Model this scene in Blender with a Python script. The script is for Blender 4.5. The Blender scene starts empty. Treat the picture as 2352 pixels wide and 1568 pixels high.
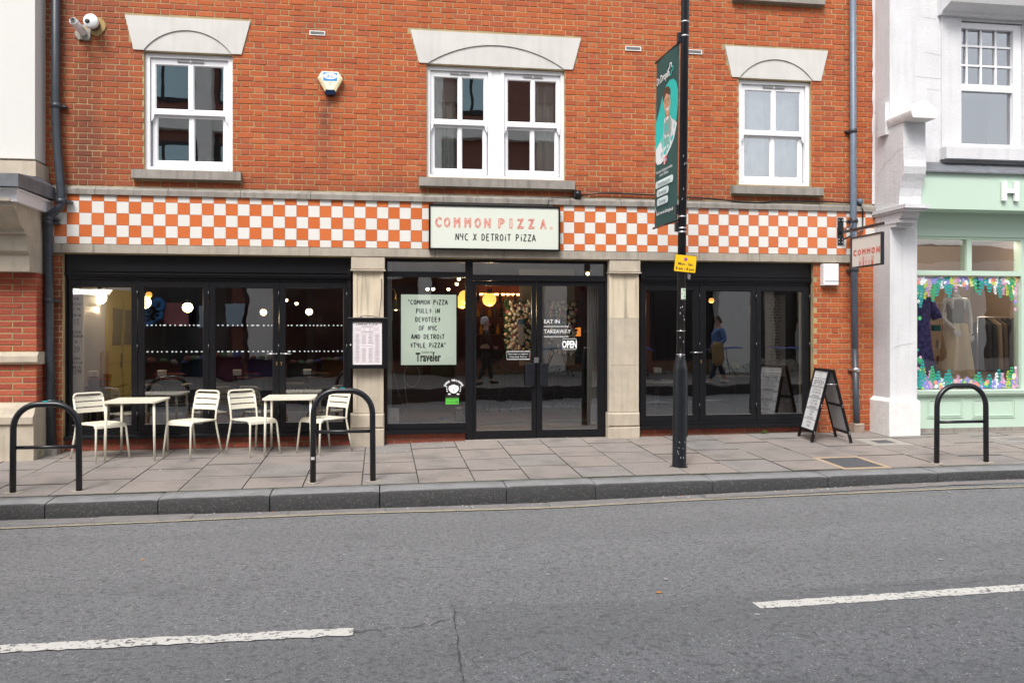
import bpy, math, random
from mathutils import Vector, Matrix
R=random.Random(7)
sc=bpy.context.scene; COL=sc.collection
# ---------------------------------------------------------------- survey
# every reading in the frame (2352 px wide) is turned into metres on a plane of known depth Y
F=1996.7; TH=math.atan(.1518); CT,ST=math.cos(TH),math.sin(TH)
CX,CY,CZ=-12.05*ST,-12.05*CT,1.487; HY=763.3
def U(x,Y=0):
    a=(x-1176)/F; return CX+(Y-CY)*(ST+a*CT)/(CT-a*ST)
def V(x,y,Y=0):
    X=U(x,Y); return CZ+(HY-y)/F*((X-CX)*ST+(Y-CY)*CT)
# ---------------------------------------------------------------- camera, sky, sun, exposure
cam=bpy.data.cameras.new('camera'); co=bpy.data.objects.new('camera',cam); COL.objects.link(co)
co.location=(CX,CY,CZ); co.rotation_euler=(math.pi/2,0,-TH)
cam.sensor_width=36; cam.lens=36*F/2352; cam.shift_y=-(784-HY)/2352; cam.clip_start=.05; cam.clip_end=400
sc.camera=co
w=bpy.data.worlds.new('World'); sc.world=w; w.use_nodes=True
nt=w.node_tree; bg=nt.nodes['Background']
sky=nt.nodes.new('ShaderNodeTexSky'); sky.sky_type='NISHITA'; sky.sun_disc=False
sky.sun_elevation=math.radians(52); sky.sun_rotation=math.radians(205); sky.air_density=1.0; sky.dust_density=3.0
hs=nt.nodes.new('ShaderNodeHueSaturation'); hs.inputs['Saturation'].default_value=.30
nt.links.new(sky.outputs[0],hs.inputs['Color']); nt.links.new(hs.outputs[0],bg.inputs[0]); bg.inputs[1].default_value=.15
sl=bpy.data.lights.new('sun','SUN'); sl.energy=1.5; sl.angle=math.radians(20); sl.color=(1,.96,.9)
so=bpy.data.objects.new('sun',sl); COL.objects.link(so)
so.rotation_euler=(math.radians(38),0,math.radians(-25))
sc.view_settings.view_transform='Standard'; sc.view_settings.look='None'; sc.view_settings.gamma=1
sc.view_settings.use_curve_mapping=False; sc.view_settings.exposure=.92
sc.cycles.max_bounces=8; sc.cycles.transparent_max_bounces=24; sc.cycles.glossy_bounces=4
sc.cycles.sample_clamp_indirect=4; sc.cycles.use_denoising=True
# ---------------------------------------------------------------- materials
MATS={}
def mat(name,col=(.5,.5,.5),rough=.6,var=0,scale=6,bump=0,bscale=60,metal=0,spec=.5,emit=None,estr=0,streak=0,coat=0,dark=.55,stretch=(1,1,1)):
    if name in MATS: return MATS[name]
    m=bpy.data.materials.new(name); m.use_nodes=True; t=m.node_tree; N=t.nodes; L=t.links
    b=N['Principled BSDF']; b.inputs['Roughness'].default_value=rough; b.inputs['Metallic'].default_value=metal
    b.inputs['Specular IOR Level'].default_value=spec; b.inputs['Coat Weight'].default_value=coat
    b.inputs['Base Color'].default_value=(*col,1)
    g=N.new('ShaderNodeNewGeometry')
    def noise(sc_,det=5,st=(1,1,1)):
        mp=N.new('ShaderNodeMapping'); mp.inputs['Scale'].default_value=st; L.new(g.outputs['Position'],mp.inputs[0])
        n=N.new('ShaderNodeTexNoise'); n.inputs['Scale'].default_value=sc_; n.inputs['Detail'].default_value=det; L.new(mp.outputs[0],n.inputs[0]); return n.outputs[0]
    cur=None
    def mul(fac,c2,prev):
        mx=N.new('ShaderNodeMix'); mx.data_type='RGBA'; mx.blend_type='MIX'
        L.new(fac,mx.inputs[0])
        if prev is None: mx.inputs[6].default_value=(*col,1)
        else: L.new(prev,mx.inputs[6])
        mx.inputs[7].default_value=(*c2,1); return mx.outputs[2]
    def ramp(x,a,b_,hi=1):
        r=N.new('ShaderNodeMapRange'); L.new(x,r.inputs[0]); r.inputs[1].default_value=a; r.inputs[2].default_value=b_; r.inputs[4].default_value=hi; return r.outputs[0]
    if var:
        cur=mul(ramp(noise(scale,8,stretch),.35,.7,var),tuple(c*dark for c in col),None)
    if streak:
        cur=mul(ramp(noise(9,6,(1.6,1.6,.12)),.5,.72,streak),tuple(c*.38 for c in col),cur)
    if cur is not None: L.new(cur,b.inputs['Base Color'])
    if bump:
        bp=N.new('ShaderNodeBump'); bp.inputs['Strength'].default_value=bump; bp.inputs['Distance'].default_value=.01
        L.new(noise(bscale,6),bp.inputs['Height']); L.new(bp.outputs[0],b.inputs['Normal'])
    if emit: b.inputs['Emission Color'].default_value=(*emit,1); b.inputs['Emission Strength'].default_value=estr
    MATS[name]=m; return m
def nd(t,ty,**k):
    n=t.nodes.new(ty)
    for a,v in k.items(): setattr(n,a,v)
    return n
def mrange(t,src,a,b,lo=0,hi=1):
    r=nd(t,'ShaderNodeMapRange'); t.links.new(src,r.inputs[0])
    for i,v in ((1,a),(2,b),(3,lo),(4,hi)): r.inputs[i].default_value=v
    return r.outputs[0]
def math_(t,op,a,b=None):
    n=nd(t,'ShaderNodeMath',operation=op)
    for i,v in enumerate((a,b)):
        if v is None: continue
        if isinstance(v,(int,float)): n.inputs[i].default_value=v
        else: t.links.new(v,n.inputs[i])
    return n.outputs[0]
def mixc(t,fac,a,b):
    mx=nd(t,'ShaderNodeMix',data_type='RGBA')
    for s,v in ((0,fac),(6,a),(7,b)):
        if isinstance(v,(int,float)): mx.inputs[s].default_value=v
        elif isinstance(v,tuple): mx.inputs[s].default_value=(*v,1)
        else: t.links.new(v,mx.inputs[s])
    return mx.outputs[2]
def base(name,rough=.8):
    m=bpy.data.materials.new(name); m.use_nodes=True; t=m.node_tree; b=t.nodes['Principled BSDF']; b.inputs['Roughness'].default_value=rough
    g=nd(t,'ShaderNodeNewGeometry'); MATS[name]=m; return m,t,b,g
def tnoise(t,g,scale,det=6,st=(1,1,1),loc=(0,0,0)):
    mp=nd(t,'ShaderNodeMapping'); mp.inputs['Scale'].default_value=st; mp.inputs['Location'].default_value=loc; t.links.new(g.outputs['Position'],mp.inputs[0])
    n=nd(t,'ShaderNodeTexNoise'); n.inputs['Scale'].default_value=scale; n.inputs['Detail'].default_value=det; t.links.new(mp.outputs[0],n.inputs[0]); return n.outputs[0]
def bumpn(t,b,h,strength,dist=.01):
    bp=nd(t,'ShaderNodeBump'); bp.inputs['Strength'].default_value=strength; bp.inputs['Distance'].default_value=dist
    t.links.new(h,bp.inputs['Height']); t.links.new(bp.outputs[0],b.inputs['Normal'])
def pieces(name,pal,rough=.85,mott=.35,soot=True,bump=.5,sootc=(.10,.035,.025)):
    """material of loose pieces: each piece gets its own tone out of a palette"""
    m,t,b,g=base(name,rough)
    oi=nd(t,'ShaderNodeObjectInfo')
    r=math_(t,'FRACT',math_(t,'ADD',g.outputs['Random Per Island'],oi.outputs['Random']))
    cr=nd(t,'ShaderNodeValToRGB'); cr.color_ramp.interpolation='CONSTANT'; t.links.new(r,cr.inputs[0])
    e=cr.color_ramp.elements; n=len(pal)
    e[0].position=0; e[0].color=(*pal[0],1); e[1].position=1/n; e[1].color=(*pal[1],1)
    for i in range(2,n):
        x=e.new(i/n); x.color=(*pal[i],1)
    dk=nd(t,'ShaderNodeMix',data_type='RGBA',blend_type='MULTIPLY'); t.links.new(cr.outputs[0],dk.inputs[6]); dk.inputs[7].default_value=(.55,.5,.5,1)
    t.links.new(mrange(t,tnoise(t,g,38,8),.45,.75,0,mott*1.6),dk.inputs[0])
    c=dk.outputs[2]
    c=mixc(t,mrange(t,tnoise(t,g,55,4,loc=(3,1,2)),.62,.8,0,.35),c,tuple(min(1,v*1.5+.03) for v in pal[0]))
    if soot:
        s=nd(t,'ShaderNodeSeparateXYZ'); t.links.new(g.outputs['Position'],s.inputs[0])
        left=mrange(t,math_(t,'MULTIPLY',s.outputs[0],-1),4.4,5.6,0,1)
        n1=mrange(t,tnoise(t,g,1.3,6,(1,1,.5)),.35,.65,.2,1)
        f=math_(t,'MULTIPLY',math_(t,'MULTIPLY',left,n1),.80)
        low=math_(t,'MULTIPLY',mrange(t,s.outputs[2],1.1,.2,0,.45),n1)
        f=math_(t,'MAXIMUM',f,low)
        led=math_(t,'MULTIPLY',mrange(t,s.outputs[2],3.78,3.40,0,.42),mrange(t,s.outputs[2],3.2,3.3,0,1)); f=math_(t,'MAXIMUM',f,math_(t,'MULTIPLY',led,mrange(t,tnoise(t,g,2.4,6),.3,.6,.35,1)))
        # run-off below the alarm box
        ax=math_(t,'ABSOLUTE',math_(t,'SUBTRACT',s.outputs[0],-2.53)); st_=math_(t,'MULTIPLY',mrange(t,ax,.02,.13,1,0),mrange(t,s.outputs[2],4.5,3.5,.9,.15))
        st_=math_(t,'MULTIPLY',st_,mrange(t,s.outputs[2],4.62,4.6,0,1))
        f=math_(t,'MAXIMUM',f,math_(t,'MULTIPLY',st_,mrange(t,tnoise(t,g,9,5,(1,1,.4)),.3,.6,.2,1)))
        f=math_(t,'MAXIMUM',f,mrange(t,tnoise(t,g,.9,7,loc=(9,0,4)),.6,.85,0,.4))
        c=mixc(t,f,c,sootc)
    t.links.new(c,b.inputs['Base Color']); bumpn(t,b,tnoise(t,g,70,8),bump,.006)
    return m
BRICK=pieces('orange_brick',[(.42,.096,.026),(.39,.086,.025),(.44,.105,.029),(.40,.09,.026),(.425,.098,.028),(.36,.076,.026),(.41,.093,.027),(.46,.12,.038),(.395,.086,.03),(.42,.096,.026),(.38,.088,.034),(.435,.1,.025)])
BRICK2=pieces('red_brick',[(.36,.075,.04),(.40,.09,.042),(.32,.062,.036),(.42,.1,.05),(.36,.08,.042)],soot=False)
PLINTH=pieces('plinth_brick',[(.30,.075,.05),(.34,.085,.05),(.27,.07,.05),(.32,.09,.06)],soot=False)
DARKBR=pieces('brown_brick',[(.22,.095,.07),(.19,.08,.06),(.25,.11,.08)],soot=False)
m,t,b,g=base('mortar',.95)
t.links.new(mixc(t,mrange(t,tnoise(t,g,3,6),.4,.65),(.42,.31,.155),(.30,.23,.14)),b.inputs['Base Color']); bumpn(t,b,tnoise(t,g,90),.5)
MORTAR=m
TILE_O=pieces('orange_tile',[(.60,.155,.045),(.57,.145,.042),(.62,.17,.055),(.59,.15,.046),(.61,.165,.052)],rough=.22,mott=.14,soot=False,bump=.02)
TILE_W=pieces('white_tile',[(.69,.675,.64),(.71,.695,.66),(.70,.685,.645)],rough=.2,mott=.03,soot=False,bump=.01)
GROUT=mat('grout',(.72,.68,.62),.8)
STONE_G=mat('grey_stone',(.30,.275,.245),.85,.6,5,.5,80,streak=.6,dark=.6)
STONE_B=mat('beige_stone',(.40,.355,.295),.85,.5,5,.4,80,streak=.35,dark=.65)
STONE_P=mat('pale_stone',(.50,.435,.345),.85,.45,6,.4,70,streak=.22,dark=.62)
LINT=mat('rendered_lintel',(.60,.585,.555),.8,.5,3,.15,60,dark=.80,streak=.12)
WHITEP=mat('white_frame_paint',(.80,.80,.82),.35,.1,3,dark=.9)
BLACKP=mat('black_paint',(.006,.006,.0075),.34,.4,12,.06,30,dark=1.8,streak=0,spec=.35)
BLACKM=mat('black_metal',(.008,.009,.012),.3,.5,20,.1,60,dark=2.2)
GREYPIPE=mat('grey_pipe',(.14,.18,.24),.4,.5,14,.1,60,dark=.6)
DARKPIPE=mat('dark_pipe',(.045,.055,.07),.4,.5,14,.1,60,dark=.5)
STEEL=mat('steel',(.6,.6,.6),.3,metal=1)
BRASS=mat('brass',(.7,.45,.15),.3,metal=1)
CREAM=mat('cream_powder_coat',(.74,.70,.58),.4,.15,25,.05,80,dark=.85)
WHITER=mat('white_render',(.655,.655,.67),.75,.5,2.2,.5,30,dark=.84,streak=.14)
CREAMR=mat('cream_render',(.64,.635,.61),.8,.2,1.5,.25,60,dark=.93)
LEAD=mat('lead',(.17,.18,.2),.5,.6,6,.2,20,dark=.5,streak=.3)
MINT=mat('mint_paint',(.50,.64,.53),.45,.12,2,.04,30,dark=.92)
CONC=mat('concrete',(.42,.40,.37),.9,.5,9,.4,90)
PALEG=mat('pale_green_board',(.72,.79,.68),.45)
CREAMB=mat('cream_board',(.64,.68,.60),.5)
INK=mat('black_ink',(.012,.012,.012),.6)
REDI=mat('orange_red_ink',(.75,.06,.012),.6)
GREYI=mat('grey_ink',(.25,.25,.26),.7)
WHITE=mat('white_print',(.85,.86,.86),.5)
RUBBER=mat('rubber',(.02,.02,.02),.8)
YELLOW=mat('yellow_sign',(.85,.50,.01),.4,.1,8,dark=.9)
MOSS=mat('moss',(.07,.13,.02),.95,.6,30,.8,60)
# glass: real reflection over real transparency
def glass(name,refl=.10,tint=(.9,.93,.92),wav=.03,ior=1.5):
    m=bpy.data.materials.new(name); m.use_nodes=True; t=m.node_tree; t.nodes.clear(); L=t.links
    o=nd(t,'ShaderNodeOutputMaterial'); mx=nd(t,'ShaderNodeMixShader'); tr=nd(t,'ShaderNodeBsdfTransparent'); gl=nd(t,'ShaderNodeBsdfGlossy')
    tr.inputs[0].default_value=(*tint,1); gl.inputs['Roughness'].default_value=.0; gl.inputs['Color'].default_value=(.97,.98,1,1)
    fr=nd(t,'ShaderNodeFresnel'); fr.inputs[0].default_value=ior
    g=nd(t,'ShaderNodeNewGeometry'); n=tnoise(t,g,1.6,1.5,(1,1,1.6)); bp=nd(t,'ShaderNodeBump'); bp.inputs['Strength'].default_value=wav; bp.inputs['Distance'].default_value=.05
    L.new(n,bp.inputs['Height']); L.new(bp.outputs[0],gl.inputs['Normal'])
    L.new(math_(t,'ADD',fr.outputs[0],refl),mx.inputs[0]); L.new(tr.outputs[0],mx.inputs[1]); L.new(gl.outputs[0],mx.inputs[2]); L.new(mx.outputs[0],o.inputs[0])
    MATS[name]=m; return m
GLASS=glass('shop_glass',.21); GLASSU=glass('window_glass',.30,(.95,.98,.98),.02); JARG=glass('jar_glass',.03)
# asphalt
def asphalt(name,c1,c2,seed):
    m,t,b,g=base(name,.85)
    big=mrange(t,tnoise(t,g,.7,5,loc=(seed,0,0)),.3,.7)
    c=mixc(t,big,c1,c2)
    v=nd(t,'ShaderNodeTexVoronoi'); v.inputs['Scale'].default_value=120; t.links.new(g.outputs['Position'],v.inputs['Vector'])
    s=nd(t,'ShaderNodeSeparateColor'); t.links.new(v.outputs['Color'],s.inputs[0])
    c=mixc(t,mrange(t,s.outputs[0],.25,.95,0,.6),c,tuple(x*1.5 for x in c1))
    c=mixc(t,mrange(t,s.outputs[1],.66,.95,0,.75),c,tuple(x*.42 for x in c1))
    c=mixc(t,mrange(t,s.outputs[2],.982,.99,0,.8),c,(.45,.44,.42))
    c=mixc(t,mrange(t,tnoise(t,g,26,8),.52,.66,0,.7),c,tuple(x*.42 for x in c1))
    c=mixc(t,mrange(t,tnoise(t,g,1.1,3,loc=(4+seed,2,0)),.64,.78,0,.45),c,tuple(x*.5 for x in c1))
    c=mixc(t,mrange(t,tnoise(t,g,1.0,6,(.10,1.1,1),(2+seed,1,0)),.42,.70,0,.38),c,tuple(x*.62 for x in c1))
    c=mixc(t,mrange(t,tnoise(t,g,7,8,loc=(1+seed,7,0)),.60,.74,0,.45),c,tuple(x*.5 for x in c1))
    t.links.new(c,b.inputs['Base Color'])
    bumpn(t,b,math_(t,'ADD',math_(t,'MULTIPLY',v.outputs['Distance'],-.6),tnoise(t,g,40,8)),.40,.007)
    return m
ASPH=asphalt('asphalt',(.146,.150,.156),(.160,.164,.170),0); ASPH2=asphalt('asphalt_patch',(.138,.144,.151),(.150,.156,.163),7)
def paint(name,col,thr,sc_=38,st=(1,1,1)):
    m,t,b,g=base(name,.7)
    n=math_(t,'ADD',math_(t,'MULTIPLY',tnoise(t,g,sc_,8,st),.75),math_(t,'MULTIPLY',tnoise(t,g,2.2,4,(1,1,1),(5,5,0)),.25))
    c=mixc(t,mrange(t,n,thr,thr+.05),col,(.12,.118,.122))
    c=mixc(t,mrange(t,tnoise(t,g,12,6),.5,.7,0,.2),c,(.4,.39,.36))
    t.links.new(c,b.inputs['Base Color']); bumpn(t,b,tnoise(t,g,60),.3); return m
PWHITE=paint('worn_white_paint',(.58,.57,.535),.535); PYEL=paint('faded_yellow_paint',(.40,.35,.23),.53,60)
SLAB=pieces('paving_slab',[(.245,.215,.196),(.235,.212,.196),(.256,.222,.20),(.225,.212,.202),(.248,.217,.198),(.238,.213,.197)],rough=.85,mott=.12,soot=False,bump=.25)
# slab stains
t=SLAB.node_tree; b=t.nodes['Principled BSDF']; g=[n for n in t.nodes if n.type=='NEW_GEOMETRY'][0]; src=b.inputs['Base Color'].links[0].from_socket
c=mixc(t,mrange(t,tnoise(t,g,2.3,8),.50,.70,0,.60),src,(.12,.11,.105)); c=mixc(t,mrange(t,tnoise(t,g,.6,5,loc=(0,4,0)),.45,.75,0,.35),c,(.15,.14,.135)); c=mixc(t,mrange(t,tnoise(t,g,14,3,(1,1,1),(8,3,0)),.665,.70,0,.6),c,(.09,.083,.078))
t.links.new(c,b.inputs['Base Color'])
m,t,b,g=base('granite_kerb',.75)
v=nd(t,'ShaderNodeTexVoronoi'); v.inputs['Scale'].default_value=110; t.links.new(g.outputs['Position'],v.inputs['Vector']); s=nd(t,'ShaderNodeSeparateColor'); t.links.new(v.outputs['Color'],s.inputs[0])
c=mixc(t,s.outputs[0],(.27,.275,.28),(.20,.205,.21)); sx=nd(t,'ShaderNodeSeparateXYZ'); t.links.new(g.outputs['Normal'],sx.inputs[0])
c=mixc(t,mrange(t,tnoise(t,g,5,7),.42,.7,0,.5),c,(.13,.13,.13))
sp=nd(t,'ShaderNodeSeparateXYZ'); t.links.new(g.outputs['Position'],sp.inputs[0])
face=mrange(t,math_(t,'MULTIPLY',sp.outputs[1],-1),2.95,2.972,0,.93)   # upright face coloured much darker than the top
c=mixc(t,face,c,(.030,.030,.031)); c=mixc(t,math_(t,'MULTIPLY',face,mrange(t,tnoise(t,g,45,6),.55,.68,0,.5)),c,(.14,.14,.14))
t.links.new(c,b.inputs['Base Color']); bumpn(t,b,math_(t,'ADD',tnoise(t,g,30,8),math_(t,'MULTIPLY',v.outputs['Distance'],.5)),.8,.016); GRAN=m
SETT=mat('gutter_concrete',(.20,.19,.185),.9,.5,8,.5,70)
# ---------------------------------------------------------------- mesh helpers
class MB:
    def __init__(s): s.v=[]; s.f=[]; s.m=[]; s.sm=[]
    def add(s,vs,fs,mi=0,sm=False):
        o=len(s.v); s.v+= [tuple(p) for p in vs]; s.f+=[tuple(i+o for i in f) for f in fs]; s.m+=[mi]*len(fs); s.sm+=[sm]*len(fs); return s
    def box(s,x0,x1,y0,y1,z0,z1,mi=0):
        x0,x1=sorted((x0,x1)); y0,y1=sorted((y0,y1)); z0,z1=sorted((z0,z1))
        return s.add([(x0,y0,z0),(x1,y0,z0),(x1,y1,z0),(x0,y1,z0),(x0,y0,z1),(x1,y0,z1),(x1,y1,z1),(x0,y1,z1)],
            [(0,3,2,1),(4,5,6,7),(0,1,5,4),(1,2,6,5),(2,3,7,6),(3,0,4,7)],mi)
    def cbox(s,x0,x1,y0,y1,z0,z1,c=.004,mi=0):
        """box with a chamfered front (towards -Y)"""
        c=min(c,(x1-x0)*.3,(z1-z0)*.3)
        return s.add([(x0,y1,z0),(x1,y1,z0),(x1,y1,z1),(x0,y1,z1),(x0,y0+c,z0),(x1,y0+c,z0),(x1,y0+c,z1),(x0,y0+c,z1),
              (x0+c,y0,z0+c),(x1-c,y0,z0+c),(x1-c,y0,z1-c),(x0+c,y0,z1-c)],
            [(0,1,5,4),(1,2,6,5),(2,3,7,6),(3,0,4,7),(4,5,9,8),(5,6,10,9),(6,7,11,10),(7,4,8,11),(8,9,10,11)],mi)
    def prism(s,poly,fn,a,b,mi=0):
        """poly: 2D points; fn(u,v,w)->3D; extruded w from a to b"""
        n=len(poly); vs=[fn(u,v,a) for u,v in poly]+[fn(u,v,b) for u,v in poly]
        return s.add(vs,[tuple(range(n)),tuple(range(2*n-1,n-1,-1))]+[(i,i+n,(i+1)%n+n,(i+1)%n) for i in range(n)],mi)
    def tube(s,pts,r,n=10,mi=0,cap=True,closed=False):
        pts=[Vector(p) for p in pts]; k=len(pts); rr=r if isinstance(r,(list,tuple)) else [r]*k
        up=None; vs=[]
        for i,p in enumerate(pts):
            if closed: d=pts[(i+1)%k]-pts[i-1]
            else: d=(pts[min(i+1,k-1)]-pts[max(i-1,0)])
            d.normalize()
            if up is None:
                up=Vector((0,0,1)) if abs(d.z)<.9 else Vector((0,1,0))
            u=(up-d*up.dot(d)).normalized(); up=u; w_=d.cross(u)
            for j in range(n):
                a=2*math.pi*j/n; vs.append(p+(u*math.cos(a)+w_*math.sin(a))*rr[i])
        fs=[]
        for i in range(k if closed else k-1):
            i2=(i+1)%k
            for j in range(n): fs.append((i*n+j,i*n+(j+1)%n,i2*n+(j+1)%n,i2*n+j))
        s.add(vs,fs,mi,True)
        if cap and not closed:
            o=len(s.v)-len(vs); s.f+=[tuple(o+j for j in range(n-1,-1,-1)),tuple(o+(k-1)*n+j for j in range(n))]; s.m+=[mi]*2; s.sm+=[False]*2
        return s
    def lathe(s,prof,c=(0,0,0),n=24,mi=0,axis='z'):
        vs=[];k=len(prof)
        for r,z in prof:
            for j in range(n):
                a=2*math.pi*j/n; x,y=r*math.cos(a),r*math.sin(a)
                p=(x,y,z) if axis=='z' else ((x,z,y) if axis=='y' else (z,x,y))
                vs.append((c[0]+p[0],c[1]+p[1],c[2]+p[2]))
        return s.add(vs,[(i*n+j,i*n+(j+1)%n,(i+1)*n+(j+1)%n,(i+1)*n+j) for i in range(k-1) for j in range(n)],mi,True)
    def ball(s,c,r,n=16,mi=0,sq=(1,1,1)):
        k=max(6,n//2); vs=[]
        for i in range(k+1):
            a=math.pi*i/k
            for j in range(n):
                b_=2*math.pi*j/n; vs.append((c[0]+r*sq[0]*math.sin(a)*math.cos(b_),c[1]+r*sq[1]*math.sin(a)*math.sin(b_),c[2]+r*sq[2]*math.cos(a)))
        return s.add(vs,[(i*n+j,(i+1)*n+j,(i+1)*n+(j+1)%n,i*n+(j+1)%n) for i in range(k) for j in range(n)],mi,True)
    def mesh(s,name,mats):
        me=bpy.data.meshes.new(name); me.from_pydata(s.v,[],s.f)
        for m in (mats if isinstance(mats,(list,tuple)) else [mats]): me.materials.append(m)
        me.polygons.foreach_set('material_index',s.m); me.polygons.foreach_set('use_smooth',s.sm); me.update(); return me
    def obj(s,name,mats,parent=None,**k): return put(name,s.mesh(name,mats),parent,**k)
def put(name,me,parent=None,label=None,cat=None,group=None,kind=None,loc=None,rot=None):
    o=bpy.data.objects.new(name,me); COL.objects.link(o)
    if parent: o.parent=parent
    if loc: o.location=loc
    if rot: o.rotation_euler=rot
    tag(o,label,cat,group,kind); return o
def tag(o,label=None,cat=None,group=None,kind=None):
    for k,v in (('label',label),('category',cat),('group',group),('kind',kind)):
        if v: o[k]=v
    return o
def thing(name,label,cat,loc=(0,0,0),rz=0,group=None):
    return put(name,None,None,label,cat,group,None,loc,(0,0,rz))
def copytree(o,parent=None,loc=None,rz=None,label=None):
    c=o.copy(); COL.objects.link(c)
    if parent: c.parent=parent
    if loc: c.location=loc
    if rz is not None: c.rotation_euler=(0,0,rz)
    if label: c['label']=label
    for ch in [x for x in list(COL.objects) if x.parent==o]: copytree(ch,c)
    return c
def fac(Y):  # drawing frame on a plane parallel to the facade
    return lambda u,v,w=0: (u,Y-w,v)
def arc(cx,cy,r,a0,a1,n,ry=None):
    ry=ry or r
    return [(cx+r*math.cos(math.radians(a0+(a1-a0)*i/n)),cy+ry*math.sin(math.radians(a0+(a1-a0)*i/n))) for i in range(n+1)]
def rrect(x0,y0,x1,y1,r,n=5):
    return arc(x1-r,y1-r,r,0,90,n)+arc(x0+r,y1-r,r,90,180,n)+arc(x0+r,y0+r,r,180,270,n)+arc(x1-r,y0+r,r,270,360,n)
LIFT=[0]
def ribbon(mb,pts,wd,fn,w=0,mi=0,closed=False):
    if not closed:
        for i in range(1,len(pts)-1):
            (ax,ay),(bx_,by_),(cx_,cy_)=pts[i-1],pts[i],pts[i+1]; d=(bx_-ax)*(cx_-bx_)+(by_-ay)*(cy_-by_)
            if d<.45*math.hypot(bx_-ax,by_-ay)*math.hypot(cx_-bx_,cy_-by_): ribbon(mb,pts[:i+1],wd,fn,w,mi); ribbon(mb,pts[i:],wd,fn,w,mi); return
    n=len(pts); L_=[];R_=[]; LIFT[0]=(LIFT[0]+1)%7; w+=LIFT[0]*.00012
    for i,(x,y) in enumerate(pts):
        a=pts[(i-1)%n] if (closed or i>0) else pts[i]; b_=pts[(i+1)%n] if (closed or i<n-1) else pts[i]
        dx,dy=b_[0]-a[0],b_[1]-a[1]; l=math.hypot(dx,dy) or 1; nx,ny=-dy/l*wd/2,dx/l*wd/2
        L_.append(fn(x+nx,y+ny,w)); R_.append(fn(x-nx,y-ny,w))
    k=n if closed else n-1
    mb.add(L_+R_,[(i,(i+1)%n,(i+1)%n+n,i+n) for i in range(k)],mi)
# hand-drawn capitals, on a 1 x 1.4 grid
G={'A':[[(0,0),(.45,1.4),(.95,0)],[(.15,.45),(.85,.45)]],'C':[[(.85,1.3),(.45,1.35),(.08,.8),(.15,.2),(.5,0),(.9,.12)]],
'D':[[(.1,0),(.1,1.35),(.55,1.25),(.9,.75),(.6,.15),(.1,0)]],'E':[[(.8,1.35),(.12,1.35),(.12,0),(.85,.02)],[(.12,.7),(.7,.72)]],
'F':[[(.85,1.38),(.12,1.35),(.12,0)],[(.12,.7),(.7,.72)]],'I':[[(.3,0),(.3,1.38)]],'i':[[(.3,0),(.3,.95)],[(.3,1.2),(.3,1.35)]],
'L':[[(.12,1.38),(.12,0),(.75,.05)]],'M':[[(.02,0),(.15,1.38),(.55,.5),(.95,1.38),(1.05,0)]],'N':[[(.05,0),(.15,1.35),(.85,.05),(.95,1.4)]],
'O':[[(.5,1.38),(.1,.95),(.12,.3),(.5,0),(.88,.35),(.86,1.0),(.5,1.38)]],'P':[[(.1,0),(.15,1.38),(.7,1.3),(.85,.95),(.6,.68),(.15,.62)]],
'R':[[(.1,0),(.12,1.38),(.7,1.28),(.8,.95),(.55,.7),(.14,.65)],[(.4,.68),(.9,0)]],'S':[[(.82,1.38),(.18,.80),(.84,.80),(.38,0)]],
'T':[[(.0,1.32),(1,1.38)],[(.5,1.35),(.45,0)]],'U':[[(.1,1.38),(.12,.3),(.45,0),(.8,.3),(.88,1.38)]],'V':[[(.05,1.38),(.42,0),(.85,1.38)]],
'W':[[(.0,1.38),(.25,0),(.5,.9),(.75,0),(1.05,1.38)]],'X':[[(.05,0),(.9,1.38)],[(.1,1.38),(.85,0)]],'Y':[[(.1,1.38),(.15,.8),(.75,.75)],[(.8,1.38),(.7,0)]],
'Z':[[(.05,1.32),(.9,1.38),(.1,.02),(.95,.06)]],'H':[[(.1,0),(.1,1.38)],[(.88,0),(.88,1.38)],[(.1,.7),(.88,.7)]],'G':[[(.85,1.25),(.4,1.35),(.08,.7),(.4,0),(.85,.1),(.85,.6),(.5,.6)]],
'B':[[(.1,0),(.1,1.38),(.7,1.2),(.5,.75),(.1,.7)],[(.5,.72),(.85,.35),(.1,0)]],'K':[[(.1,0),(.1,1.38)],[(.85,1.38),(.12,.6),(.9,0)]],
'“':[[(.1,1.05),(.2,1.4)],[(.4,1.05),(.5,1.4)]],'”':[[(.1,1.05),(.2,1.4)],[(.4,1.05),(.5,1.4)]],'.':[[(.2,.0),(.2,.14)]],'-':[[(.1,.65),(.8,.65)]],
'&':[[(.9,.0),(.2,1.1),(.5,1.38),(.7,1.05),(.1,.35),(.4,0),(.9,.5)]],'0':[[(.5,1.38),(.1,.9),(.1,.4),(.5,0),(.9,.4),(.9,.9),(.5,1.38)]],
'1':[[(.1,1.1),(.45,1.38),(.45,0)]],'2':[[(.1,1.1),(.5,1.38),(.85,1.0),(.1,0),(.9,0)]],'3':[[(.1,1.3),(.8,1.1),(.4,.75),(.85,.35),(.1,.05)]],'5':[[(.85,1.38),(.2,1.35),(.15,.8),(.8,.6),(.6,.05),(.1,.1)]],
'+':[[(.1,.6),(.9,.6)],[(.5,.2),(.5,1)]],'4':[[(.7,0),(.7,1.38),(.05,.45),(.95,.45)]],'Q':[[(.5,1.38),(.1,.9),(.1,.4),(.5,0),(.9,.4),(.9,.9),(.5,1.38)],[(.6,.4),(1,0)]],'J':[[(.7,1.38),(.7,.3),(.4,0),(.05,.3)]]}
def swid(ch): return {' ':.75,'i':.5,'I':.5,'.':.4,'“':.6,'”':.6,'M':1.1,'W':1.1}.get(ch,.95)
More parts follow.
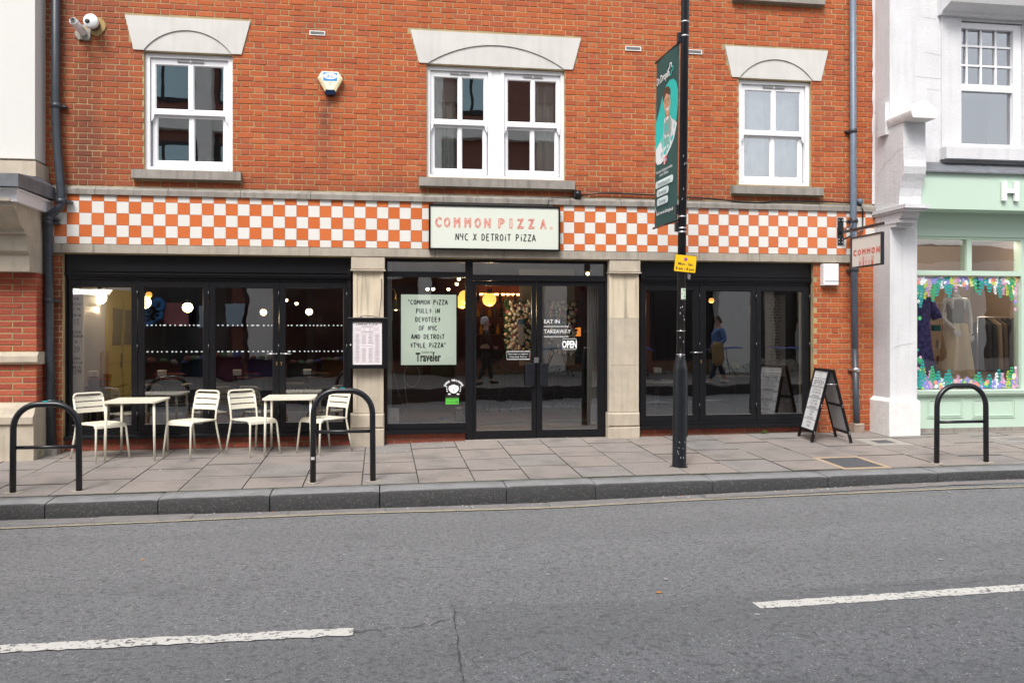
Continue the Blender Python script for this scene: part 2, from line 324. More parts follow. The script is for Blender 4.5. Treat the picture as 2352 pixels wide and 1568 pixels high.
def hand(mb,s,cx,z,h,fn,wd,mi=0,gap=.34,w=.001,sx=1,align='c',wob=.0):
    k=h/1.4; tot=sum(swid(c)+gap for c in s)-gap; x=cx-(tot*k*sx/2 if align=='c' else 0)
    for c in s:
        for st in G.get(c,[]):
            ribbon(mb,[(x+px*k*sx+R.uniform(-wob,wob),z+py*k+R.uniform(-wob,wob)) for px,py in st],wd,fn,w,mi)
        x+=(swid(c)+gap)*k*sx
_tc={}
def text(s,h,cx,z,fn,m,name,parent,align='c',sx=1,bold=0,w=.0015,label=None):
    """sans lettering, cap height h, baseline z, mapped through fn"""
    cu=bpy.data.curves.new('t','FONT'); cu.body=s; cu.size=h/.73; cu.align_x={'c':'CENTER','l':'LEFT','r':'RIGHT'}[align]; cu.offset=bold; cu.resolution_u=2
    o=bpy.data.objects.new('t',cu); me=bpy.data.meshes.new_from_object(o); bpy.data.objects.remove(o); bpy.data.curves.remove(cu)
    for v_ in me.vertices: v_.co=fn(cx+v_.co.x*sx,z+v_.co.y,w)
    me.name=name; me.materials.clear(); me.materials.append(m); return put(name,me,parent,label=label)
# ---------------------------------------------------------------- ground heights
def lerp(p,X):
    if X<=p[0][0]: return p[0][1]
    for (a,b_),(c_,d) in zip(p,p[1:]):
        if X<=c_: return b_+(d-b_)*(X-a)/(c_-a)
    return p[-1][1]
ZWl=[(-9,-.08),(-5.85,-.06),(-2,-.045),(0,0),(2.3,0),(4.7,.026),(9,.05)]
ZKl=[(-9,-.17),(-4.2,-.135),(0,-.098),(4.5,-.072),(9,-.06)]
ZGl=[(-9,-.31),(-4,-.30),(0,-.29),(4.5,-.185),(9,-.17)]
def gz(X,Y):
    if Y>-2.98: return lerp(ZWl,X)+(lerp(ZKl,X)-lerp(ZWl,X))*(-Y)/2.65
    return lerp(ZGl,X)+.018*min(-2.98-Y,4.3)-.018*max(0,-2.98-Y-4.3)
# ================================================================ SETTING
gr=MB().add([(-150,-150,-.8),(150,-150,-.8),(150,150,-.8),(-150,150,-.8)],[(0,1,2,3)]).obj('ground',ASPH,kind='structure')
rd=MB(); xs=[-30+i*1.0 for i in range(61)]; ys=[-2.985,-3.5,-4.5,-5.5,-6.5,-7.28,-8,-9,-10,-11.5]
rd.add([(x,y,gz(x,y)) for y in ys for x in xs],[(j*61+i,(j+1)*61+i,(j+1)*61+i+1,j*61+i+1) for j in range(len(ys)-1) for i in range(60)])
road=rd.obj('road',ASPH,kind='structure',label='grey worn asphalt road')
def strip(name,pts,wd,m,parent,dz=.004,jag=0,kind=None):
    """flat strip lying on the ground along a list of X,Y points"""
    mb=MB(); P=[]
    fine=[]
    for (a,b_) in zip(pts,pts[1:]):
        n=max(1,int(math.hypot(b_[0]-a[0],b_[1]-a[1])/.04)); fine+=[(a[0]+(b_[0]-a[0])*i/n,a[1]+(b_[1]-a[1])*i/n) for i in range(n)]
    fine.append(pts[-1])
    for i,(x,y) in enumerate(fine):
        a=fine[max(i-1,0)]; b_=fine[min(i+1,len(fine)-1)]; dx,dy=b_[0]-a[0],b_[1]-a[1]; l=math.hypot(dx,dy); ww=wd if not callable(wd) else wd(i/len(fine))
        for s_ in (1,-1):
            o=ww/2+R.uniform(-jag,jag); X,Y=x-dy/l*o*s_,y+dx/l*o*s_; P.append((X,Y,gz(X,Y)+dz))
    mb.add(P,[(2*i,2*i+1,2*i+3,2*i+2) for i in range(len(fine)-1)]); return mb.obj(name,m,parent,kind=kind)
pt=MB(); px=[-.0,-.33+.0]; X0p=U(1040,-7); 
P=[]; xs=[U(1043,-6.52)+i*.25 for i in range(0,40)]; ys=[-6.52-i*.25 for i in range(0,19)]
pt.add([(x+(.03*math.sin(y*9)+.02*math.sin(y*23) if x==xs[0] else 0),y,gz(x,y)+.003) for y in ys for x in xs],[(j*40+i,(j+1)*40+i,(j+1)*40+i+1,j*40+i+1) for j in range(18) for i in range(39)])
pt.obj('repair_patch',ASPH2,road)
CRACK=mat('crack',(.06,.059,.059),.95)
def Gp(x,y):
    lo,hi=-11.3,.5
    for _ in range(40):
        m_=(lo+hi)/2
        if V(x,y,m_)<gz(U(x,m_),m_): hi=m_
        else: lo=m_
    return (U(x,m_),m_)
def crack(pts,wd=.012,amp=.02):
    out=[]
    for a,b_ in zip(pts,pts[1:]):
        n=max(2,int(math.hypot(b_[0]-a[0],b_[1]-a[1])/.05))
        for i in range(n):
            f=i/n; out.append((a[0]+(b_[0]-a[0])*f+R.uniform(-amp,amp)*.6,a[1]+(b_[1]-a[1])*f+R.uniform(-amp,amp)))
    out.append(pts[-1]); strip('crack',out,lambda f:wd*R.choice((.15,.4,.7,1.0)),CRACK,road,.0065)
crack([Gp(1043,1400),Gp(1048,1450),Gp(1055,1510),Gp(1064,1566)],.009,.012)
crack([Gp(1043,1400),Gp(1120,1393),Gp(1200,1389)],.006); crack([Gp(1340,1386),Gp(1440,1380)],.006); crack([Gp(1750,1368),Gp(1900,1355),Gp(2352,1329)],.006)
crack([Gp(800,1452),Gp(870,1447),Gp(950,1440),Gp(1035,1424)],.010,.02)
crack([Gp(790,1268),Gp(880,1255),Gp(960,1247)],.006,.015); crack([Gp(1100,1222),Gp(1180,1216),Gp(1350,1210),Gp(1500,1204),Gp(1660,1196),Gp(1800,1188)],.006,.008); crack([Gp(770,1300),Gp(820,1290),Gp(900,1287)],.006,.03); crack([Gp(1195,1217),Gp(1220,1232)],.006)
strip('white_centre_line',[(-7,-6.80),(-1.96,-6.865)],.135,PWHITE,road,.006,.011)
strip('white_centre_line',[(.50,-6.81),(6,-6.93)],.135,PWHITE,road,.006,.008)
strip('yellow_line',[(-9,-3.5),(-5.2,-3.42),(-3.8,-3.34),(-2.2,-3.25),(-.5,-3.30),(1.3,-3.29),(3.1,-3.39),(5.0,-3.50),(9,-3.6)],.05,PYEL,road,.008,.005)
# gutter slabs
gut=MB(); jx=[-9,-7.6,-6.5,-5.4,-4.5,-3.6,-2.7,-1.75,-.9,-.1,.75,1.55]
gutter=MB().add([(-9,-3.05,-.34),(2,-3.05,-.34),(2,-3.04,-.34),(-9,-3.04,-.34)],[(0,1,2,3)]).obj('gutter',SETT,kind='structure')
def _slab(vs,side):
    mb=MB().add(vs,[(0,1,5,4),(1,2,6,5),(2,3,7,6),(3,0,4,7),(4,5,9,8),(5,6,10,9),(6,7,11,10),(7,4,8,11)],side); mb.f.append((8,9,10,11)); mb.m.append(0); mb.sm.append(False); return mb
def slabmesh(x0,x1,y0,y1,h,th,c=.004,cx=None,jit=0,side=0):
    cx=c if cx is None else cx
    q=[(x0,y0),(x1,y0),(x1,y1),(x0,y1)]; q2=[(x0+cx,y0+c),(x1-cx,y0+c),(x1-cx,y1-c),(x0+cx,y1-c)]
    z=lambda x,y: gz(x,y)+h+jit
    vs=[(x,y,z(x,y)-th) for x,y in q]+[(x,y,z(x,y)-c) for x,y in q]+[(x,y,z(x,y)) for x,y in q2]
    return _slab(vs,side)
for a,b_ in zip(jx,jx[1:]):
    slabmesh(a+.004,b_-.004,-3.235+R.uniform(-.015,.015),-3.0,.006,.06,.008,jit=R.uniform(-.004,.006)).obj('gutter_slab',SETT,gutter)
fr=MB(); 
strip('gutter_fill',[(1.6,-3.12),(4,-3.14),(9,-3.14)],.22,SETT,gutter,.005,.02)
# kerb
kerb=MB().box(-9.5,9.5,-2.93,-2.68,-.6,-.33).obj('kerb',GRAN,kind='structure')
kj=[-9.4,-7.6,-6.2]+[U(x,-2.95) for x in (105,364,620,872,1163,1367,1635,1899,2151)]+[7.0,8.2,9.4]
for a,b_ in zip(kj,kj[1:]):
    mb=MB(); n=14; prof=[(-2.655,-.02),(-2.66,0),(-2.80,0.002),(-2.962,0),(-2.976,-.005),(-2.984,-.018),(-2.987,-.12),(-2.987,-.30)]
    X=[a+.006+(b_-a-.012)*i/n for i in range(n+1)]; jz=R.uniform(-.004,.004)
    vs=[]
    for i,x in enumerate(X):
        e=.010 if i in (0,n) else 0
        for y,z in prof: vs.append((x,y+(R.uniform(-.003,.004) if y<-2.9 else 0)+(e if y<-2.9 else 0),gz(x,-2.66)+z-e*(.4 if z>-.05 else 0)+jz-(.0 if y>-2.7 else (y+2.66)*-.045)+R.uniform(-.001,.001)))
    k=len(prof); mb.add(vs,[(i*k+j,i*k+j+1,(i+1)*k+j+1,(i+1)*k+j) for i in range(n) for j in range(k-1)],0,True)
    mb.add([vs[j] for j in range(k)]+[(X[0],-2.655,-.4)],[tuple(range(k+1))]); mb.add([vs[n*k+j] for j in range(k)]+[(X[-1],-2.655,-.4)],[tuple(range(k,-1,-1))])
    mb.obj('kerb_stone',GRAN,kerb)
# pavement
pv=MB(); xs=[-9.5+i for i in range(20)]
pv.add([(x,y,gz(x,y)-.012) for y in (.3,-1.3,-2.66) for x in xs],[(j*20+i,(j+1)*20+i,(j+1)*20+i+1,j*20+i+1) for j in range(2) for i in range(19)])
pave=pv.obj('pavement',mat('joint_dirt',(.035,.032,.027),.95,.5,9),kind='structure',label='pavement of square concrete slabs')
cols=[-3.85-.62*i for i in range(9,0,-1)]+[-3.85,-3.22,-2.61,-2.0,-1.40,-.80,-.205,.383,.978,1.6,2.2,2.83,3.44,4.07,4.7,5.3,5.9,6.5,7.1,7.7,8.3,8.9]
holes=[(3.44,4.07,-2.63,-1.85),(4.7,5.3,-1.2,-.6)]
for i,(a,b_) in enumerate(zip(cols,cols[1:])):
    cuts=[.14,-.40,-1.14,-1.88,-2.635] if i%2 else [.14,-.65,-1.35,-2.05,-2.635]
    if i in (22,): cuts=[.14,-.42,-1.14,-1.85,-2.635]
    if a>4.6 and a<4.75: cuts=[.14,-.6,-1.2,-1.9,-2.635]
    for y1,y0 in zip(cuts,cuts[1:]):
        if any(a>=h[0]-.02 and b_<=h[1]+.02 and y0>=h[2]-.03 and y1<=h[3]+.03 for h in holes): continue
        slabmesh(a+.0045,b_-.0045,y0+.008,y1-.008,0,.05,.006,cx=.001,jit=R.uniform(-.003,.003),side=1).obj('paving_slab',[SLAB,MATS['joint_dirt']],pave)
strip('moss_joint',[(-4.9,-2.648),(2.9,-2.648)],lambda f:R.uniform(.0,.016),MOSS,pave,.003,.003,'stuff')
strip('moss_joint',[(3.2,-2.648),(6.9,-2.648)],lambda f:R.uniform(.0,.012),MOSS,pave,.003,.003,'stuff')
IRON=mat('cast_iron',(.10,.105,.115),.6,.4,12,.3,60,metal=.3)
def cover(x0,x1,y0,y1,fw,label,n,fm):
    t_=thing('manhole_cover',label,'manhole cover',((x0+x1)/2,(y0+y1)/2,gz((x0+x1)/2,(y0+y1)/2)))
    ox,oy,oz=t_.location
    def sl(a,b_,c_,d,h,th,m,nm,p=t_):
        o=slabmesh(a,b_,c_,d,h,th,.003).obj(nm,m,p); o.data.transform(Matrix.Translation((-ox,-oy,-oz))); return o
    fr=MB()
    for q in ((x0,x1,y0,y0+fw),(x0,x1,y1-fw,y1),(x0,x0+fw,y0+fw,y1-fw),(x1-fw,x1,y0+fw,y1-fw)):
        mm=slabmesh(*q,.001,.04,.002); fr.add(mm.v,mm.f)
    o=fr.obj('surround',fm,t_); o.data.transform(Matrix.Translation((-ox,-oy,-oz)))
    sl(x0+fw+.006,x1-fw-.006,y0+fw+.006,y1-fw-.006,-.004,.03,IRON,'lid')
    mb=MB(); W_=x1-x0-2*fw; H_=y1-y0-2*fw; k=int(W_/.028)
    for i in range(k):
        for j in range(int(H_/.028)):
            x=x0+fw+.02+i*.028; y=y0+fw+.02+j*.028; z=gz(x,y)-.004; d=.009
            mb.add([(x-d,y-d*.3,z),(x+d,y-d*.3,z),(x+d,y+d*.3,z),(x-d,y+d*.3,z),(x,y,z+.003)],[(0,1,4),(1,2,4),(2,3,4),(3,0,4)])
    o=mb.obj('tread_pattern',IRON,t_,kind='stuff'); o.data.transform(Matrix.Translation((-ox,-oy,-oz)))
cover(3.45,4.06,-2.62,-1.87,.055,'large ribbed iron cover framed by a tan strip next to the kerb','a',mat('tan_frame',(.42,.32,.22),.8,.3,8))
cover(4.71,5.29,-1.19,-.61,.16,'small iron cover in a pale concrete square near the white pier','b',mat('pale_concrete',(.33,.31,.28),.85,.4,9,.3,60))
cover(6.7,7.5,-1.15,-.75,.05,'cracked iron cover before the mint green shop','c',mat('pale_concrete',(.33,.31,.28)))
LEAF=mat('weed_leaf',(.09,.22,.03),.6,.3,20); 
def weed(x,y,z,h,label):
    o=thing('weed',label,'weed',(x,y,z)); st=MB(); lf=MB()
    for i in range(9):
        a=R.uniform(0,6.28); l=h*R.uniform(.5,1); tip=(math.cos(a)*l*.5,math.sin(a)*l*.35-.01,l*R.uniform(.5,.95))
        st.tube([(0,0,0),(tip[0]*.5,tip[1]*.5,tip[2]*.7),tip],[.003,.002,.001],5)
        for k in range(7):
            f=.3+.7*k/6; c_=Vector(tip)*f; a2=R.uniform(0,6.28); d=Vector((math.cos(a2),math.sin(a2)*.7,R.uniform(-.1,.5)))*h*.22; p=Vector((-d.y,d.x,0))*.28
            lf.add([c_,c_+d*.5+p,c_+d,c_+d*.5-p],[(0,1,2,3)])
    st.obj('stem',LEAF,o); lf.obj('leaves',LEAF,o)
weed(-6.02,-.34,gz(-6,-.3)+.0,.15,'tall green weed growing against the foot of the left drainpipe')
weed(U(1756,.0),.02,.0,.10,'small green weed at the foot of the right-hand shopfront')
weed(U(1548,.05),.06,.0,.09,'tiny weed behind the black lamp post')
LIT=mat('litter_white',(.6,.6,.58),.7); GUM=mat('gum',(.33,.32,.31),.8); ORL=mat('leaf_orange',(.55,.2,.03),.7)
for i in range(150):
    x=R.uniform(-5,6); y=R.choice((R.uniform(-9,-3.4),R.uniform(-3.2,-3.02),R.uniform(-3.15,-3.02),R.uniform(-.2,.1),R.uniform(-2.6,0)))
    m_=ORL if (R.random()<.2) else (LIT if y>-3.3 else GUM); s_=R.uniform(.005,.013)*(1.5 if y<-3.4 else 1)
    z=gz(x,y); n=R.randint(5,7); a0=R.random()*6
    MB().add([(x+s_*R.uniform(.7,1.3)*math.cos(a0+6.28*k/n),y+s_*R.uniform(.7,1.2)*math.sin(a0+6.28*k/n),z+.0075) for k in range(n)]+[(x,y,z+.011)],[(k,(k+1)%n,n) for k in range(n)]).obj('litter_scrap',m_,road if y<-2.9 else pave)
# ================================================================ MAIN BUILDING
XL,XR=-6.05,U(2006.5,0); ZT=3.372; TOP=8.2
bld=thing('shop_building','orange brick building with white sash windows above the checkered tile pizza shopfront','building',(0,0,0))
def px(x0,y0,x1,y1,Y=0): return U(x0,Y),U(x1,Y),V(x0,y1,Y),V(x0,y0,Y)
WIN=[px(330.5,121,534,388.5),px(980.4,151,1297.3,405.8),px(1697.3,184,1863,423.4)]
wz=[(a[0],a[1],a[2],a[3]) for a in WIN]
UW=(U(1690,0)+.05,U(1890,0)-.05,V(1790,2)+.0,8.0)   # the window over it, only its sill in view
def Lq(c):
    return [(U(x,0),V(x,y,0)) for x,y in c]
LN=[Lq([(287.5,36.5),(307.4,115.4),(554.7,125.5),(575.3,49.8)]),Lq([(942.6,69.8),(962.8,145.8),(1315,160.4),(1333.8,89.3)]),Lq([(1664.2,107.1),(1680.7,178.7),(1884.5,186.2),(1900.8,118.1)])]
LNq=[]
for q in LN:
    zt=(q[0][1]+q[3][1])/2; zb=(q[1][1]+q[2][1])/2; LNq.append((q[0][0],q[1][0],q[2][0],q[3][0],zt,zb))
wz=[(a[0],a[1],a[2],q[5]-.012) for a,q in zip(wz,LNq)]
SIL=[px(302.7,386.5,554,409.3,-.05),px(962.6,405,1319.4,427,-.05),px(1681,424.5,1889,444.6,-.05)]
usill=(U(1683,-.05),U(1893,-.05),V(1790,7,-.05),V(1790,-16,-.05))
def excl(z,marg=.0):
    e=[]
    for a in wz+[(usill[0]+.15,usill[1]-.15,usill[3],7.6)]:
        if a[2]-marg<z<a[3]+.06: e.append((a[0],a[1]))
    for a,b_,c_,d,zt,zb in LNq:
        if zb<z<zt:
            f=(z-zb)/(zt-zb); e.append((b_+(a-b_)*f-.008,c_+(d-c_)*f+.008))
    for s_ in SIL+[usill]:
        if s_[2]-.004<z<s_[3]+.004: e.append((s_[0],s_[1]))
    return sorted(e)
def spans(x0,x1,e):
    out=[];x=x0
    for a,b_ in e:
        if a>x: out.append((x,min(a,x1)))
        x=max(x,b_)
    if x<x1: out.append((x,x1))
    return [o for o in out if o[1]-o[0]>.02]
# mortar core, cut round the openings
core=MB(); zc=ZT-.1; ed=sorted({zc,TOP,*[z for a in wz for z in (a[2],a[3])],7.6,usill[3]})
for z0,z1 in zip(ed,ed[1:]):
    zm=(z0+z1)/2; e=sorted([(a[0],a[1]) for a in wz+[(usill[0]+.15,usill[1]-.15,usill[3],7.6)] if a[2]<zm<a[3]])
    for a,b_ in spans(XL,XR,e): core.box(a,b_,.006,.30,z0,z1)
core.box(XL,U(144,.0),.006,.30,-.3,2.515); core.box(U(1869,0),XR,.006,.30,-.3,2.515)
core.box(XL,XR,.02,.30,2.5,zc)
core.obj('wall',MORTAR,bld)
BR=[]  # (x0,x1,z0,z1,y)
J=.0095
def lay(x0,x1,z0,z1,y=0,ex=excl,ph=0,H=.075,jit=.0025):
    z=z0; row=0
    while z+H*.6<z1:
        zz1=min(z+H,z1); zm=(z+zz1)/2; x=x0-.3375*R.choice((0,0,1))-(0 if row%2 else .16875)+ph; k=0; bs=[]
        while x<x1:
            l=.225 if k%2==0 else .1125; bs.append((x,x+l)); x+=l; k+=1
        free=spans(x0,x1,ex(zm) if ex else [])
        for a,b_ in bs:
            for s0,s1 in free:
                a2,b2=max(a,s0),min(b_,s1)
                if b2-a2>.035:
                    o=[R.uniform(-jit,jit) for _ in range(4)]
                    BR.append((a2+J/2+o[0]*.6,b2-J/2+o[1]*.6,z+J/2+o[2]*.4,zz1-J/2+o[3]*.4,y+R.uniform(-.003,.003)))
        z+=H; row+=1
lay(XL,XR,ZT+.012,6.75)
lay(XL,U(144,0),-.15,2.50); lay(U(1869,0),XR,-.10,2.50,ph=.05)
def bricks(BL,m,parent,nmax=300,vis=lambda b_:True):
    def size(b_): 
        d=(b_[0]-CX)*ST+(b_[4]-CY)*CT; py=HY-F*(b_[2]-CZ)/d; pxx=1176+F*((b_[0]-CX)*CT-(b_[4]-CY)*ST)/d
        return -((b_[1]-b_[0])*(b_[3]-b_[2])/d/d if (0<py<1568 and -30<pxx<2352 and vis(b_)) else 0)
    BL=sorted(BL,key=size); cache={}
    for x0,x1,z0,z1,y in BL[:nmax]:
        key=(round((x1-x0)*125),round((z1-z0)*250))
        if key not in cache:
            l,h=key[0]/125,key[1]/250; cache[key]=MB().cbox(-l/2,l/2,0,.05,-h/2,h/2,.005).mesh('brick',m)
        put('brick',cache[key],parent,loc=((x0+x1)/2,y,(z0+z1)/2))
    mb=MB()
    for x0,x1,z0,z1,y in BL[nmax:]: mb.cbox(x0,x1,y,y+.05,z0,z1,.005)
    if mb.v: mb.obj('brickwork',m,parent,kind='stuff')
bricks(BR,BRICK,bld)
MB().box(XL,XR,.0,.3,6.76,TOP).obj('upper_wall',MORTAR,bld)
MB().box(XL,XR,.32,9,TOP-.05,TOP+.1).obj('roof',LEAD,bld)
MB().box(XL,XR,8.8,9,-.3,TOP-.05).obj('rear_wall',DARKBR,bld)
# lintels with a recessed arched panel
def lintel(q,x0,x1,zap):
    a,b_,c_,d,zt,zb=q; n=28; mb=MB(); f=fac(0)
    sag=zap-zb; hw=(x1-x0)/2; r=(hw*hw+sag*sag)/2/sag; cxm=(x0+x1)/2
    ax=[x0+(x1-x0)*i/n for i in range(n+1)]; az=[zap-r+math.sqrt(max(0,r*r-(x-cxm)**2)) for x in ax]
    for w0,w1 in ((-.03,.018),):
        for i in range(n): mb.prism([(ax[i],az[i]),(ax[i+1],az[i+1]),(ax[i+1],zt),(ax[i],zt)],f,w0,w1)
        mb.prism([(b_,zb),(x0,zb),(x0,zt),(a,zt)],f,w0,w1); mb.prism([(x1,zb),(c_,zb),(d,zt),(x1,zt)],f,w0,w1)
    me=mb; o=me.obj('lintel',LINT,bld)
    p=MB(); pts=[(x,z) for x,z in zip(ax,az)]+[(x1,zb),(x0,zb)][:0]
    p.prism([(ax[0],zb)]+[(x,z-.004) for x,z in zip(ax[1:-1],az[1:-1])]+[(ax[-1],zb)],f,-.03,.002); p.obj('arch_panel',LINT,o)
ax_=lambda x,y: (U(x,0),V(x,y,0))
lintel(LNq[0],ax_(330,117)[0],ax_(532,122)[0],ax_(433,71)[1]); lintel(LNq[1],ax_(982,147)[0],ax_(1296,160)[0],ax_(1135,105)[1]); lintel(LNq[2],ax_(1698,180)[0],ax_(1866,186)[0],ax_(1780,137.5)[1])
for i,s_ in enumerate(SIL+[usill]):
    mid=[s_[0],s_[1]] if i!=1 else [s_[0],(s_[0]+s_[1])/2,s_[1]]
    for a,b_ in zip(mid,mid[1:]):
        MB().add([(a+.001,-.09,s_[2]),(b_-.001,-.09,s_[2]),(b_-.001,.06,s_[2]),(a+.001,.06,s_[2]),(a+.001,-.085,s_[3]-.018),(b_-.001,-.085,s_[3]-.018),(b_-.001,.06,s_[3]+.01),(a+.001,.06,s_[3]+.01)],
          [(0,3,2,1),(4,5,6,7),(0,1,5,4),(1,2,6,5),(2,3,7,6),(3,0,4,7)]).obj('window_sill',STONE_G,bld)
# stone bands as single stones
def band(z0,z1,yo,joints,slope,xa,xb):
    for a,b_ in zip(joints,joints[1:]):
        y=yo+R.uniform(-.002,.002); MB().add([(a+.003,y,z0),(b_-.003,y,z0),(b_-.003,.05,z0),(a+.003,.05,z0),(a+.003,y,z1-slope),(b_-.003,y,z1-slope),(b_-.003,-.0,z1),(a+.003,-.0,z1),(b_-.003,.05,z1),(a+.003,.05,z1)],
          [(0,3,2,1),(4,5,6,7),(7,6,8,9),(0,1,5,4),(1,2,8,6,5),(3,0,4,7,9),(2,3,9,8)]).obj('stone_block',STONE_G if slope>.02 else STONE_B,bld)
n3=lambda z,ox=0,k=4.594:(ox+z/k)*.7656
tb=[XL]+[U(x,-.06) for x in (n3(848,100),n3(1855,100),n3(555,600),n3(1525,600),1018,1167,1310,1427,1522,n3(1225,1650),n3(2083,1650),n3(697,2130),n3(1515,2130),2012)]
band(3.262,ZT,-.06,tb,.045,0,0)
lb=[XL,U(126,-.045),]+[U(x,-.045) for x in (141,n3(825,100),n3(1842,100),n3(535,600),n3(1513,600),1000,1158,1342,n3(345,1650),n3(1213,1650),n3(2058,1650),n3(685,2130),n3(1500,2130),1953)]
band(2.512,2.624,-.045,lb,.004,0,0)
# checkered tiles
sgx0,sgx1=U(985,-.12),U(1286,-.12)
MB().box(U(93,0),U(2008,0),-.016,.02,2.622,3.264).obj('tile_backing',GROUT,bld)
tz=[2.626,2.719,2.872,3.025,3.178,3.262]
def tx(n_): return U((162+37.87*n_/(1+.002041*n_))*.7656,-.028)
TL=[]; tc={}
for n_ in range(-1,76):
    for r_ in range(5):
        x0,x1=tx(n_),tx(n_+1)
        if n_==-1: x0=U(93,-.028)
        if n_==75 and r_<99: x1=min(x1,U(2008,0))
        if x1-x0<.02: continue
        if x0>sgx0+.02 and x1<sgx1-.02 and 0<=r_<=4: continue
        # row 2 (from the bottom, third) is orange right of even joints
        org=((n_+r_)%2==1)
        TL.append((x0,x1,tz[r_],tz[r_+1],org))
R.shuffle(TL); TL.sort(key=lambda a:-(a[3]-a[2]>.1))
st={0:MB(),1:MB()}
for i,(x0,x1,z0,z1,org) in enumerate(TL):
    yj=R.uniform(-.0008,.0008)
    if i<300:
        key=(round((x1-x0)*500),round((z1-z0)*500),org)
        if key not in tc:
            l,h=key[0]/500-.0035,key[1]/500-.0035; tc[key]=MB().cbox(-l/2,l/2,0,.012,-h/2,h/2,.0015).mesh('tile',TILE_O if org else TILE_W)
        put('tile',tc[key],bld,loc=((x0+x1)/2,-.028+yj,(z0+z1)/2))
    else: st[int(org)].cbox(x0+.0018,x1-.0018,-.028,-.016,z0+.0018,z1-.0018,.0015)
for k_,mb in st.items():
    if mb.v: mb.obj('tilework',TILE_O if k_ else TILE_W,bld,kind='stuff')
# sash windows
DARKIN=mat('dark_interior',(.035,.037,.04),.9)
SEAL=mat('window_gasket',(.03,.03,.03),.7)
def sash(X0,X1,Z0,Z1,parent,Y=.055,horns=True,vent=True):
    W=X1-X0;H=Z1-Z0; fx=lambda f:X0+W*f; fz=lambda f:Z1-H*f
    o=MB(); 
    o.box(fx(0),fx(.055),Y,Y+.16,Z0,Z1); o.box(fx(.945),fx(1),Y,Y+.16,Z0,Z1); o.box(fx(.055),fx(.945),Y,Y+.16,fz(.034),Z1); o.box(fx(.055),fx(.945),Y-.02,Y+.16,Z0,fz(.972))
    fr=o.obj('window_frame',WHITEP,parent)
    def leaf(a,b_,t0,t1,ts,bs,y,name):
        s_=MB(); st_=.052
        s_.box(fx(a),fx(a+st_),y,y+.04,fz(t1),fz(t0)); s_.box(fx(b_-st_),fx(b_),y,y+.04,fz(t1),fz(t0))
        s_.box(fx(a+st_),fx(b_-st_),y,y+.04,fz(t0+ts),fz(t0)); s_.box(fx(a+st_),fx(b_-st_),y,y+.04,fz(t1),fz(t1-bs))
        s_.box(fx(.488),fx(.540),y-.004,y+.036,fz(t1-bs),fz(t0+ts))
        # sloped glazing bead
        for (p,q) in ((a+st_,.488),(.540,b_-st_)):
            x0,x1,z0,z1=fx(p),fx(q),fz(t1-bs),fz(t0+ts); e=.012
            s_.add([(x0,y+.002,z0),(x1,y+.002,z0),(x1,y+.002,z1),(x0,y+.002,z1),(x0+e,y+.018,z0+e),(x1-e,y+.018,z0+e),(x1-e,y+.018,z1-e),(x0+e,y+.018,z1-e)],[(0,1,5,4),(1,2,6,5),(2,3,7,6),(3,0,4,7)])
        so_=s_.obj(name,WHITEP,fr)
        for (p,q) in ((a+st_,.488),(.540,b_-st_)):
            MB().add([(fx(p)+.004,y+.02,fz(t1-bs)+.004),(fx(q)-.004,y+.02,fz(t1-bs)+.004),(fx(q)-.004,y+.02,fz(t0+ts)-.004),(fx(p)+.004,y+.02,fz(t0+ts)-.004)],[(0,1,2,3)]).obj('pane',GLASSU,fr)
    leaf(.058,.942,.036,.515,.05,.042,Y+.03,'upper_sash'); leaf(.068,.932,.508,.962,.022,.05,Y+.075,'lower_sash')
    MB().box(fx(.07),fx(.93),Y+.05,Y+.12,fz(.9725),fz(.9625)).obj('sill_gap',SEAL,fr)
    if horns:
        for a,s_ in ((.062,1),(.938,-1)):
            f=fac(Y+.028); mb=MB(); x=fx(a); mb.prism([(x,fz(.512)),(x+s_*.045,fz(.512)),(x+s_*.034,fz(.535)),(x+s_*.036,fz(.545)),(x+s_*.018,fz(.562)),(x+s_*.012,fz(.575)),(x,fz(.575))][::s_],f,-.04,.004); mb.obj('sash_horn',WHITEP,fr)
    if vent:
        mb=MB(); mb.box(fx(.36),fx(.66),Y+.012,Y+.035,fz(.062),fz(.050)); mb.obj('trickle_vent',mat('vent_grey',(.25,.25,.25),.6),fr)
        mb=MB(); mb.box(fx(.505),fx(.515),Y+.008,Y+.03,fz(.068),fz(.046)); mb.obj('vent_catch',WHITEP,fr)
    for a in (.20,.80): MB().box(fx(a)-.018,fx(a)+.018,Y+.055,Y+.075,fz(.474),fz(.462)).obj('sash_catch',BRASS,fr)
    return fr
s0=sash(*wz[0][:2],wz[0][2],wz[0][3]-.004,bld)
a=wz[1]; W=a[1]-a[0]; sash(a[0],a[0]+W*.468,a[2],a[3]-.004,bld); sash(a[0]+W*.532,a[1],a[2],a[3]-.004,bld)
MB().box(a[0]+W*.468,a[0]+W*.532,.065,.22,a[2],a[3]-.004).obj('window_mullion',WHITEP,bld)
sash(*wz[2][:2],wz[2][2],wz[2][3]-.004,bld)
sash(usill[0]+.15,usill[1]-.15,usill[3],7.6,bld,horns=False,vent=False)
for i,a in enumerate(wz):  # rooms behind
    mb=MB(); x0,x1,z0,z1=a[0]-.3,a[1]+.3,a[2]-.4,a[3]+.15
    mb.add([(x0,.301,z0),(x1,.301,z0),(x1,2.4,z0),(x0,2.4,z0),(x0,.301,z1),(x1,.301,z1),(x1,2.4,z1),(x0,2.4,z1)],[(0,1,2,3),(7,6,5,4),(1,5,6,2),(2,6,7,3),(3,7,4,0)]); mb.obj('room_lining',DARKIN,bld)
CURT=mat('curtain_cloth',(.84,.85,.80),.9,.2,6)
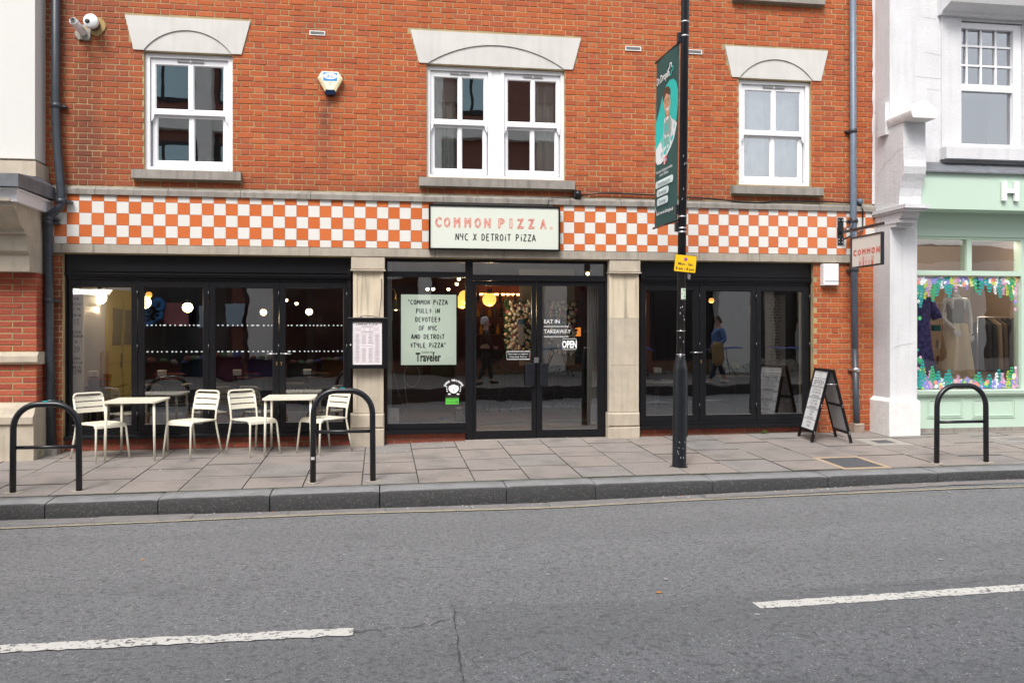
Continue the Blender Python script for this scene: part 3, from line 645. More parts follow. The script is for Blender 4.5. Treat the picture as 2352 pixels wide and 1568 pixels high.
def curtain(x0,x1,z0,z1,y,label,amp=.03,wl=.11,m=CURT):
    n=max(12,int((x1-x0)/.008)); mb=MB()
    vs=[]
    for k,z in enumerate((z0,(z0*2+z1)/3,(z0+z1*2)/3,z1)):
        for i in range(n+1):
            x=x0+(x1-x0)*i/n; vs.append((x,y+amp*math.sin(6.283*(x-x0)/wl+.4*k)+.3*amp*math.sin(17*x+k),z))
    mb.add(vs,[(j*(n+1)+i,j*(n+1)+i+1,(j+1)*(n+1)+i+1,(j+1)*(n+1)+i) for j in range(3) for i in range(n)],0,True)
    o=mb.obj('curtain',m,None,label=label,cat='curtain'); return o
a=wz[1]; zt=a[3]-.05
curtain(U(990,.2),U(1047,.2),a[2],zt,.20,'pale curtain hanging at the left edge of the double window')
curtain(U(1222,.2),U(1288,.2),a[2],zt,.20,'pale curtain hanging at the right edge of the double window')
curtain(U(1222,.2),U(1288,.2),zt-.38,zt,.175,'short valance blind across the right half of the double window',.012,.3,mat('blind_cloth',(.50,.50,.46),.9))
curtain(U(995,.2),U(1056,.2),zt-.42,zt,.175,'short valance blind across the left half of the double window',.012,.3,MATS['blind_cloth'])
a=wz[2]; curtain(a[0],a[1],a[2],zt-.02,.235,'pale net curtain filling the right-hand upper window',.02,.17,mat('net_curtain',(.76,.83,.83),.95,.5,5,dark=.62))
curtain(a[0]+.02,a[0]+.22,a[2]+.5,a[3]-.1,.20,'brownish curtain edge inside the right-hand upper window',.02,.09,mat('taupe_cloth',(.25,.22,.2),.9))
pl=thing('potted_plant','little green pot plant on the inner sill of the left upper window','plant',(U(474,.32),.34,wz[0][2]+.12))
MB().lathe([(0,0),(.035,0),(.045,.07),(.04,.07)],n=14).obj('pot',BRASS,pl); lf=MB()
for i in range(40):
    a_=R.uniform(0,6.28); c_=Vector((math.cos(a_)*R.uniform(.01,.10),math.sin(a_)*.05,R.uniform(.08,.16))); d=Vector((math.cos(a_),math.sin(a_),R.uniform(-.4,.6)))*.035; p=Vector((-d.y,d.x,.01))*.4
    lf.add([c_,c_+d*.5+p,c_+d,c_+d*.5-p],[(0,1,2,3)])
lf.obj('foliage',LEAF,pl)
bxo=MB().box(U(1163,.3),U(1180,.3),.40,.46,WIN[1][2]+.03,WIN[1][2]+.17).obj('white_box',WHITE,None,label='white box on the inner sill of the double window',cat='box')
# vents
for k,(x,y) in enumerate([(729,77),(1454,112.5),(1594,120)]):
    x0,x1,z0,z1=U(x-18,0),U(x+18,0),V(x,y+5,0),V(x,y-5,0)
    o=thing('air_vent',['white slotted air vent in the brickwork above the alarm box','white slotted air vent left of the lamp post banner','white slotted air vent right of the lamp post'][k],'vent',((x0+x1)/2,0,(z0+z1)/2),group='air vents in the upper brickwork')
    w_,h_=(x1-x0)/2,(z1-z0)/2
    MB().box(-w_,w_,-.004,.01,-h_,h_).obj('backing',SEAL,o); mb=MB()
    mb.box(-w_,w_,-.012,-.004,h_*.72,h_); mb.box(-w_,w_,-.012,-.004,-h_,-h_*.72); mb.box(-w_,-w_*.9,-.012,-.004,-h_*.72,h_*.72); mb.box(w_*.9,w_,-.012,-.004,-h_*.72,h_*.72)
    mb.obj('frame',WHITE,o)
    for i in range(3): MB().box(-w_*.9,w_*.9,-.014,-.005,-h_*.60+i*h_*.46,-h_*.60+i*h_*.46+h_*.13).obj('slat',mat('vent_slat',(.48,.48,.47),.6),o)
# ---------------------------------------------------------------- pilasters
def pil(x0,x1,cap,shaft,base,joints):
    o=thing('pilaster_group','', '') if 0 else None
    def blk(a,b_,z0,z1,yf,m=STONE_P,recess=False):
        mb=MB(); 
        if recess:
            e=.045; mb.box(a,a+e,yf,.3,z0,z1); mb.box(b_-e,b_,yf,.3,z0,z1); mb.box(a+e,b_-e,yf+.012,.3,z0,z1)
        else: mb.cbox(a,b_,yf,.3,z0,z1,.004)
        mb.obj('pilaster_stone',m,bld)
    sx0,sx1=shaft; cx0,cx1=cap; bx0,bx1=base
    zc0,zc1=x0,x1
    return blk
PST=mat('stained_stone',(.62,.53,.40),.85,.3,5,.3,70,streak=.8,dark=.7)
def pilaster(cx0,cx1,cz0,sx0,sx1,bx0,bx1,bz1,zj,zb):
    def B(a,b_,z0,z1,yf,rec,m=STONE_P):
        mb=MB()
        if rec:
            e=.05; mb.box(a,a+e,yf,.3,z0,z1); mb.box(b_-e,b_,yf,.3,z0,z1); mb.box(a+e,b_-e,yf+.014,.3,z0,z1)
        else: mb.cbox(a,b_,yf,.3,z0,z1,.006)
        mb.obj('pilaster_stone',m,bld)
    B(cx0,cx1,cz0,2.510,-.035,False)
    zs=[cz0-.003]+zj+[bz1]
    for i,(z1,z0) in enumerate(zip(zs,zs[1:])): B(sx0,sx1,z0+.003,z1,-.005,True,PST if i==0 else STONE_P)
    mb=MB(); mb.cbox(bx0,bx1,-.05,.3,bz1-.20,bz1-.003,.02); mb.obj('pilaster_stone',STONE_P,bld)
    MB().cbox(bx0+.0,bx1-.0,-.055,.3,zb,bz1-.205,.012).obj('pilaster_stone',STONE_P,bld)
    MB().box(cx0-.01,cx1+.01,-.05,.3,cz0-.022,cz0-.004).obj('capital_moulding',STONE_P,bld)
pilaster(U(806.6,-.03),U(884,-.03),V(840,618,-.03),U(811,0),U(881,0),U(804.7,-.05),U(882.6,-.05),V(840,950,-.05),[V(840,735,0),V(840,846,0)],-.1)
pilaster(U(1400,-.03),U(1471,-.03),V(1430,624,-.03),U(1399,0),U(1467,0),U(1397,-.05),U(1470,-.05),V(1430,947,-.05),[V(1430,731,0),V(1430,839,0)],-.05)
# ---------------------------------------------------------------- shopfronts
YF=.10
def framebox(mb,x0,x1,z0,z1,y0=YF,y1=YF+.07): mb.box(x0,x1,y0,y1,z0,z1)
def bay(name,x0,x1,glz,zgt,zgb,zsill,header=True,label=None):
    """bay of bifold leaves. glz: list of (gx0,gx1) pixel pairs at the glass plane"""
    f=MB().box(x0,x0+.05,YF-.01,.26,zsill,2.508)
    f.box(x1-.05,x1,YF-.01,.26,zsill,2.508)
    zh=zgt+.17
    f.box(x0+.05,x1-.05,YF,.26,zgt+.085,zgt+.125); f.box(x0+.05,x1-.05,YF,.26,zsill,zsill+.045)
    fo=f.obj('shopfront_frame',BLACKP,bld)
    MB().box(x0,x1,.075,.3,zgt+.175,2.5085).obj('header_panel',BLACKP,bld)
    mb=MB(); mb.box(x0,x1,.052,.3,zgt+.150,zgt+.172); mb.box(x0,x1,.065,.3,zgt+.126,zgt+.147); mb.box(x0+.06,x1-.06,.058,.076,zgt+.195,zgt+.203); mb.obj('header_moulding',BLACKP,bld)
    MB().add([(x0-.03,.02,zsill-.055),(x1+.03,.02,zsill-.055),(x1+.03,.3,zsill-.055),(x0-.03,.3,zsill-.055),(x0-.03,.02,zsill-.02),(x1+.03,.02,zsill-.02),(x1+.03,.11,zsill),(x0-.03,.11,zsill),(x1+.03,.3,zsill),(x0-.03,.3,zsill)],
       [(0,3,2,1),(4,5,6,7),(7,6,8,9),(0,1,5,4),(1,2,8,6,5),(3,0,4,7,9)]).obj('shopfront_sill',BLACKP,bld)
    gx=[(U(a,.14),U(b_,.14)) for a,b_ in glz]; ed=[x0+.052]+[(gx[i][1]+gx[i+1][0])/2 for i in range(len(gx)-1)]+[x1-.052]
    for i,(a,b_) in enumerate(gx):
        l=MB(); X0,X1=ed[i]+.003,ed[i+1]-.003; zt_=zgt+.083; zb_=zsill+.047
        y=.115
        l.box(X0,a,y,y+.06,zb_,zt_); l.box(b_,X1,y,y+.06,zb_,zt_); l.box(a,b_,y,y+.06,zgt,zt_); l.box(a,b_,y,y+.06,zb_,zgb)
        e=.012
        l.add([(a,y+.004,zgb),(b_,y+.004,zgb),(b_,y+.004,zgt),(a,y+.004,zgt),(a+e,y+.02,zgb+e),(b_-e,y+.02,zgb+e),(b_-e,y+.02,zgt-e),(a+e,y+.02,zgt-e)],[(0,1,5,4),(1,2,6,5),(2,3,7,6),(3,0,4,7)])
        lo=l.obj('glazed_door_leaf',BLACKP,bld)
        MB().add([(a-.004,.14,zgb-.004),(b_+.004,.14,zgb-.004),(b_+.004,.14,zgt+.004),(a-.004,.14,zgt+.004)],[(0,1,2,3)]).obj('pane',GLASS,lo)
        MB().box(a+.01,b_-.01,.118,.135,zgb+.001,zgb+.009).obj('bottom_trim',STEEL,lo)
        for hz in (zgb+.12,(zgb+zgt)/2+.1,zgt-.1): 
            MB().tube([(X1,.105,hz-.05),(X1,.105,hz+.05)],.011,8).obj('hinge',BLACKM,lo)
    return gx,ed
def lever(x,z,side,parent):
    o=MB().lathe([(0,0),(.011,0),(.011,-.03),(.0,-.03)],(x,.115,z),10,axis='y').tube([(x,.085,z),(x+side*.13,.082,z-.003)],.008,8).obj('lever_handle',STEEL,parent)
    MB().cbox(x-.008,x+.008,.106,.12,z-.155,z-.11,.003).obj('keyhole',BRASS,parent)
zgt=V(165,657,.14); zgb=V(165,977,.14)
bx0,bx1=U(146,.1),U(806,.1)
gx,ed=bay('left',bx0,bx1,[(165,304),(331,468),(494,628),(655,790)],zgt,zgb,.155)
lever(ed[3]-.03,V(635,812,.12),-1,bld); lever(ed[3]+.03,V(635,812,.12),1,bld)
rx0,rx1=U(1471,.1),U(1868,.1); 
bay('right',rx0,rx1,[(1481.7,1592),(1619,1725),(1746,1844)],V(1619,667,.14),V(1619,952,.14),.16)
lever(U(1610,.12),V(1600,812-.5*0,.12)+.02,-1,bld)
# plinths of brick below the bays
PB=[]
def plinth(x0,x1,z0,z1):
    MB().box(x0,x1,.105,.3,z0-.1,z1).obj('plinth_core',MORTAR,bld)
    z=z1
    k=0
    while z>z0-.08:
        x=x0-(.11 if k%2 else 0)
        while x<x1:
            a,b_=max(x,x0),min(x+.225,x1)
            if b_-a>.03: PB.append((a+.005,b_-.005,z-.070,z-.004,.096+R.uniform(-.003,.003)))
            x+=.225
        z-=.075;k+=1
plinth(bx0,bx1,-.07,.098); plinth(U(886,.1),U(1069,.1),-.04,.098); plinth(rx0,rx1,.0,.103)
for x0,x1,z0,z1,y in PB: MB().cbox(x0,x1,y,y+.05,z0,z1,.005).obj('plinth_brick',PLINTH,bld)
# centre bay: fixed window and double door
zt1=V(1080,597,.1); cx0,cx1=U(884,.1),U(1397,.1)
f=MB(); ztr0=V(1080,637,.1); ztr1=V(1080,625,.1); xm0,xm1=U(1070,.1),U(1086,.1)
f.box(cx0,cx0+.035,YF-.01,.22,.16,2.508); f.box(cx1-.05,cx1,YF-.01,.22,-.02,2.508); f.box(xm0,xm1,YF-.015,.22,-.02,2.46); f.box(cx0+.035,cx1-.05,YF-.012,.22,2.46,2.508)
f.box(cx0+.035,xm0,YF-.005,.22,ztr0,ztr1); f.box(xm1,cx1-.05,YF-.025,.22,V(1200,650,.1)+.03,V(1200,632,.1)); f.box(cx0+.035,xm0,YF-.005,.22,.162,.235)
cf=f.obj('shopfront_frame',BLACKP,bld)
def pane(x0,x1,z0,z1,y=.14,par=None): MB().add([(x0,y,z0),(x1,y,z0),(x1,y,z1),(x0,y,z1)],[(0,1,2,3)]).obj('pane',GLASS,par or cf)
pane(cx0+.03,xm0+.005,.23,ztr0+.005); pane(cx0+.03,xm0+.005,ztr1-.005,2.465); pane(xm1-.005,cx1-.045,V(1200,632,.1)-.005,2.465)
MB().box(cx0+.04,xm0-.005,.116,.137,.236,.244).obj('bottom_trim',STEEL,cf)
MB().box(cx0-.01,xm0,.02,.3,.1,.158).obj('shopfront_sill',BLACKP,bld)
MB().box(cx1-.05-2.0,cx1,.0,.3,-.1,-.0).obj('threshold',mat('pale_concrete',(.33,.31,.28)),bld)
dz1=V(1200,650,.1)+.026; dz0=.012
dxm=(U(1221.5,.1)+U(1243,.1))/2
for k,(x0,x1,g0,g1) in enumerate([(xm1+.004,dxm-.004,U(1089,.12)+.03,U(1221,.12)),(dxm+.004,cx1-.054,U(1245,.12),U(1373,.12))]):
    zt_,zb_=V(1160,656,.12),V(1160,988,.12); y=.10
    d=MB(); d.box(x0,g0,y,y+.05,dz0,dz1); d.box(g1,x1,y,y+.05,dz0,dz1); d.box(g0,g1,y,y+.05,zt_,dz1); d.box(g0,g1,y,y+.05,dz0,zb_)
    do=d.obj('door',BLACKP,bld); pane(g0-.004,g1+.004,zb_-.004,zt_+.004,.125,do)
    MB().box(g0+.01,g1-.01,.104,.122,zb_+.001,zb_+.008).obj('bottom_trim',STEEL,do)
    hx=g1-.02 if k==0 else g0-.03
    MB().cbox(hx-.075 if k==0 else hx-.005,hx+.055 if k==0 else hx+.105,.045,.098,V(1240,886,.08),V(1240,834,.08),.008).obj('door_handle_box',BLACKM,do)
MB().cbox(dxm-.035,dxm+.03,.082,.1,V(1240,833,.09),V(1240,821,.09),.002).obj('lock_plate',STEEL,bld)
def YO(x,X):   # depth at which a line of constant X crosses column x
    a=(x-1176)/F; k=(ST+a*CT)/(CT-a*ST); return CY+(X-CX)/k
# ================================================================ SIGNS AND FITTINGS ON THE FRONT
def outline_word(s,h,cx,z,fn,mat_,parent,sx=1,gap=1.6,wd=.006,pos=None,lw=None):
    """hollow hand-drawn block capitals: a doubled outline of every letter"""
    mb=MB(); n=len(s); tot=0; adv=[]
    for c in s:
        a=(.55 if c in ' I.' else .78)*h*sx; adv.append(a); tot+=a*gap
    x=cx-tot/2
    for ci,(c,a) in enumerate(zip(s,adv)):
        if pos: x=pos[ci]
        if c not in ' .':
            cu=bpy.data.curves.new('t','FONT'); cu.body=c; cu.size=h/.73; cu.offset=.012*h; cu.resolution_u=2; o=bpy.data.objects.new('t',cu); me=bpy.data.meshes.new_from_object(o)
            ed={}
            for p in me.polygons:
                for k in p.edge_keys: ed[k]=ed.get(k,0)+1
            vs=[v_.co for v_ in me.vertices]; xs_=[v_.x for v_ in vs]; x0=min(xs_); w_=max(xs_)-x0 or .01; sc_=min(1.0,a*1.15/w_)*sx if sx<1 else min(1.15,a*1.15/w_)
            if lw: sc_=(lw*(.4 if c=='I' else 1))/w_; x=x-(lw*(.4 if c=='I' else 1))/2
            for k,m_ in ed.items():
                if m_==1:
                    for dx,dy,q in ((0,0,1),(.07*h,.05*h,.45)):
                        p0=(x+(vs[k[0]].x-x0)*sc_+dx,z+vs[k[0]].y*.95+dy); p1=(x+(vs[k[1]].x-x0)*sc_+dx,z+vs[k[1]].y*.95+dy)
                        ribbon(mb,[p0,p1],wd*q,fn,.0015)
            bpy.data.objects.remove(o); bpy.data.curves.remove(cu); bpy.data.meshes.remove(me)
        if c=='.': ribbon(mb,arc(x+.05*h,z+.08*h,.11*h,0,330,9),wd,fn,.0015,closed=True)
        x+=a*gap
    return mb.obj('lettering',mat_,parent)
# fascia sign
sx0,sx1=U(985,-.12),U(1286.3,-.12); sz0,sz1=V(1136,575,-.12),V(1136,472,-.12); sz0=V(985,572.7,-.12); sz1=V(985,468.6,-.12)
sg=thing('shop_sign','long framed sign with orange COMMON PIZZA lettering over NYC X DETROIT PIZZA','sign',((sx0+sx1)/2,-.12,(sz0+sz1)/2))
def rel(o,par):   # mesh written in world coordinates, brought into its parent's frame
    o.data.transform(Matrix.Translation(-Vector(par.location))); return o
mb=MB(); e=.022
mb.box(sx0,sx1,-.125,-.05,sz1-e,sz1); mb.box(sx0,sx1,-.125,-.05,sz0,sz0+e); mb.box(sx0,sx0+e,-.125,-.05,sz0+e,sz1-e); mb.box(sx1-e,sx1,-.125,-.05,sz0+e,sz1-e); rel(mb.obj('frame',BLACKP,sg),sg)
rel(MB().box(sx0+e,sx1-e,-.112,-.045,sz0+e,sz1-e).obj('panel',CREAMB,sg),sg)
f=fac(-.1125); W=sx1-sx0; H=sz1-sz0
rel(outline_word('COMMON PIZZA.',H*.225,sx0+W*.50,sz0+H*.50,f,REDI,sg,wd=.0052,pos=[sx0+W*(q-95)/2148 for q in (245,385,545,718,882,1040,1100,1270,1425,1580,1762,1960,2090)],lw=W*.043),sg)
mb=MB(); hand(mb,'NYC X DETROiT PiZZA',sx0+W*.505,sz0+H*.215,H*.15,f,.0135,w=.001,gap=.36,sx=.73); rel(mb.obj('lettering',INK,sg),sg)
mb=MB(); mb.tube([(U(1320,-.1),-.02,ZT+.01),(U(1260,-.09),-.085,ZT-.03),(U(1258,-.09),-.09,sz1)],.006,6); rel(mb.obj('cable',BLACKM,sg),sg)
# hanging sign
hx=U(1930,-.03); y0=YO(1957.6,hx); y1=YO(2027.6,hx)
zt_=V(1957.6,545.9,y0); zb_=V(1957.6,616.9,y0)
hs_=thing('hanging_sign','small square hanging sign with red lettering on a black wall arm','sign',(hx,0,zt_+.3))
mb=MB(); pz0,pz1=V(1923,562.8,-.03),V(1923,500,-.03); mb.cbox(hx-.045,hx+.045,-.045,-.03,pz0,pz1,.003); rel(mb.obj('wall_plate',BLACKM,hs_),hs_)
ya=YO(2030,hx); za=V(2030,513,ya)
mb=MB(); mb.box(hx-.012,hx+.012,ya,-.045,za-.02,za+.02); mb.tube([(hx+.0,-.05,za+.16)]+[(hx,-.16-.1*math.cos(t*.7),za+.13-.10*math.sin(t*.7)) for t in range(0,5)],.006,6)
mb.tube([(hx,-.31+.075*math.cos(t*.5),za+.10+.075*math.sin(t*.5)) for t in range(13)],.006,6); rel(mb.obj('arm',BLACKM,hs_),hs_)
for x,z in ((-.028,pz1-.04),(.028,pz1-.04),(-.028,(pz0+pz1)/2-.12),(.028,(pz0+pz1)/2-.12),(-.028,pz0+.04),(.028,pz0+.04)): rel(MB().lathe([(0,-.006),(.008,-.004),(.009,0)],(hx+x,-.045,z),8,axis='y').obj('bolt',STEEL,hs_),hs_)
mb=MB(); e=.02
mb.box(hx-.022,hx+.022,y1,y0,zt_-e,zt_); mb.box(hx-.022,hx+.022,y1,y0,zb_,zb_+e); mb.box(hx-.022,hx+.022,y1,y1+e,zb_+e,zt_-e); mb.box(hx-.022,hx+.022,y0-e,y0,zb_+e,zt_-e); rel(mb.obj('frame',BLACKM,hs_),hs_)
rel(MB().box(hx-.014,hx+.014,y1+e,y0-e,zb_+e,zt_-e).obj('panel',mat('sign_cream',(.72,.68,.62),.5),hs_),hs_)
HW=y0-y1; fh=lambda u,v,w=0:(hx-.0145-w,y0-u,v)
o=outline_word('COMMON',.085,HW*.53,zt_-.27,fh,REDI,hs_,gap=1.75,wd=.006); rel(o,hs_)
mb=MB()
for i,c in enumerate('PiZZA'):
    x=HW*(.27+i*.10); hand(mb,c,x+.02,zt_-.44,.08,fh,.008,w=.001,sx=.5)
    for dx in ((0,.03,.045) if c in 'iA' else (0,.04)): ribbon(mb,[(x+dx,zt_-.47),(x+dx+(.01 if c=='A' else 0),zb_+.15)],.008 if c in 'iA' else .004,fh,.001)
ribbon(mb,arc(HW*.82,zt_-.42,.010,0,330,8),.005,fh,.001,closed=True); rel(mb.obj('lettering',REDI,hs_),hs_)
for yy in (y0-.1,y1+.13): 
    mb=MB(); z=za-.02; k=0
    while z>zt_+.005: 
        mb.tube([(hx+(.008*math.cos(t*1.05) if k%2 else 0),yy+(0 if k%2 else .008*math.cos(t*1.05)),z-.014+.014*math.sin(t*1.05)) for t in range(6)],.003,5,closed=True); z-=.022; k+=1
    rel(mb.obj('chain',STEEL,hs_),hs_)
# alarm box
ax0,ax1=U((900+415/7.84)*.7656,-.05),U((900+1010/7.84)*.7656,-.05); axc=(ax0+ax1)/2; ar=(ax1-ax0)/2; az1=4.955; az0=4.66
al=thing('alarm_box','cream five-sided burglar alarm box with blue ac emblem on the brick wall','alarm',(axc,-.04,4.82)); f=fac(0)
P5=[(-ar*.68,.15),(ar*.62,.15),(ar*1.0,.055),(ar*.36,-.135),(-ar*.36,-.135),(-ar*1.0,.055)]; ALC=mat('alarm_cream',(.80,.79,.62),.4); TAN=mat('alarm_tan',(.60,.50,.30),.5)
mb=MB(); mb.prism(P5[::-1],f,-.04,.02); vs=[f(u,v,.02) for u,v in P5]+[f(u*.88,v*.9,.04) for u,v in P5]; mb.add(vs,[(i,i+6,(i+1)%6+6,(i+1)%6) for i in range(6)]+[(11,10,9,8,7,6)]); mb.obj('housing',ALC,al)
for s_ in (-1,1):
    q=[(s_*ar*.97,.05),(s_*ar*.78,.07),(s_*ar*.22,-.10),(s_*ar*.37,-.135)]; MB().prism(q if s_<0 else q[::-1],f,.02,.045).obj('side_grille',TAN,al)
    MB().lathe([(0,-.001),(.005,0)],(s_*ar*.68,-.0465,-.012),8,axis='y').obj('screw_hole',INK,al)
MB().prism([(-.055,-.10),(.055,-.10),(.075,-.135),(.05,-.165),(-.05,-.165),(-.075,-.135)][::-1],f,-.03,.05).obj('strobe',mat('strobe_lens',(.01,.02,.05),.15),al)
BLUE=mat('logo_blue',(.03,.25,.65),.5); fl_=lambda w0:(lambda u,v,w=0:(u,-w0-w,v))
MB().prism([(-.09,.02),(.09,.02),(.09,.13),(-.09,.13)][::-1],f,.0405,.0415).obj('emblem',BLUE,al)
MB().prism(arc(0,.083,.089,0,360,24,.041)[:-1][::-1],f,.0415,.0422).obj('emblem',WHITE,al)
text('ac',.062,0,.062,f,BLUE,'lettering',al,w=.0427,sx=1.45); text('01753',.012,0,-.008,f,GREYI,'lettering',al,w=.042); text('828241',.012,0,-.032,f,GREYI,'lettering',al,w=.042)
# flues
CEM=mat('cement_collar',(.33,.31,.27),.95,.5,12,.8,40)
def blob(r,n=14): return [(r*R.uniform(.8,1.15)*math.cos(6.283*i/n),r*R.uniform(.8,1.15)*math.sin(6.283*i/n)) for i in range(n)]
xa=U(193,0); za=5.34
fl1=thing('flue_pipe','slanting white boiler flue pipe with a notched end on the brick wall','flue',(xa,0,V(193,77,0)))
MB().prism(blob(.11)[::-1],fac(0),-.01,.022).obj('collar',CEM,fl1)
mb=MB(); mb.lathe([(.048,.0),(.048,-.30),(.044,-.32),(.040,-.32),(.040,-.22)],(0,0,0),24,axis='y'); o=mb.obj('outer_pipe',WHITEP,fl1)
mb=MB(); mb.lathe([(.030,-.02),(.030,-.335),(.026,-.335),(.026,-.1)],(0,0,0.006),20,axis='y'); mb.lathe([(0,-.21),(.040,-.21)],(0,0,0),20,axis='y'); o=mb.obj('inner_pipe',mat('flue_grey',(.35,.36,.35),.5),fl1)
fl1.rotation_euler=(math.radians(-9),0,math.radians(-6))
fl2=thing('flue_terminal','short round white flue terminal with one dark hole on the brick wall','flue',(U(219,0),0,V(219,60,0)))
MB().prism(blob(.13)[::-1],fac(0),-.01,.018).obj('collar',mat('tan_foam',(.45,.31,.13),.95,.4,20,.8,60),fl2)
MB().lathe([(.07,0),(.07,-.14)],(0,0,0),24,axis='y').obj('ribbed_body',mat('flue_dark',(.08,.075,.07),.6),fl2)
MB().lathe([(.072,-.13),(.088,-.14),(.09,-.19),(.085,-.20),(0,-.203)],(0,0,0),28,axis='y').obj('cap',WHITEP,fl2)
MB().lathe([(0,-.206),(.03,-.205),(.031,-.2)],(-.035,0,-.01),16,axis='y').obj('outlet',INK,fl2)
# drainpipes
dx=[(U(126,-.09),8),(U(128,-.09),V(128,240,-.09)),(U(134,-.09),V(134,330,-.09)),(U(141.5,-.12),V(141,455,-.12))]
dl=thing('drainpipe','dark blue-grey drainpipe with a swan-neck bend at the left end of the tiles','drainpipe',(U(115,-.08),-.09,0))
rp=.052; zA=V(141,455,-.12)
pts=[(U(127,-.09),-.09,8),(U(128,-.09),-.09,V(128,240,-.09)),(U(131,-.09),-.09,V(134,330,-.09)),(U(140,-.13),-.13,V(141,440,-.12)),(U(140.5,-.13),-.13,V(141,466,-.12)),(U(138,-.13),-.13,V(141,476,-.12)),(U(126,-.13),-.13,V(126,486,-.13)),(U(114,-.13),-.13,V(114,494,-.13)),(U(111,-.13),-.13,V(111,506,-.13)),(U(111,-.10),-.10,V(111,560,-.13)),(U(114,-.09),-.09,V(114,780,-.09)),(U(118,-.09),-.09,.02)]
rel(MB().tube(pts,rp,14).obj('pipe',DARKPIPE,dl),dl)
for x,y,Y in ((129,243,-.09),(140.5,462,-.13),(111,503,-.13),(111,512,-.13),(113,690,-.09),(117,922,-.09)):
    z=V(x,y,Y); X=U(x,Y); rel(MB().lathe([(rp,-.03),(rp+.008,-.028),(rp+.008,.028),(rp,.03)],(X,Y,z),16).box(X+rp*.5,X+rp+.06,Y+.01,.0,z-.012,z+.012).obj('bracket',DARKPIPE,dl),dl)
rel(MB().cbox(U(118,-.1)-.09,U(118,-.1)+.08,-.17,-.0,-.12,.03,.02).obj('foot_block',CEM,dl),dl)
dr=thing('drainpipe','pale blue-grey drainpipe running down beside the white pier','drainpipe',(U(1962,-.08),-.08,0))
pts=[(U(1958.5,-.08),-.08,8),(U(1960,-.08),-.08,V(1960,500,-.08)),(U(1963.5,-.08),-.08,V(1960,800,-.08)),(U(1967,-.08),-.08,V(1965,940,-.08)),(U(1968,-.08),-.08,.1)]
rel(MB().tube(pts[:3],rp*.9,14).obj('pipe',GREYPIPE,dr),dr); rel(MB().tube(pts[2:],rp*.86,14).obj('pipe',DARKPIPE,dr),dr)
for x,y in ((1959,301),(1961,507),(1962.5,620),(1966,849)):
    z=V(x,y,-.08); X=U(x,-.08); rel(MB().lathe([(rp*.9,-.03),(rp+.006,-.026),(rp+.006,.026),(rp*.9,.03)],(X,-.08,z),16).box(X-.09,X+.09,-.05,0,z-.012,z+.012).obj('bracket',DARKPIPE if y<800 else STEEL,dr),dr)
rel(MB().cbox(U(1968,-.08)-.08,U(1968,-.08)+.08,-.17,-.0,-.1,.16,.02).obj('foot_block',mat('tan_concrete',(.33,.26,.21),.9,.5,12,.5,50),dr),dr)
# white control box, cable, sockets
wb=thing('meter_box','small white box with a dark slot under the tiles beside the drainpipe','box',(0,0,0))
x0,x1,z0,z1=U(1891,-.09),U(1926,-.09),V(1891,655,-.09),V(1891,605.5,-.09); wb.location=((x0+x1)/2,0,z0)
rel(MB().cbox(x0,x1,-.1,.0,z0,z1,.006).obj('case',WHITEP,wb),wb); rel(MB().box(x0+.02,x1-.005,-.102,-.09,z0+.055,z0+.063).obj('slot',mat('teal_slot',(.02,.10,.12),.5),wb),wb)
cb=thing('wall_cable','black cable sagging along the stone ledge from a round junction box','cable',(U(1326,-.03),-.03,ZT+.06))
pts=[(U(x,-.035),-.035,V(x,y,-.035)) for x,y in ((1330,449),(1380,443.5),(1430,445),(1500,448),(1560,452),(1640,457),(1700,464),(1740,466.5),(1800,461),(1880,463),(1958,466),(1972,464))]
rel(MB().tube(pts,.011,8).obj('cable_run',BLACKM,cb),cb)
rel(MB().cbox(U(1326,-.04)-.05,U(1326,-.04)+.05,-.075,.0,V(1326,455,-.03),V(1326,438,-.03),.012).lathe([(.04,-.07),(.035,-.10),(0,-.105)],(U(1326,-.04),0,V(1326,446,-.04)),16,axis='y').obj('junction_box',BLACKM,cb),cb)
rel(MB().lathe([(.045,0),(.045,-.07),(.03,-.09),(0,-.09)],(U(1975,-.05),0,V(1975,463,-.05)),16,axis='y').obj('junction_box',GREYPIPE,cb),cb)
rel(MB().tube([(U(1975,-.05),-.05,V(1975,468,-.05)),(U(1981,-.05),-.06,V(1981,485,-.05)),(U(1981,-.05),-.05,V(1981,530,-.05)),(hx,-.12,zt_)],.012,8).obj('cable_run',BLACKM,cb),cb)
# menu case
mx0,mx1,mz0,mz1=U(800.5,-.10),U(888.5,-.10),V(800,846,-.10),V(800,731,-.10)
mc=thing('menu_case','black-framed menu case full of small print fixed to the left stone pilaster','menu',((mx0+mx1)/2,-.1,(mz0+mz1)/2)); e=.10; W=mx1-mx0;H=mz1-mz0
gx0,gx1=mx0+W*.105,mx1-W*.13; gz0,gz1=mz0+H*.075,mz1-H*.075-.0
mb=MB(); mb.cbox(mx0,mx1,-.115,-.02,gz1,mz1,.006); mb.cbox(mx0,mx1,-.115,-.02,mz0,gz0,.006); mb.cbox(mx0,gx0,-.1145,-.02,gz0,gz1,.004); mb.cbox(gx1,mx1,-.1145,-.02,gz0,gz1,.004); rel(mb.obj('frame',BLACKP,mc),mc)
rel(MB().box(mx0-.005,mx1+.005,-.125,-.02,mz1+.001,mz1+.012).obj('top_cap',STEEL,mc),mc)
rel(MB().box(gx0,gx1,-.095,-.02,gz0,gz1).obj('menu_sheet',mat('pink_paper',(.80,.74,.76),.6),mc),mc); f=fac(-.0955)
rel(MB().lathe([(0,-.012),(.012,-.008),(.013,0)],(mx0+.028,-.115,(mz0+mz1)/2-.02),12,axis='y').obj('lock',STEEL,mc),mc)
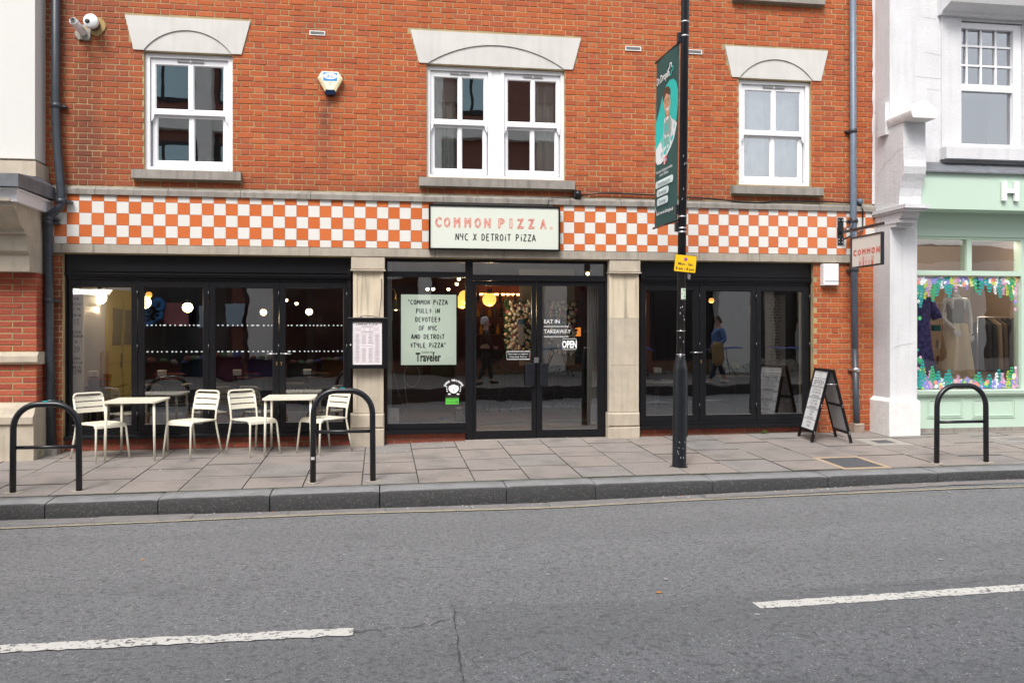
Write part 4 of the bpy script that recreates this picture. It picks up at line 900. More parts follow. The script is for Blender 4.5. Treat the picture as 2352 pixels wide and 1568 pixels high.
w2=gx1-gx0;h2=gz1-gz0; ink=MB(); hand(ink,'COMMON PiZZA.',gx0+w2*.5,gz1-h2*.07,h2*.042,f,.0048,gap=.5,w=.0005)
MI=mat('menu_print',(.28,.24,.28),.7); cols_=[(.07,.26),(.29,.48),(.52,.71),(.74,.93)]; mb=MB()
def fr_(a,b_,c_,d):
    ribbon(mb,[(gx0+w2*a,gz1-h2*c_),(gx0+w2*b_,gz1-h2*c_),(gx0+w2*b_,gz1-h2*d),(gx0+w2*a,gz1-h2*d)],.0018,f,.0005,closed=True)
fr_(.07,.93,.085,.12); fr_(.07,.48,.135,.2); fr_(.52,.93,.135,.2); fr_(.07,.93,.215,.25)
for k,(a,b_) in enumerate(cols_):
    for c_,d in ([(.26,.97)] if k in(0,3) else [(.26,.54),(.59,.97)]):
        fr_(a,b_,c_,d); y=c_+.02
        while y<d-.015:
            big=R.random()<.18; hw=R.uniform(.3,.46)*(b_-a); xc=(a+b_)/2; ribbon(mb,[(gx0+w2*(xc-hw),gz1-h2*y),(gx0+w2*(xc+hw),gz1-h2*y)],.0045 if big else .0024,f,.0006); y+=.022 if big else .0145
for y in (.102,.232,.565): ribbon(mb,[(gx0+w2*.3,gz1-h2*y),(gx0+w2*.7,gz1-h2*y)],.005,f,.0007)
for y in (.155,.18): 
    for a,b_ in ((.1,.3),(.7,.9)): ribbon(mb,[(gx0+w2*a,gz1-h2*y),(gx0+w2*b_,gz1-h2*y)],.003,f,.0007)
for cxx in (.4,.6): ribbon(mb,arc(gx0+w2*cxx,gz1-h2*.168,.012,0,330,10),.003,f,.0006,closed=True)
rel(mb.obj('menu_print',MI,mc),mc); rel(ink.obj('lettering',INK,mc),mc)
rel(MB().tube([(mx0+W*.3,-.09,mz1+.015),(mx0+W*.4,-.08,mz1+.04),(mx0+W*.62,-.07,mz1+.03),(mx0+W*.80,-.06,mz1+.02),(mx0+W*.86,-.03,mz1+.3),(mx0+W*.86,-.03,V(880,640,0))],.005,6).obj('cable',BLACKM,mc),mc)
# lightbox poster behind the window
px0,px1=U(921,.22),U(1048,.22); pz1=V(921,676,.22); pz0=V(921,838,.22)
po=thing('poster','large pale green framed poster with a pizza review quote in the shop window','poster',((px0+px1)/2,.22,(pz0+pz1)/2)); W=px1-px0;H=pz1-pz0
mb=MB(); e=.022; mb.box(px0-e,px1+e,.215,.27,pz1,pz1+e); mb.box(px0-e,px1+e,.215,.27,pz0-e,pz0); mb.box(px0-e,px0,.215,.27,pz0,pz1); mb.box(px1,px1+e,.215,.27,pz0,pz1); rel(mb.obj('frame',BLACKP,po),po)
rel(MB().box(px0,px1,.225,.27,pz0,pz1).obj('lit_panel',mat('lit_pale_green',(.74,.79,.70),.6,emit=(.74,.80,.68),estr=.36),po),po); f=fac(.2245); mb=MB()
for i,s in enumerate(['“COMMON PiZZA','PULLS iN','DEVOTEES','OF NYC','AND DETROiT','STYLE PiZZA”']): hand(mb,s,px0+W*.485,pz1-H*(.142+i*.1225),H*.066,f,.0125,w=.0008,gap=.36,sx=.74,wob=.0012)
rel(mb.obj('lettering',INK,po),po)
rel(text('Traveler',H*.125,px0+W*.49,pz0+H*.052,f,INK,'lettering',po,sx=.60,bold=.005,w=.001),po); rel(text('Condé Nast',H*.028,px0+W*.485,pz0+H*.168,f,INK,'lettering',po,w=.0014,bold=.0006),po)
# stickers and small signs on the door glass
def sheet(name,label,cat,x0,y0,x1,y1,Y,m):
    X0,X1,Z0,Z1=U(x0,Y),U(x1,Y),V(x0,y1,Y),V(x0,y0,Y); o=thing(name,label,cat,((X0+X1)/2,Y,(Z0+Z1)/2)); MB().box(-(X1-X0)/2,(X1-X0)/2,-.001,.002,-(Z1-Z0)/2,(Z1-Z0)/2).obj('sheet',m,o); return o,X1-X0,Z1-Z0
GY=.119; f0=fac(0)
nt_,w_,h_=sheet('notice','small black notice asking guests to leave quietly on the left door','notice',1164,807,1217,825,GY,INK)
mb=MB(); ribbon(mb,[(-w_/2,-h_/2),(w_/2,-h_/2),(w_/2,h_/2),(-w_/2,h_/2)],.007,f0,.0015,closed=True); mb.obj('border',WHITE,nt_)
text('Please respect our neighbours',.018,0,.012,f0,WHITE,'lettering',nt_,w=.002,sx=.92); text('& leave quietly. Thank you.',.018,0,-.028,f0,WHITE,'lettering',nt_,w=.002,sx=.92)
ea=thing('door_lettering','white EAT IN and TAKEAWAY lettering on the right door glass','sign',(U(1249,GY),GY,V(1249,740,GY)))
text('EAT IN',.058,0,-.015,f0,WHITE,'lettering',ea,'l',w=.001,sx=.95); text('TAKEAWAY',.058,0,-.155,f0,WHITE,'lettering',ea,'l',w=.001,sx=.9)
for z in (-.062,-.205): mb=MB(); mb.box(0,.355,-.002,-.0005,z,z+.007); mb.obj('rule',WHITE,ea)
op=thing('open_sign','black and white OPEN sign hung on a cord inside the right door','sign',(U(1308,.11),.113,V(1308,790,.11)))
MB().box(-.1,.1,-.004,.004,-.078,.078).obj('board',INK,op); mb=MB(); ribbon(mb,[(-.096,-.074),(.096,-.074),(.096,.074),(-.096,.074)],.006,f0,.0045,closed=True); mb.obj('border',WHITE,op)
text('OPEN',.10,0,-.05,f0,WHITE,'lettering',op,w=.0055,sx=.60,bold=.006); MB().tube([(-.08,0,.078),(0,0,.30),(.08,0,.078)],.0035,6).obj('cord',STEEL,op)
dg=thing('dogs_welcome_sticker','round white dogs welcome sticker with a puppy face on the window','sticker',(U(1042,.137),.137,V(1042,893,.137)))
mb=MB(); mb.prism(arc(0,0,.062,0,360,22,.062)[:-1],f0,.0,.001)
for s_ in(-1,1): mb.prism([(s_*.05+a*.022,.008+b_*.04) for a,b_ in [(math.cos(t),math.sin(t)) for t in [6.283*k/10 for k in range(10)]]],f0,.0012,.002)
for s_ in(-1,1): mb.prism([(s_*.06+.022*math.cos(6.283*k/9),-.07+.011*math.sin(6.283*k/9)) for k in range(9)],f0,0,.001)
for s_ in(-1,1):
    for k in range(3): mb.prism([(s_*(.098-.004*k)+.009*math.cos(6.283*j/7),.03-.03*k+.010*math.sin(6.283*j/7)) for j in range(7)],f0,0,.001)
mb.obj('puppy_print',WHITE,dg); mb=MB()
for x,y,r in ((-.02,.012,.005),(.02,.012,.005),(0,-.018,.009)): mb.prism([(x+r*math.cos(6.283*j/8),y+r*.8*math.sin(6.283*j/8)) for j in range(8)],f0,.0012,.0024)
mb.obj('face_print',INK,dg)
for i,c in enumerate('DOGS WELCOME'):
    a=math.radians(152-i*124/11); cx_,cz_=.125*math.cos(a),-.01+.118*math.sin(a); ca,sa=math.cos(a-math.pi/2),math.sin(a-math.pi/2)
    if c!=' ': text(c,.026,0,0,(lambda u,v,w=0,cx_=cx_,cz_=cz_,ca=ca,sa=sa:(cx_+u*ca-v*sa,-w,cz_+u*sa+v*ca)),WHITE,'lettering',dg,bold=.002)
hg,w_,h_=sheet('hygiene_sticker','bright green food hygiene rating sticker with a number 5','sticker',1023.5,914,1054,928.5,.137,mat('lime',(.09,.48,.05),.5))
MB().box(-w_/2,w_/2,-.001,.002,h_/2,h_/2+.035).obj('header',INK,hg); text('FOOD HYGIENE RATING',.009,0,h_/2-.018,f0,INK,'lettering',hg,w=.002)
for k in range(5): MB().prism([(-w_*.36+k*w_*.14+.006*math.cos(6.283*j/8),-.012+.006*math.sin(6.283*j/8)) for j in range(8)],f0,.002,.0025).obj('rating_dot',MOSS,hg)
MB().prism([(w_*.34+.014*math.cos(6.283*j/12),-.012+.014*math.sin(6.283*j/12)) for j in range(12)],f0,.002,.003).obj('rating_disc',INK,hg); text('5',.015,w_*.34,-.019,f0,WHITE,'lettering',hg,w=.004)
cl,w_,h_=sheet('contactless_card','white contactless payment card propped in the window corner','notice',893,937,917,973,.20,mat('card_white',(.72,.69,.66),.6))
mb=MB()
for r in (.012,.02,.028): ribbon(mb,arc(-.015,-.04,r,-50,50,6),.004,f0,.002)
ribbon(mb,arc(0,-.04,.05,0,330,16,.03),.003,f0,.002); mb.obj('symbol',mat('symbol_red',(.5,.15,.08),.6),cl)
# ================================================================ LEFT NEIGHBOUR
LX=-6.045; LW=-8.2
lb_=thing('left_building','cream rendered house over a red brick and stone pier at the left edge','building',(0,0,0))
zc=V(80,365,-.34)
MB().box(LW,-6.05,-.34,3,zc,TOP).obj('rendered_wall',CREAMR,lb_)
MB().box(LW,-6.006,-.435,3,V(85,405,-.435),V(80,370,-.435)).obj('stone_coping',STONE_P,lb_)
zl=V(42,398,-1.2)
mb=MB(); mb.add([(LW,-1.2,zl),(-5.914,-1.2,zl),(-5.914,0.0,zl+.02),(LW,0,zl+.02),(LW,-.3,V(85,405,-.435)),(-5.98,-.3,V(85,405,-.435)),(LW,-1.2,zl-.15),(-5.914,-1.2,zl-.15),(-5.914,0,zl-.13),(LW,0,zl-.13)],
   [(0,1,5,4),(1,2,5),(6,7,1,0),(7,8,2,1),(9,8,7,6)]); mb.obj('lead_flashing',LEAD,lb_)
zt2=zl-.155
MB().box(LW,-5.978,-1.08,0,zt2-.15,zt2-.02).obj('white_gutter_board',WHITEP,lb_)
MB().box(LW,-5.945,-1.14,0,zt2-.02,zt2+.0).obj('gutter_lip',WHITEP,lb_)
# corbel, profile in depth and height
k_=3.73
pr=[(100,430),(100,500),(120,545),(122,590),(150,600),(180,640),(200,700),(215,760),(240,815),(272,850),(272,892),(300,908),(300,1090),(325,1120),(330,1320)]
P=[(YO(x/k_*.7656,LX),V(x/k_*.7656,(460+y/k_)*.7656,YO(x/k_*.7656,LX))) for x,y in pr]
P[0]=(P[1][0],zt2-.15)
mb=MB(); fy=lambda u,v,w:(w,u,v); mb.prism([(0,P[0][1])]+P+[(0,P[-1][1])],fy,LW,LX); mb.obj('stone_corbel',STONE_P,lb_)
zs=P[-1][1]; z1,z2=V(84,808,-.3),V(84,836,-.3); z3=V(84,925,-.4); 
MB().box(LW,LX-.006,-.294,.3,z3,zs).obj('pier_core',MORTAR,lb_)
LB=[]
def layl(zb,zt):
    z=zb;row=0
    while z<zt-.03:
        x=LX-.0; k=0 if row%2 else 1; l0=.165
        x-=l0 if row%2 else .28; 
        if row%2: LB.append((LX-.16,LX,z+.005,z+.07,-.30)); x=LX-.165
        else: LB.append((LX-.275,LX,z+.005,z+.07,-.30)); x=LX-.28
        while x>-7.6: LB.append((x-.275,x-.01,z+.005,z+.07,-.30+R.uniform(-.003,.003))); x-=.28
        z+=(zt-zb)/max(1,round((zt-zb)/.078)); row+=1
layl(z1+.005,zs); layl(z3+.005,z2)
for x0,x1,z0,zz,y in LB: MB().cbox(x0,x1,y,0.0,z0,zz,.006).obj('brick',BRICK2,lb_)
mb=MB(); mb.prism([(.0,z2),(-.33,z2),(-.37,z2+.03),(-.37,z1-.05),(-.33,z1),(0,z1)],fy,LW,LX+.035); mb.obj('stone_band',STONE_P,lb_)
zb=-.3
mb=MB(); mb.prism([(0,z3-.55+.05),(-.49,z3-.55+.05),(-.49,z3-.42),(-.53,z3-.37)][:0]+[(0,zb),(-.52,zb),(-.52,V(80,975,-.5)),(-.55,V(80,972,-.5)),(-.55,V(80,957,-.5)),(-.50,V(80,950,-.5)),(-.47,V(80,938,-.5)),(-.40,V(80,932,-.45)),(-.36,z3),(0,z3)],fy,LW,LX+.045)
mb.obj('stone_plinth',STONE_P,lb_)
# ================================================================ RIGHT NEIGHBOUR
rb=thing('right_building','white rendered building with a scroll-bracketed pier over a mint green shop','building',(0,0,0))
PX=5.41; yp=-.42; sr=U(2106.5,yp)
MB().box(PX,sr,yp,.3,.45,4.0).obj('pier_shaft',WHITER,rb)
mb=MB(); x0,x1=5.35,U(2114,-.50); zt_=V(2041,918,-.5); mb.add([(x0,-.5,-.2),(x1,-.5,-.2),(x1,.3,-.2),(x0,.3,-.2),(x0,-.5,zt_-.03),(x1,-.5,zt_-.03),(x1,.3,zt_-.03),(x0,.3,zt_-.03),(x0+.05,-.43,zt_+.02),(x1-.05,-.43,zt_+.02),(x1-.05,.3,zt_+.02),(x0+.05,.3,zt_+.02)],
   [(0,1,5,4),(1,2,6,5),(3,0,4,7),(4,5,9,8),(5,6,10,9),(7,4,8,11),(8,9,10,11),(0,3,2,1)]); mb.obj('pier_base',mat('chipped_white',(.80,.79,.78),.85,.35,9,.6,35,dark=.7,streak=.1),rb)
# upper wall
uw=MB(); wy=-.38; W0,W1,Z0,Z1=U(2208,wy),U(2328,wy),V(2208,338,wy),V(2208,50,wy)
fxr=U(2345,wy)
uw.box(PX+.004,W0,wy,.3,3.9,TOP); uw.box(W0,fxr+.03,wy,.3,3.9,Z0); uw.box(W0,fxr+.03,wy,.3,Z1+.02,TOP); uw.box(fxr+.03,9.5,wy,.3,3.9,TOP); uw.obj('rendered_wall',WHITER,rb)
MB().box(PX-.003,U(2094,yp),yp,wy-.001,4.0,TOP).obj('upper_pilaster',WHITER,rb)
x=PX; n_=40; mb=MB(); vs=[]
for i in range(n_+1):
    z=3.38+(TOP-3.38)*i/n_; vs+=[(PX-.012-R.uniform(0,.02),-.008,z),(PX+.02,-.05,z)]
mb.add(vs,[(2*i,2*i+1,2*i+3,2*i+2) for i in range(n_)]); mb.obj('render_edge',WHITER,rb)
# scroll bracket
bx0,bx1=PX-.006,U(2127,-.9); k_=3.337
pr=[(372,385),(370,500),(372,640),(374,760),(380,830),(372,900),(352,980),(338,1050),(330,1130),(330,1225)]
P=[(YO((2600+x/k_)*.7656,PX),0,x,y) for x,y in pr]; P=[(p[0],V((2600+p[2]/k_)*.7656,(250+p[3]/k_)*.7656,p[0])) for p in P]
bx1=U(2126,P[0][0])
mb=MB(); mb.prism([(-.3,P[0][1])]+P+[(-.3,P[-1][1])],fy,bx0,bx1); mb.obj('scroll_bracket',WHITER,rb)
zb=P[-1][1]
for (dy,z0,z1,ex) in ((-.86,zb-.055,zb,.04),(-.82,zb-.085,zb-.055,.02),(-.72,zb-.19,zb-.085,-.01),(-.64,zb-.23,zb-.19,.0),(-.55,zb-.28,zb-.23,-.01)):
    mb=MB(); y0_=dy; y1_=dy
    if z1-z0>.06:
        mb.prism([(0,z0),(y0_+.10,z0),(y0_+.03,z0+.04),(y0_,z1),(0,z1)],fy,bx0-ex,bx1-.05+ex)
    else: mb.box(bx0-ex,bx1-.05+ex,y0_,0,z0,z1)
    mb.obj('bracket_moulding',WHITER,rb)
# gabled cap
zc0=P[0][1]; xc0,xc1=PX-.05,bx1+.03; xm=(xc0+xc1)/2; yc=-1.0; za=V((2600+515/k_)*.7656,(250+160/k_)*.7656,-.98)
mb=MB(); mb.prism([(xc0+.03,zc0-.0),(xc1-.03,zc0),(xc1-.01,zc0+.04),(xc1,zc0+.08),(xc1,zc0+.105),(xm,za),(xc0,zc0+.105),(xc0,zc0+.08),(xc0+.01,zc0+.04)],lambda u,v,w:(u,w,v),yc,-.3); mb.obj('gabled_cap',mat('chipped_white',(.8,.79,.78)),rb)
MB().box(PX-.06,PX+.03,-.40,-.2,zc0-.10,zc0+.36).obj('cap_return',WHITER,rb)
# upper window
wr=MB(); wr.box(fxr-.10,fxr+.028,wy+.03,.2,Z0,Z1); wr.box(W0,fxr-.10,wy+.03,.2,Z1-.08,Z1); wr.box(W0,fxr-.10,wy+.03,.2,Z0,Z0+.06); zm0,zm1=V(2208,201,wy),V(2208,190,wy); wr.box(W0,fxr-.10,wy+.05,.1,zm0-.03,zm1)
wf=wr.obj('window_frame',WHITEP,rb)
MB().add([(W0,wy+.10,Z0),(fxr,wy+.10,Z0),(fxr,wy+.10,Z1),(W0,wy+.10,Z1)],[(0,1,2,3)]).obj('pane',GLASSU,wf)
gb=[U(x,wy) for x in (2228,2261,2295)]; zz=[V(2208,y,wy) for y in (101,146)]; cells=MB()
for x in gb: MB().box(x-.014,x+.014,wy+.07,wy+.098,zm1,Z1-.08).obj('glazing_bar',WHITEP,wf)
xe=[W0]+gb+[fxr-.1]
for z in zz:
    for a,b_ in zip(xe,xe[1:]): MB().box(a+.014,b_-.014,wy+.072,wy+.098,z-.014,z+.014).obj('glazing_bar',WHITEP,wf)
MB().box(W0-.35,fxr+.3,wy-.16,wy+.02,Z0-.20,Z0-.03).obj('window_sill',WHITER,rb)
MB().prism([(wy-.001,Z1+.06),(wy-.10,Z1+.06),(wy-.12,Z1+.10),(wy-.30,Z1+.16),(wy-.34,Z1+.26),(wy-.28,Z1+.33),(wy-.36,Z1+.38),(wy-.36,Z1+.44),(wy,Z1+.5)],fy,W0-.38,9).obj('window_hood',WHITER,rb)
MB().box(W0-.33,W0-.02,wy-.03,wy,Z0-.03,Z1+.06).obj('window_architrave',WHITER,rb); MB().box(fxr+.05,fxr+.4,wy-.03,wy,Z0-.03,Z1+.06).obj('window_architrave',WHITER,rb)
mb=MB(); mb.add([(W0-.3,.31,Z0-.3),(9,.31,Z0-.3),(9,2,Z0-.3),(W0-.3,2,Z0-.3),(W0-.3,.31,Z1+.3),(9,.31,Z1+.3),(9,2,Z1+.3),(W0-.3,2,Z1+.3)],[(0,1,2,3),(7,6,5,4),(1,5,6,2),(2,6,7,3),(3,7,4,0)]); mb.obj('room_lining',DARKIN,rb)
# mint shopfront
FX=9.2; yf=-.62; sx=U(2106,-.25); zf1,zf0=V(2135,393,yf),V(2135,479,yf)
MB().box(bx1-.08,FX,yf,.3,zf0,zf1).obj('fascia_board',MINT,rb)
mb=MB(); mb.add([(bx1-.02,yf-.05,zf1+.0),(FX,yf-.05,zf1),(FX,wy,V(2135,372,wy)),(bx1-.02,wy,V(2135,372,wy)),(bx1-.02,yf-.05,zf1-.02),(FX,yf-.05,zf1-.02)],[(0,1,2,3),(4,5,1,0)]); mb.obj('lead_flashing',LEAD,rb)
gy=-.20; zfr=V(2107,543,gy)
MB().box(sx-.1,FX,-.27,.3,zfr,zf0+.05).obj('frieze',MINT,rb)
tz0,tz1=V(2107,621,gy),V(2107,549,gy); mz1=V(2107,632,gy); mz0=V(2107,895,gy)
xm0,xm1=U(2220,-.24),U(2231,-.24); xe0,xe1=U(2344,-.24),9.2
fr=MB(); fr.box(sx-.1,FX,-.25,-.1,tz1,zfr+.0); fr.box(sx-.1,FX,-.25,-.1,mz1,tz0); fr.box(xm0,xm1,-.25,-.1,tz0,tz1); fr.box(xe0,xe0+.12,-.26,-.1,mz0,tz1); 
mf=fr.obj('shopfront_frame',MINT,rb)
def gp(x0,x1,z0,z1): MB().add([(x0,gy,z0),(x1,gy,z0),(x1,gy,z1),(x0,gy,z1)],[(0,1,2,3)]).obj('pane',GLASS,mf)
gp(sx-.02,xm0,tz0,tz1); gp(xm1,xe0,tz0,tz1); gp(sx-.02,xe0,mz0,mz1); gp(xe0+.12,FX,mz0,tz1)
MB().prism([(0,mz0-.09),(-.29,mz0-.09),(-.32,mz0-.06),(-.33,mz0-.01),(-.25,mz0),(0,mz0)],fy,sx-.1,FX).obj('shop_sill',MINT,rb)
zr=V(2140,983,-.25)
MB().box(sx-.1,FX,-.25,.3,zr,mz0-.09).obj('stall_riser',MINT,rb)
MB().box(sx-.1,FX,-.27,.3,-.2,zr).obj('plinth_strip',STONE_G,rb)
for a,b_ in ((2130,2212),(2233,2332)):
    x0,x1=U(a,-.26),U(b_,-.26); z0,z1=V(a,960,-.26),V(a,913,-.26)
    for k,e in enumerate((0,.028)):
        mb=MB(); w_=.012; q=[(x0+e,z0+e),(x1-e,z0+e),(x1-e,z1-e),(x0+e,z1-e)]
        mb.box(q[0][0],q[1][0],-.262,-.25,q[0][1],q[0][1]+w_); mb.box(q[0][0],q[1][0],-.262,-.25,q[2][1]-w_,q[2][1]); mb.box(q[0][0],q[0][0]+w_,-.262,-.25,q[0][1]+w_,q[2][1]-w_); mb.box(q[1][0]-w_,q[1][0],-.262,-.25,q[0][1]+w_,q[2][1]-w_); mb.obj('panel_moulding',MINT,rb)
hz0,hz1=V(2302,461,yf-.03),V(2302,416,yf-.03); hX=U(2301,yf-.03); hW=U(2339,yf-.03)-hX; MB().box(hX,hX+hW*.26,yf-.05,yf-.015,hz0,hz1).box(hX+hW*.74,hX+hW,yf-.05,yf-.015,hz0,hz1).box(hX+hW*.26,hX+hW*.74,yf-.05,yf-.015,(hz0+hz1)/2-.03,(hz0+hz1)/2+.03).obj('letter',WHITE,rb)
# shop room
TANW=mat('tan_wall',(.30,.22,.16),.9); WOOD=mat('warm_floor',(.16,.09,.05),.6)
mb=MB(); x0,x1=sx-.12,FX; mb.add([(x0,.3,.6),(x1,.3,.6),(x1,3,.6),(x0,3,.6),(x0,-.1,3.1),(x1,-.1,3.1),(x1,3,3.1),(x0,3,3.1)],[(1,5,6,2),(2,6,7,3),(3,7,4,0),(7,6,5,4)]); mb.obj('shop_wall',TANW,rb)
MB().box(x0,x1,-.18,3,.55,.6).obj('display_floor',WOOD,rb)
# printed flowers on the mint shop's glass
PAL=[mat('print_teal',(.02,.30,.28),.6),mat('print_pink',(.62,.34,.50),.6),mat('print_lime',(.45,.55,.08),.6),mat('print_violet',(.25,.24,.62),.6),mat('print_green',(.04,.34,.14),.6),mat('print_white',(.75,.8,.82),.6),mat('print_coral',(.8,.25,.22),.6),mat('print_yellow',(.85,.8,.2),.6)]
fd=MB(); f=fac(gy-.002); lay_=[0]
def disc(x,z,r,c,n=8,ry=None,rot=0):
    lay_[0]+=1; w=.0003*(lay_[0]%40); ry=ry or r
    pts=[]
    for i in range(n):
        a=6.283*i/n; u,v=r*math.cos(a),ry*math.sin(a); pts.append(f(x+u*math.cos(rot)-v*math.sin(rot),z+u*math.sin(rot)+v*math.cos(rot),w))
    if min(p[0] for p in pts)<sx or max(p[0] for p in pts)>xe0 or min(p[2] for p in pts)<mz0+.004 or max(p[2] for p in pts)>mz1-.004: return
    fd.add(pts,[tuple(range(n))],c)
def spray(x,z,l,c,dirn,sway=0):
    k=int(l/.028)
    for i in range(k):
        t=i/k; zz=z+dirn*l*t; xx=x+sway*math.sin(t*2.5); r=.019*(1-.45*t)
        for s_ in (-1,0,1): disc(xx+s_*.028*(1-.6*t)+R.uniform(-.006,.006),zz+R.uniform(-.01,.01),r*R.uniform(.7,1.1),c,6)
def fern(x,z,l,c,dirn,sway=0):
    k=int(l/.04)
    for i in range(k):
        t=(i+.5)/k; zz=z+dirn*l*t; xx=x+sway*t
        for s_ in (-1,1): disc(xx+s_*.036*(1.2-t),zz,.046*(1.25-t),c,7,.018,s_*(.6 if dirn>0 else -.6))
def flower(x,z,r,c):
    for k in range(5): disc(x+r*.6*math.cos(1.257*k),z+r*.6*math.sin(1.257*k),r*.5,c,7)
    disc(x,z,r*.25,7,6)
Wd=xe0-sx
for side,dirn in ((mz1,-1),(mz0,1)):
    for i in range(110):
        x=sx+Wd*(i+.5)/110+R.uniform(-.02,.02); k=R.random(); z=side+dirn*R.uniform(.02,.13)
        if k<.4: disc(x,z,R.uniform(.03,.065),R.choice([0,0,4,0,3]),9,R.uniform(.014,.026),R.uniform(0,3))
        elif k<.8: flower(x,z,R.uniform(.028,.055),R.choice([1,2,3,5,3,6,0]))
        else: disc(x,z,.03,R.choice([3,6,5]),8)
    for q in range(16):
        zz=side+dirn*q*.035*R.uniform(.8,1.2); xx=R.choice((sx+R.uniform(.04,.10),xe0-R.uniform(.04,.09)))
        (flower if R.random()<.5 else disc)(xx,zz,R.uniform(.02,.04),R.choice([0,1,3,4,5,0]))
    for i,(fx_,l,c,kind) in enumerate([(.06,.45,0,1),(.115,.22,3,0),(.17,.36,4,1),(.25,.18,5,0),(.33,.3,0,1),(.40,.22,1,0),(.49,.2,3,0),(.62,.26,0,1),(.75,.16,3,0),(.81,.3,0,1),(.92,.34,4,1),(.03,.30,0,1),(.09,.34,2,0),(.14,.30,1,0),(.21,.28,0,1),(.30,.24,0,1),(.36,.16,2,0),(.44,.14,5,1),(.53,.15,7,0),(.58,.22,4,1),(.66,.12,3,0),(.71,.22,0,1),(.78,.26,5,0),(.84,.26,1,0),(.89,.28,2,0),(.95,.24,7,0),(.97,.36,1,0)]):
        l2=l*(1 if dirn<0 else .9)
        (fern if kind else spray)(sx+Wd*fx_,side+dirn*.03,l2,c,dirn,R.uniform(-.02,.02))
fd.obj('flower_print',PAL,rb,kind='stuff')
# ================================================================ STREET FURNITURE
def chair_proto(name,label):
    t_=thing(name,label,'chair',group='cream slatted metal chairs outside the pizza shop')
    HS=.44; HB=.80; w=.19
    # faces +X ; front feet at x=.27, rear feet at x=-.28
    for s_ in (-1,1):
        MB().tube([(.27,s_*.22,0),(.235,s_*.195,HS-.05),(.215,s_*.19,HS-.015),(.17,s_*.19,HS)],.0125,10).obj('leg',CREAM,t_)
        MB().tube([(-.28,s_*.22,0),(-.235,s_*.20,.25),(-.20,s_*w,HS-.01),(-.215,s_*w,.55),(-.265,s_*w,.74)],.0125,10).obj('leg',CREAM,t_)
    MB().tube([(.17,-.19,HS),(-.2,-.19,HS-.005)],.012,8).tube([(.17,.19,HS),(-.2,.19,HS-.005)],.012,8).tube([(-.2,-.19,HS-.005),(-.2,.19,HS-.005)],.012,8).tube([(.19,-.19,HS-.03),(.19,.19,HS-.03)],.011,8).obj('seat_frame',CREAM,t_)
    MB().tube([(-.265,-w,.74),(-.270,-w+.004,.77),(-.274,-w+.02,.792),(-.276,-w+.05,HB),(-.276,w-.05,HB),(-.274,w-.02,.792),(-.270,w-.004,.77),(-.265,w,.74)],.0125,10).obj('top_rail',CREAM,t_)
    for k in range(3):
        z1=.765-k*.072; z0=z1-.058; g=lambda z:-.215-(z-.55)*.263
        n=6; vs=[]
        for i in range(n+1):
            y=-w+2*w*i/n; c_=.018*(1-(y/w)**2)
            vs+=[(g(z0)-c_-.003,y,z0),(g(z1)-c_-.003,y,z1),(g(z1)-c_+.003,y,z1),(g(z0)-c_+.003,y,z0)]
        MB().add(vs,[(4*i+j,4*i+(j+1)%4,4*i+4+(j+1)%4,4*i+4+j) for i in range(n) for j in range(4)]+[(0,1,2,3),(4*n+3,4*n+2,4*n+1,4*n)]).obj('back_slat',CREAM,t_)
    for k in range(6):
        y0=-.185+k*.0625; y1=y0+.053
        prof=[(-.2,HS+.006),(-.05,HS-.003),(.1,HS-.001),(.165,HS+.005),(.19,HS+.006)]
        vs=[]
        for x,z in prof: vs+=[(x,y0,z),(x,y1,z),(x-.001,y1,z-.008),(x-.001,y0,z-.008)]
        n=len(prof)-1; MB().add(vs,[(4*i+j,4*i+4+j,4*i+4+(j+1)%4,4*i+(j+1)%4) for i in range(n) for j in range(4)]+[(3,2,1,0),(4*n,4*n+1,4*n+2,4*n+3)]).obj('seat_slat',CREAM,t_)
    mb=MB(); n=7; pr=[(.19,HS+.008),(.212,HS+.002),(.224,HS-.016),(.228,HS-.045),(.218,HS-.045),(.21,HS-.012),(.19,HS-.004)]; mb.prism(pr,lambda u,v,w:(u,w,v),-.19,.19); mb.obj('front_apron',CREAM,t_)
    return t_
c1=chair_proto('garden_chair','cream slatted metal chair at the far left, left of the nearer table')
SP=[((-5.23,-.513),-42.5,None),((-4.157,-.421),-121.8,'cream slatted metal chair just right of the left-hand table'),((-3.417,-.40),-49,'cream slatted metal chair just left of the right-hand table'),((-2.521,-.411),-136,'cream slatted metal chair seen through the middle bicycle stand')]
for i,((x,y),a,lab) in enumerate(SP):
    if i==0: c1.location=(x,y,gz(x,y)); c1.rotation_euler=(0,0,math.radians(a))
    else: copytree(c1,None,(x,y,gz(x,y)),math.radians(a),lab)
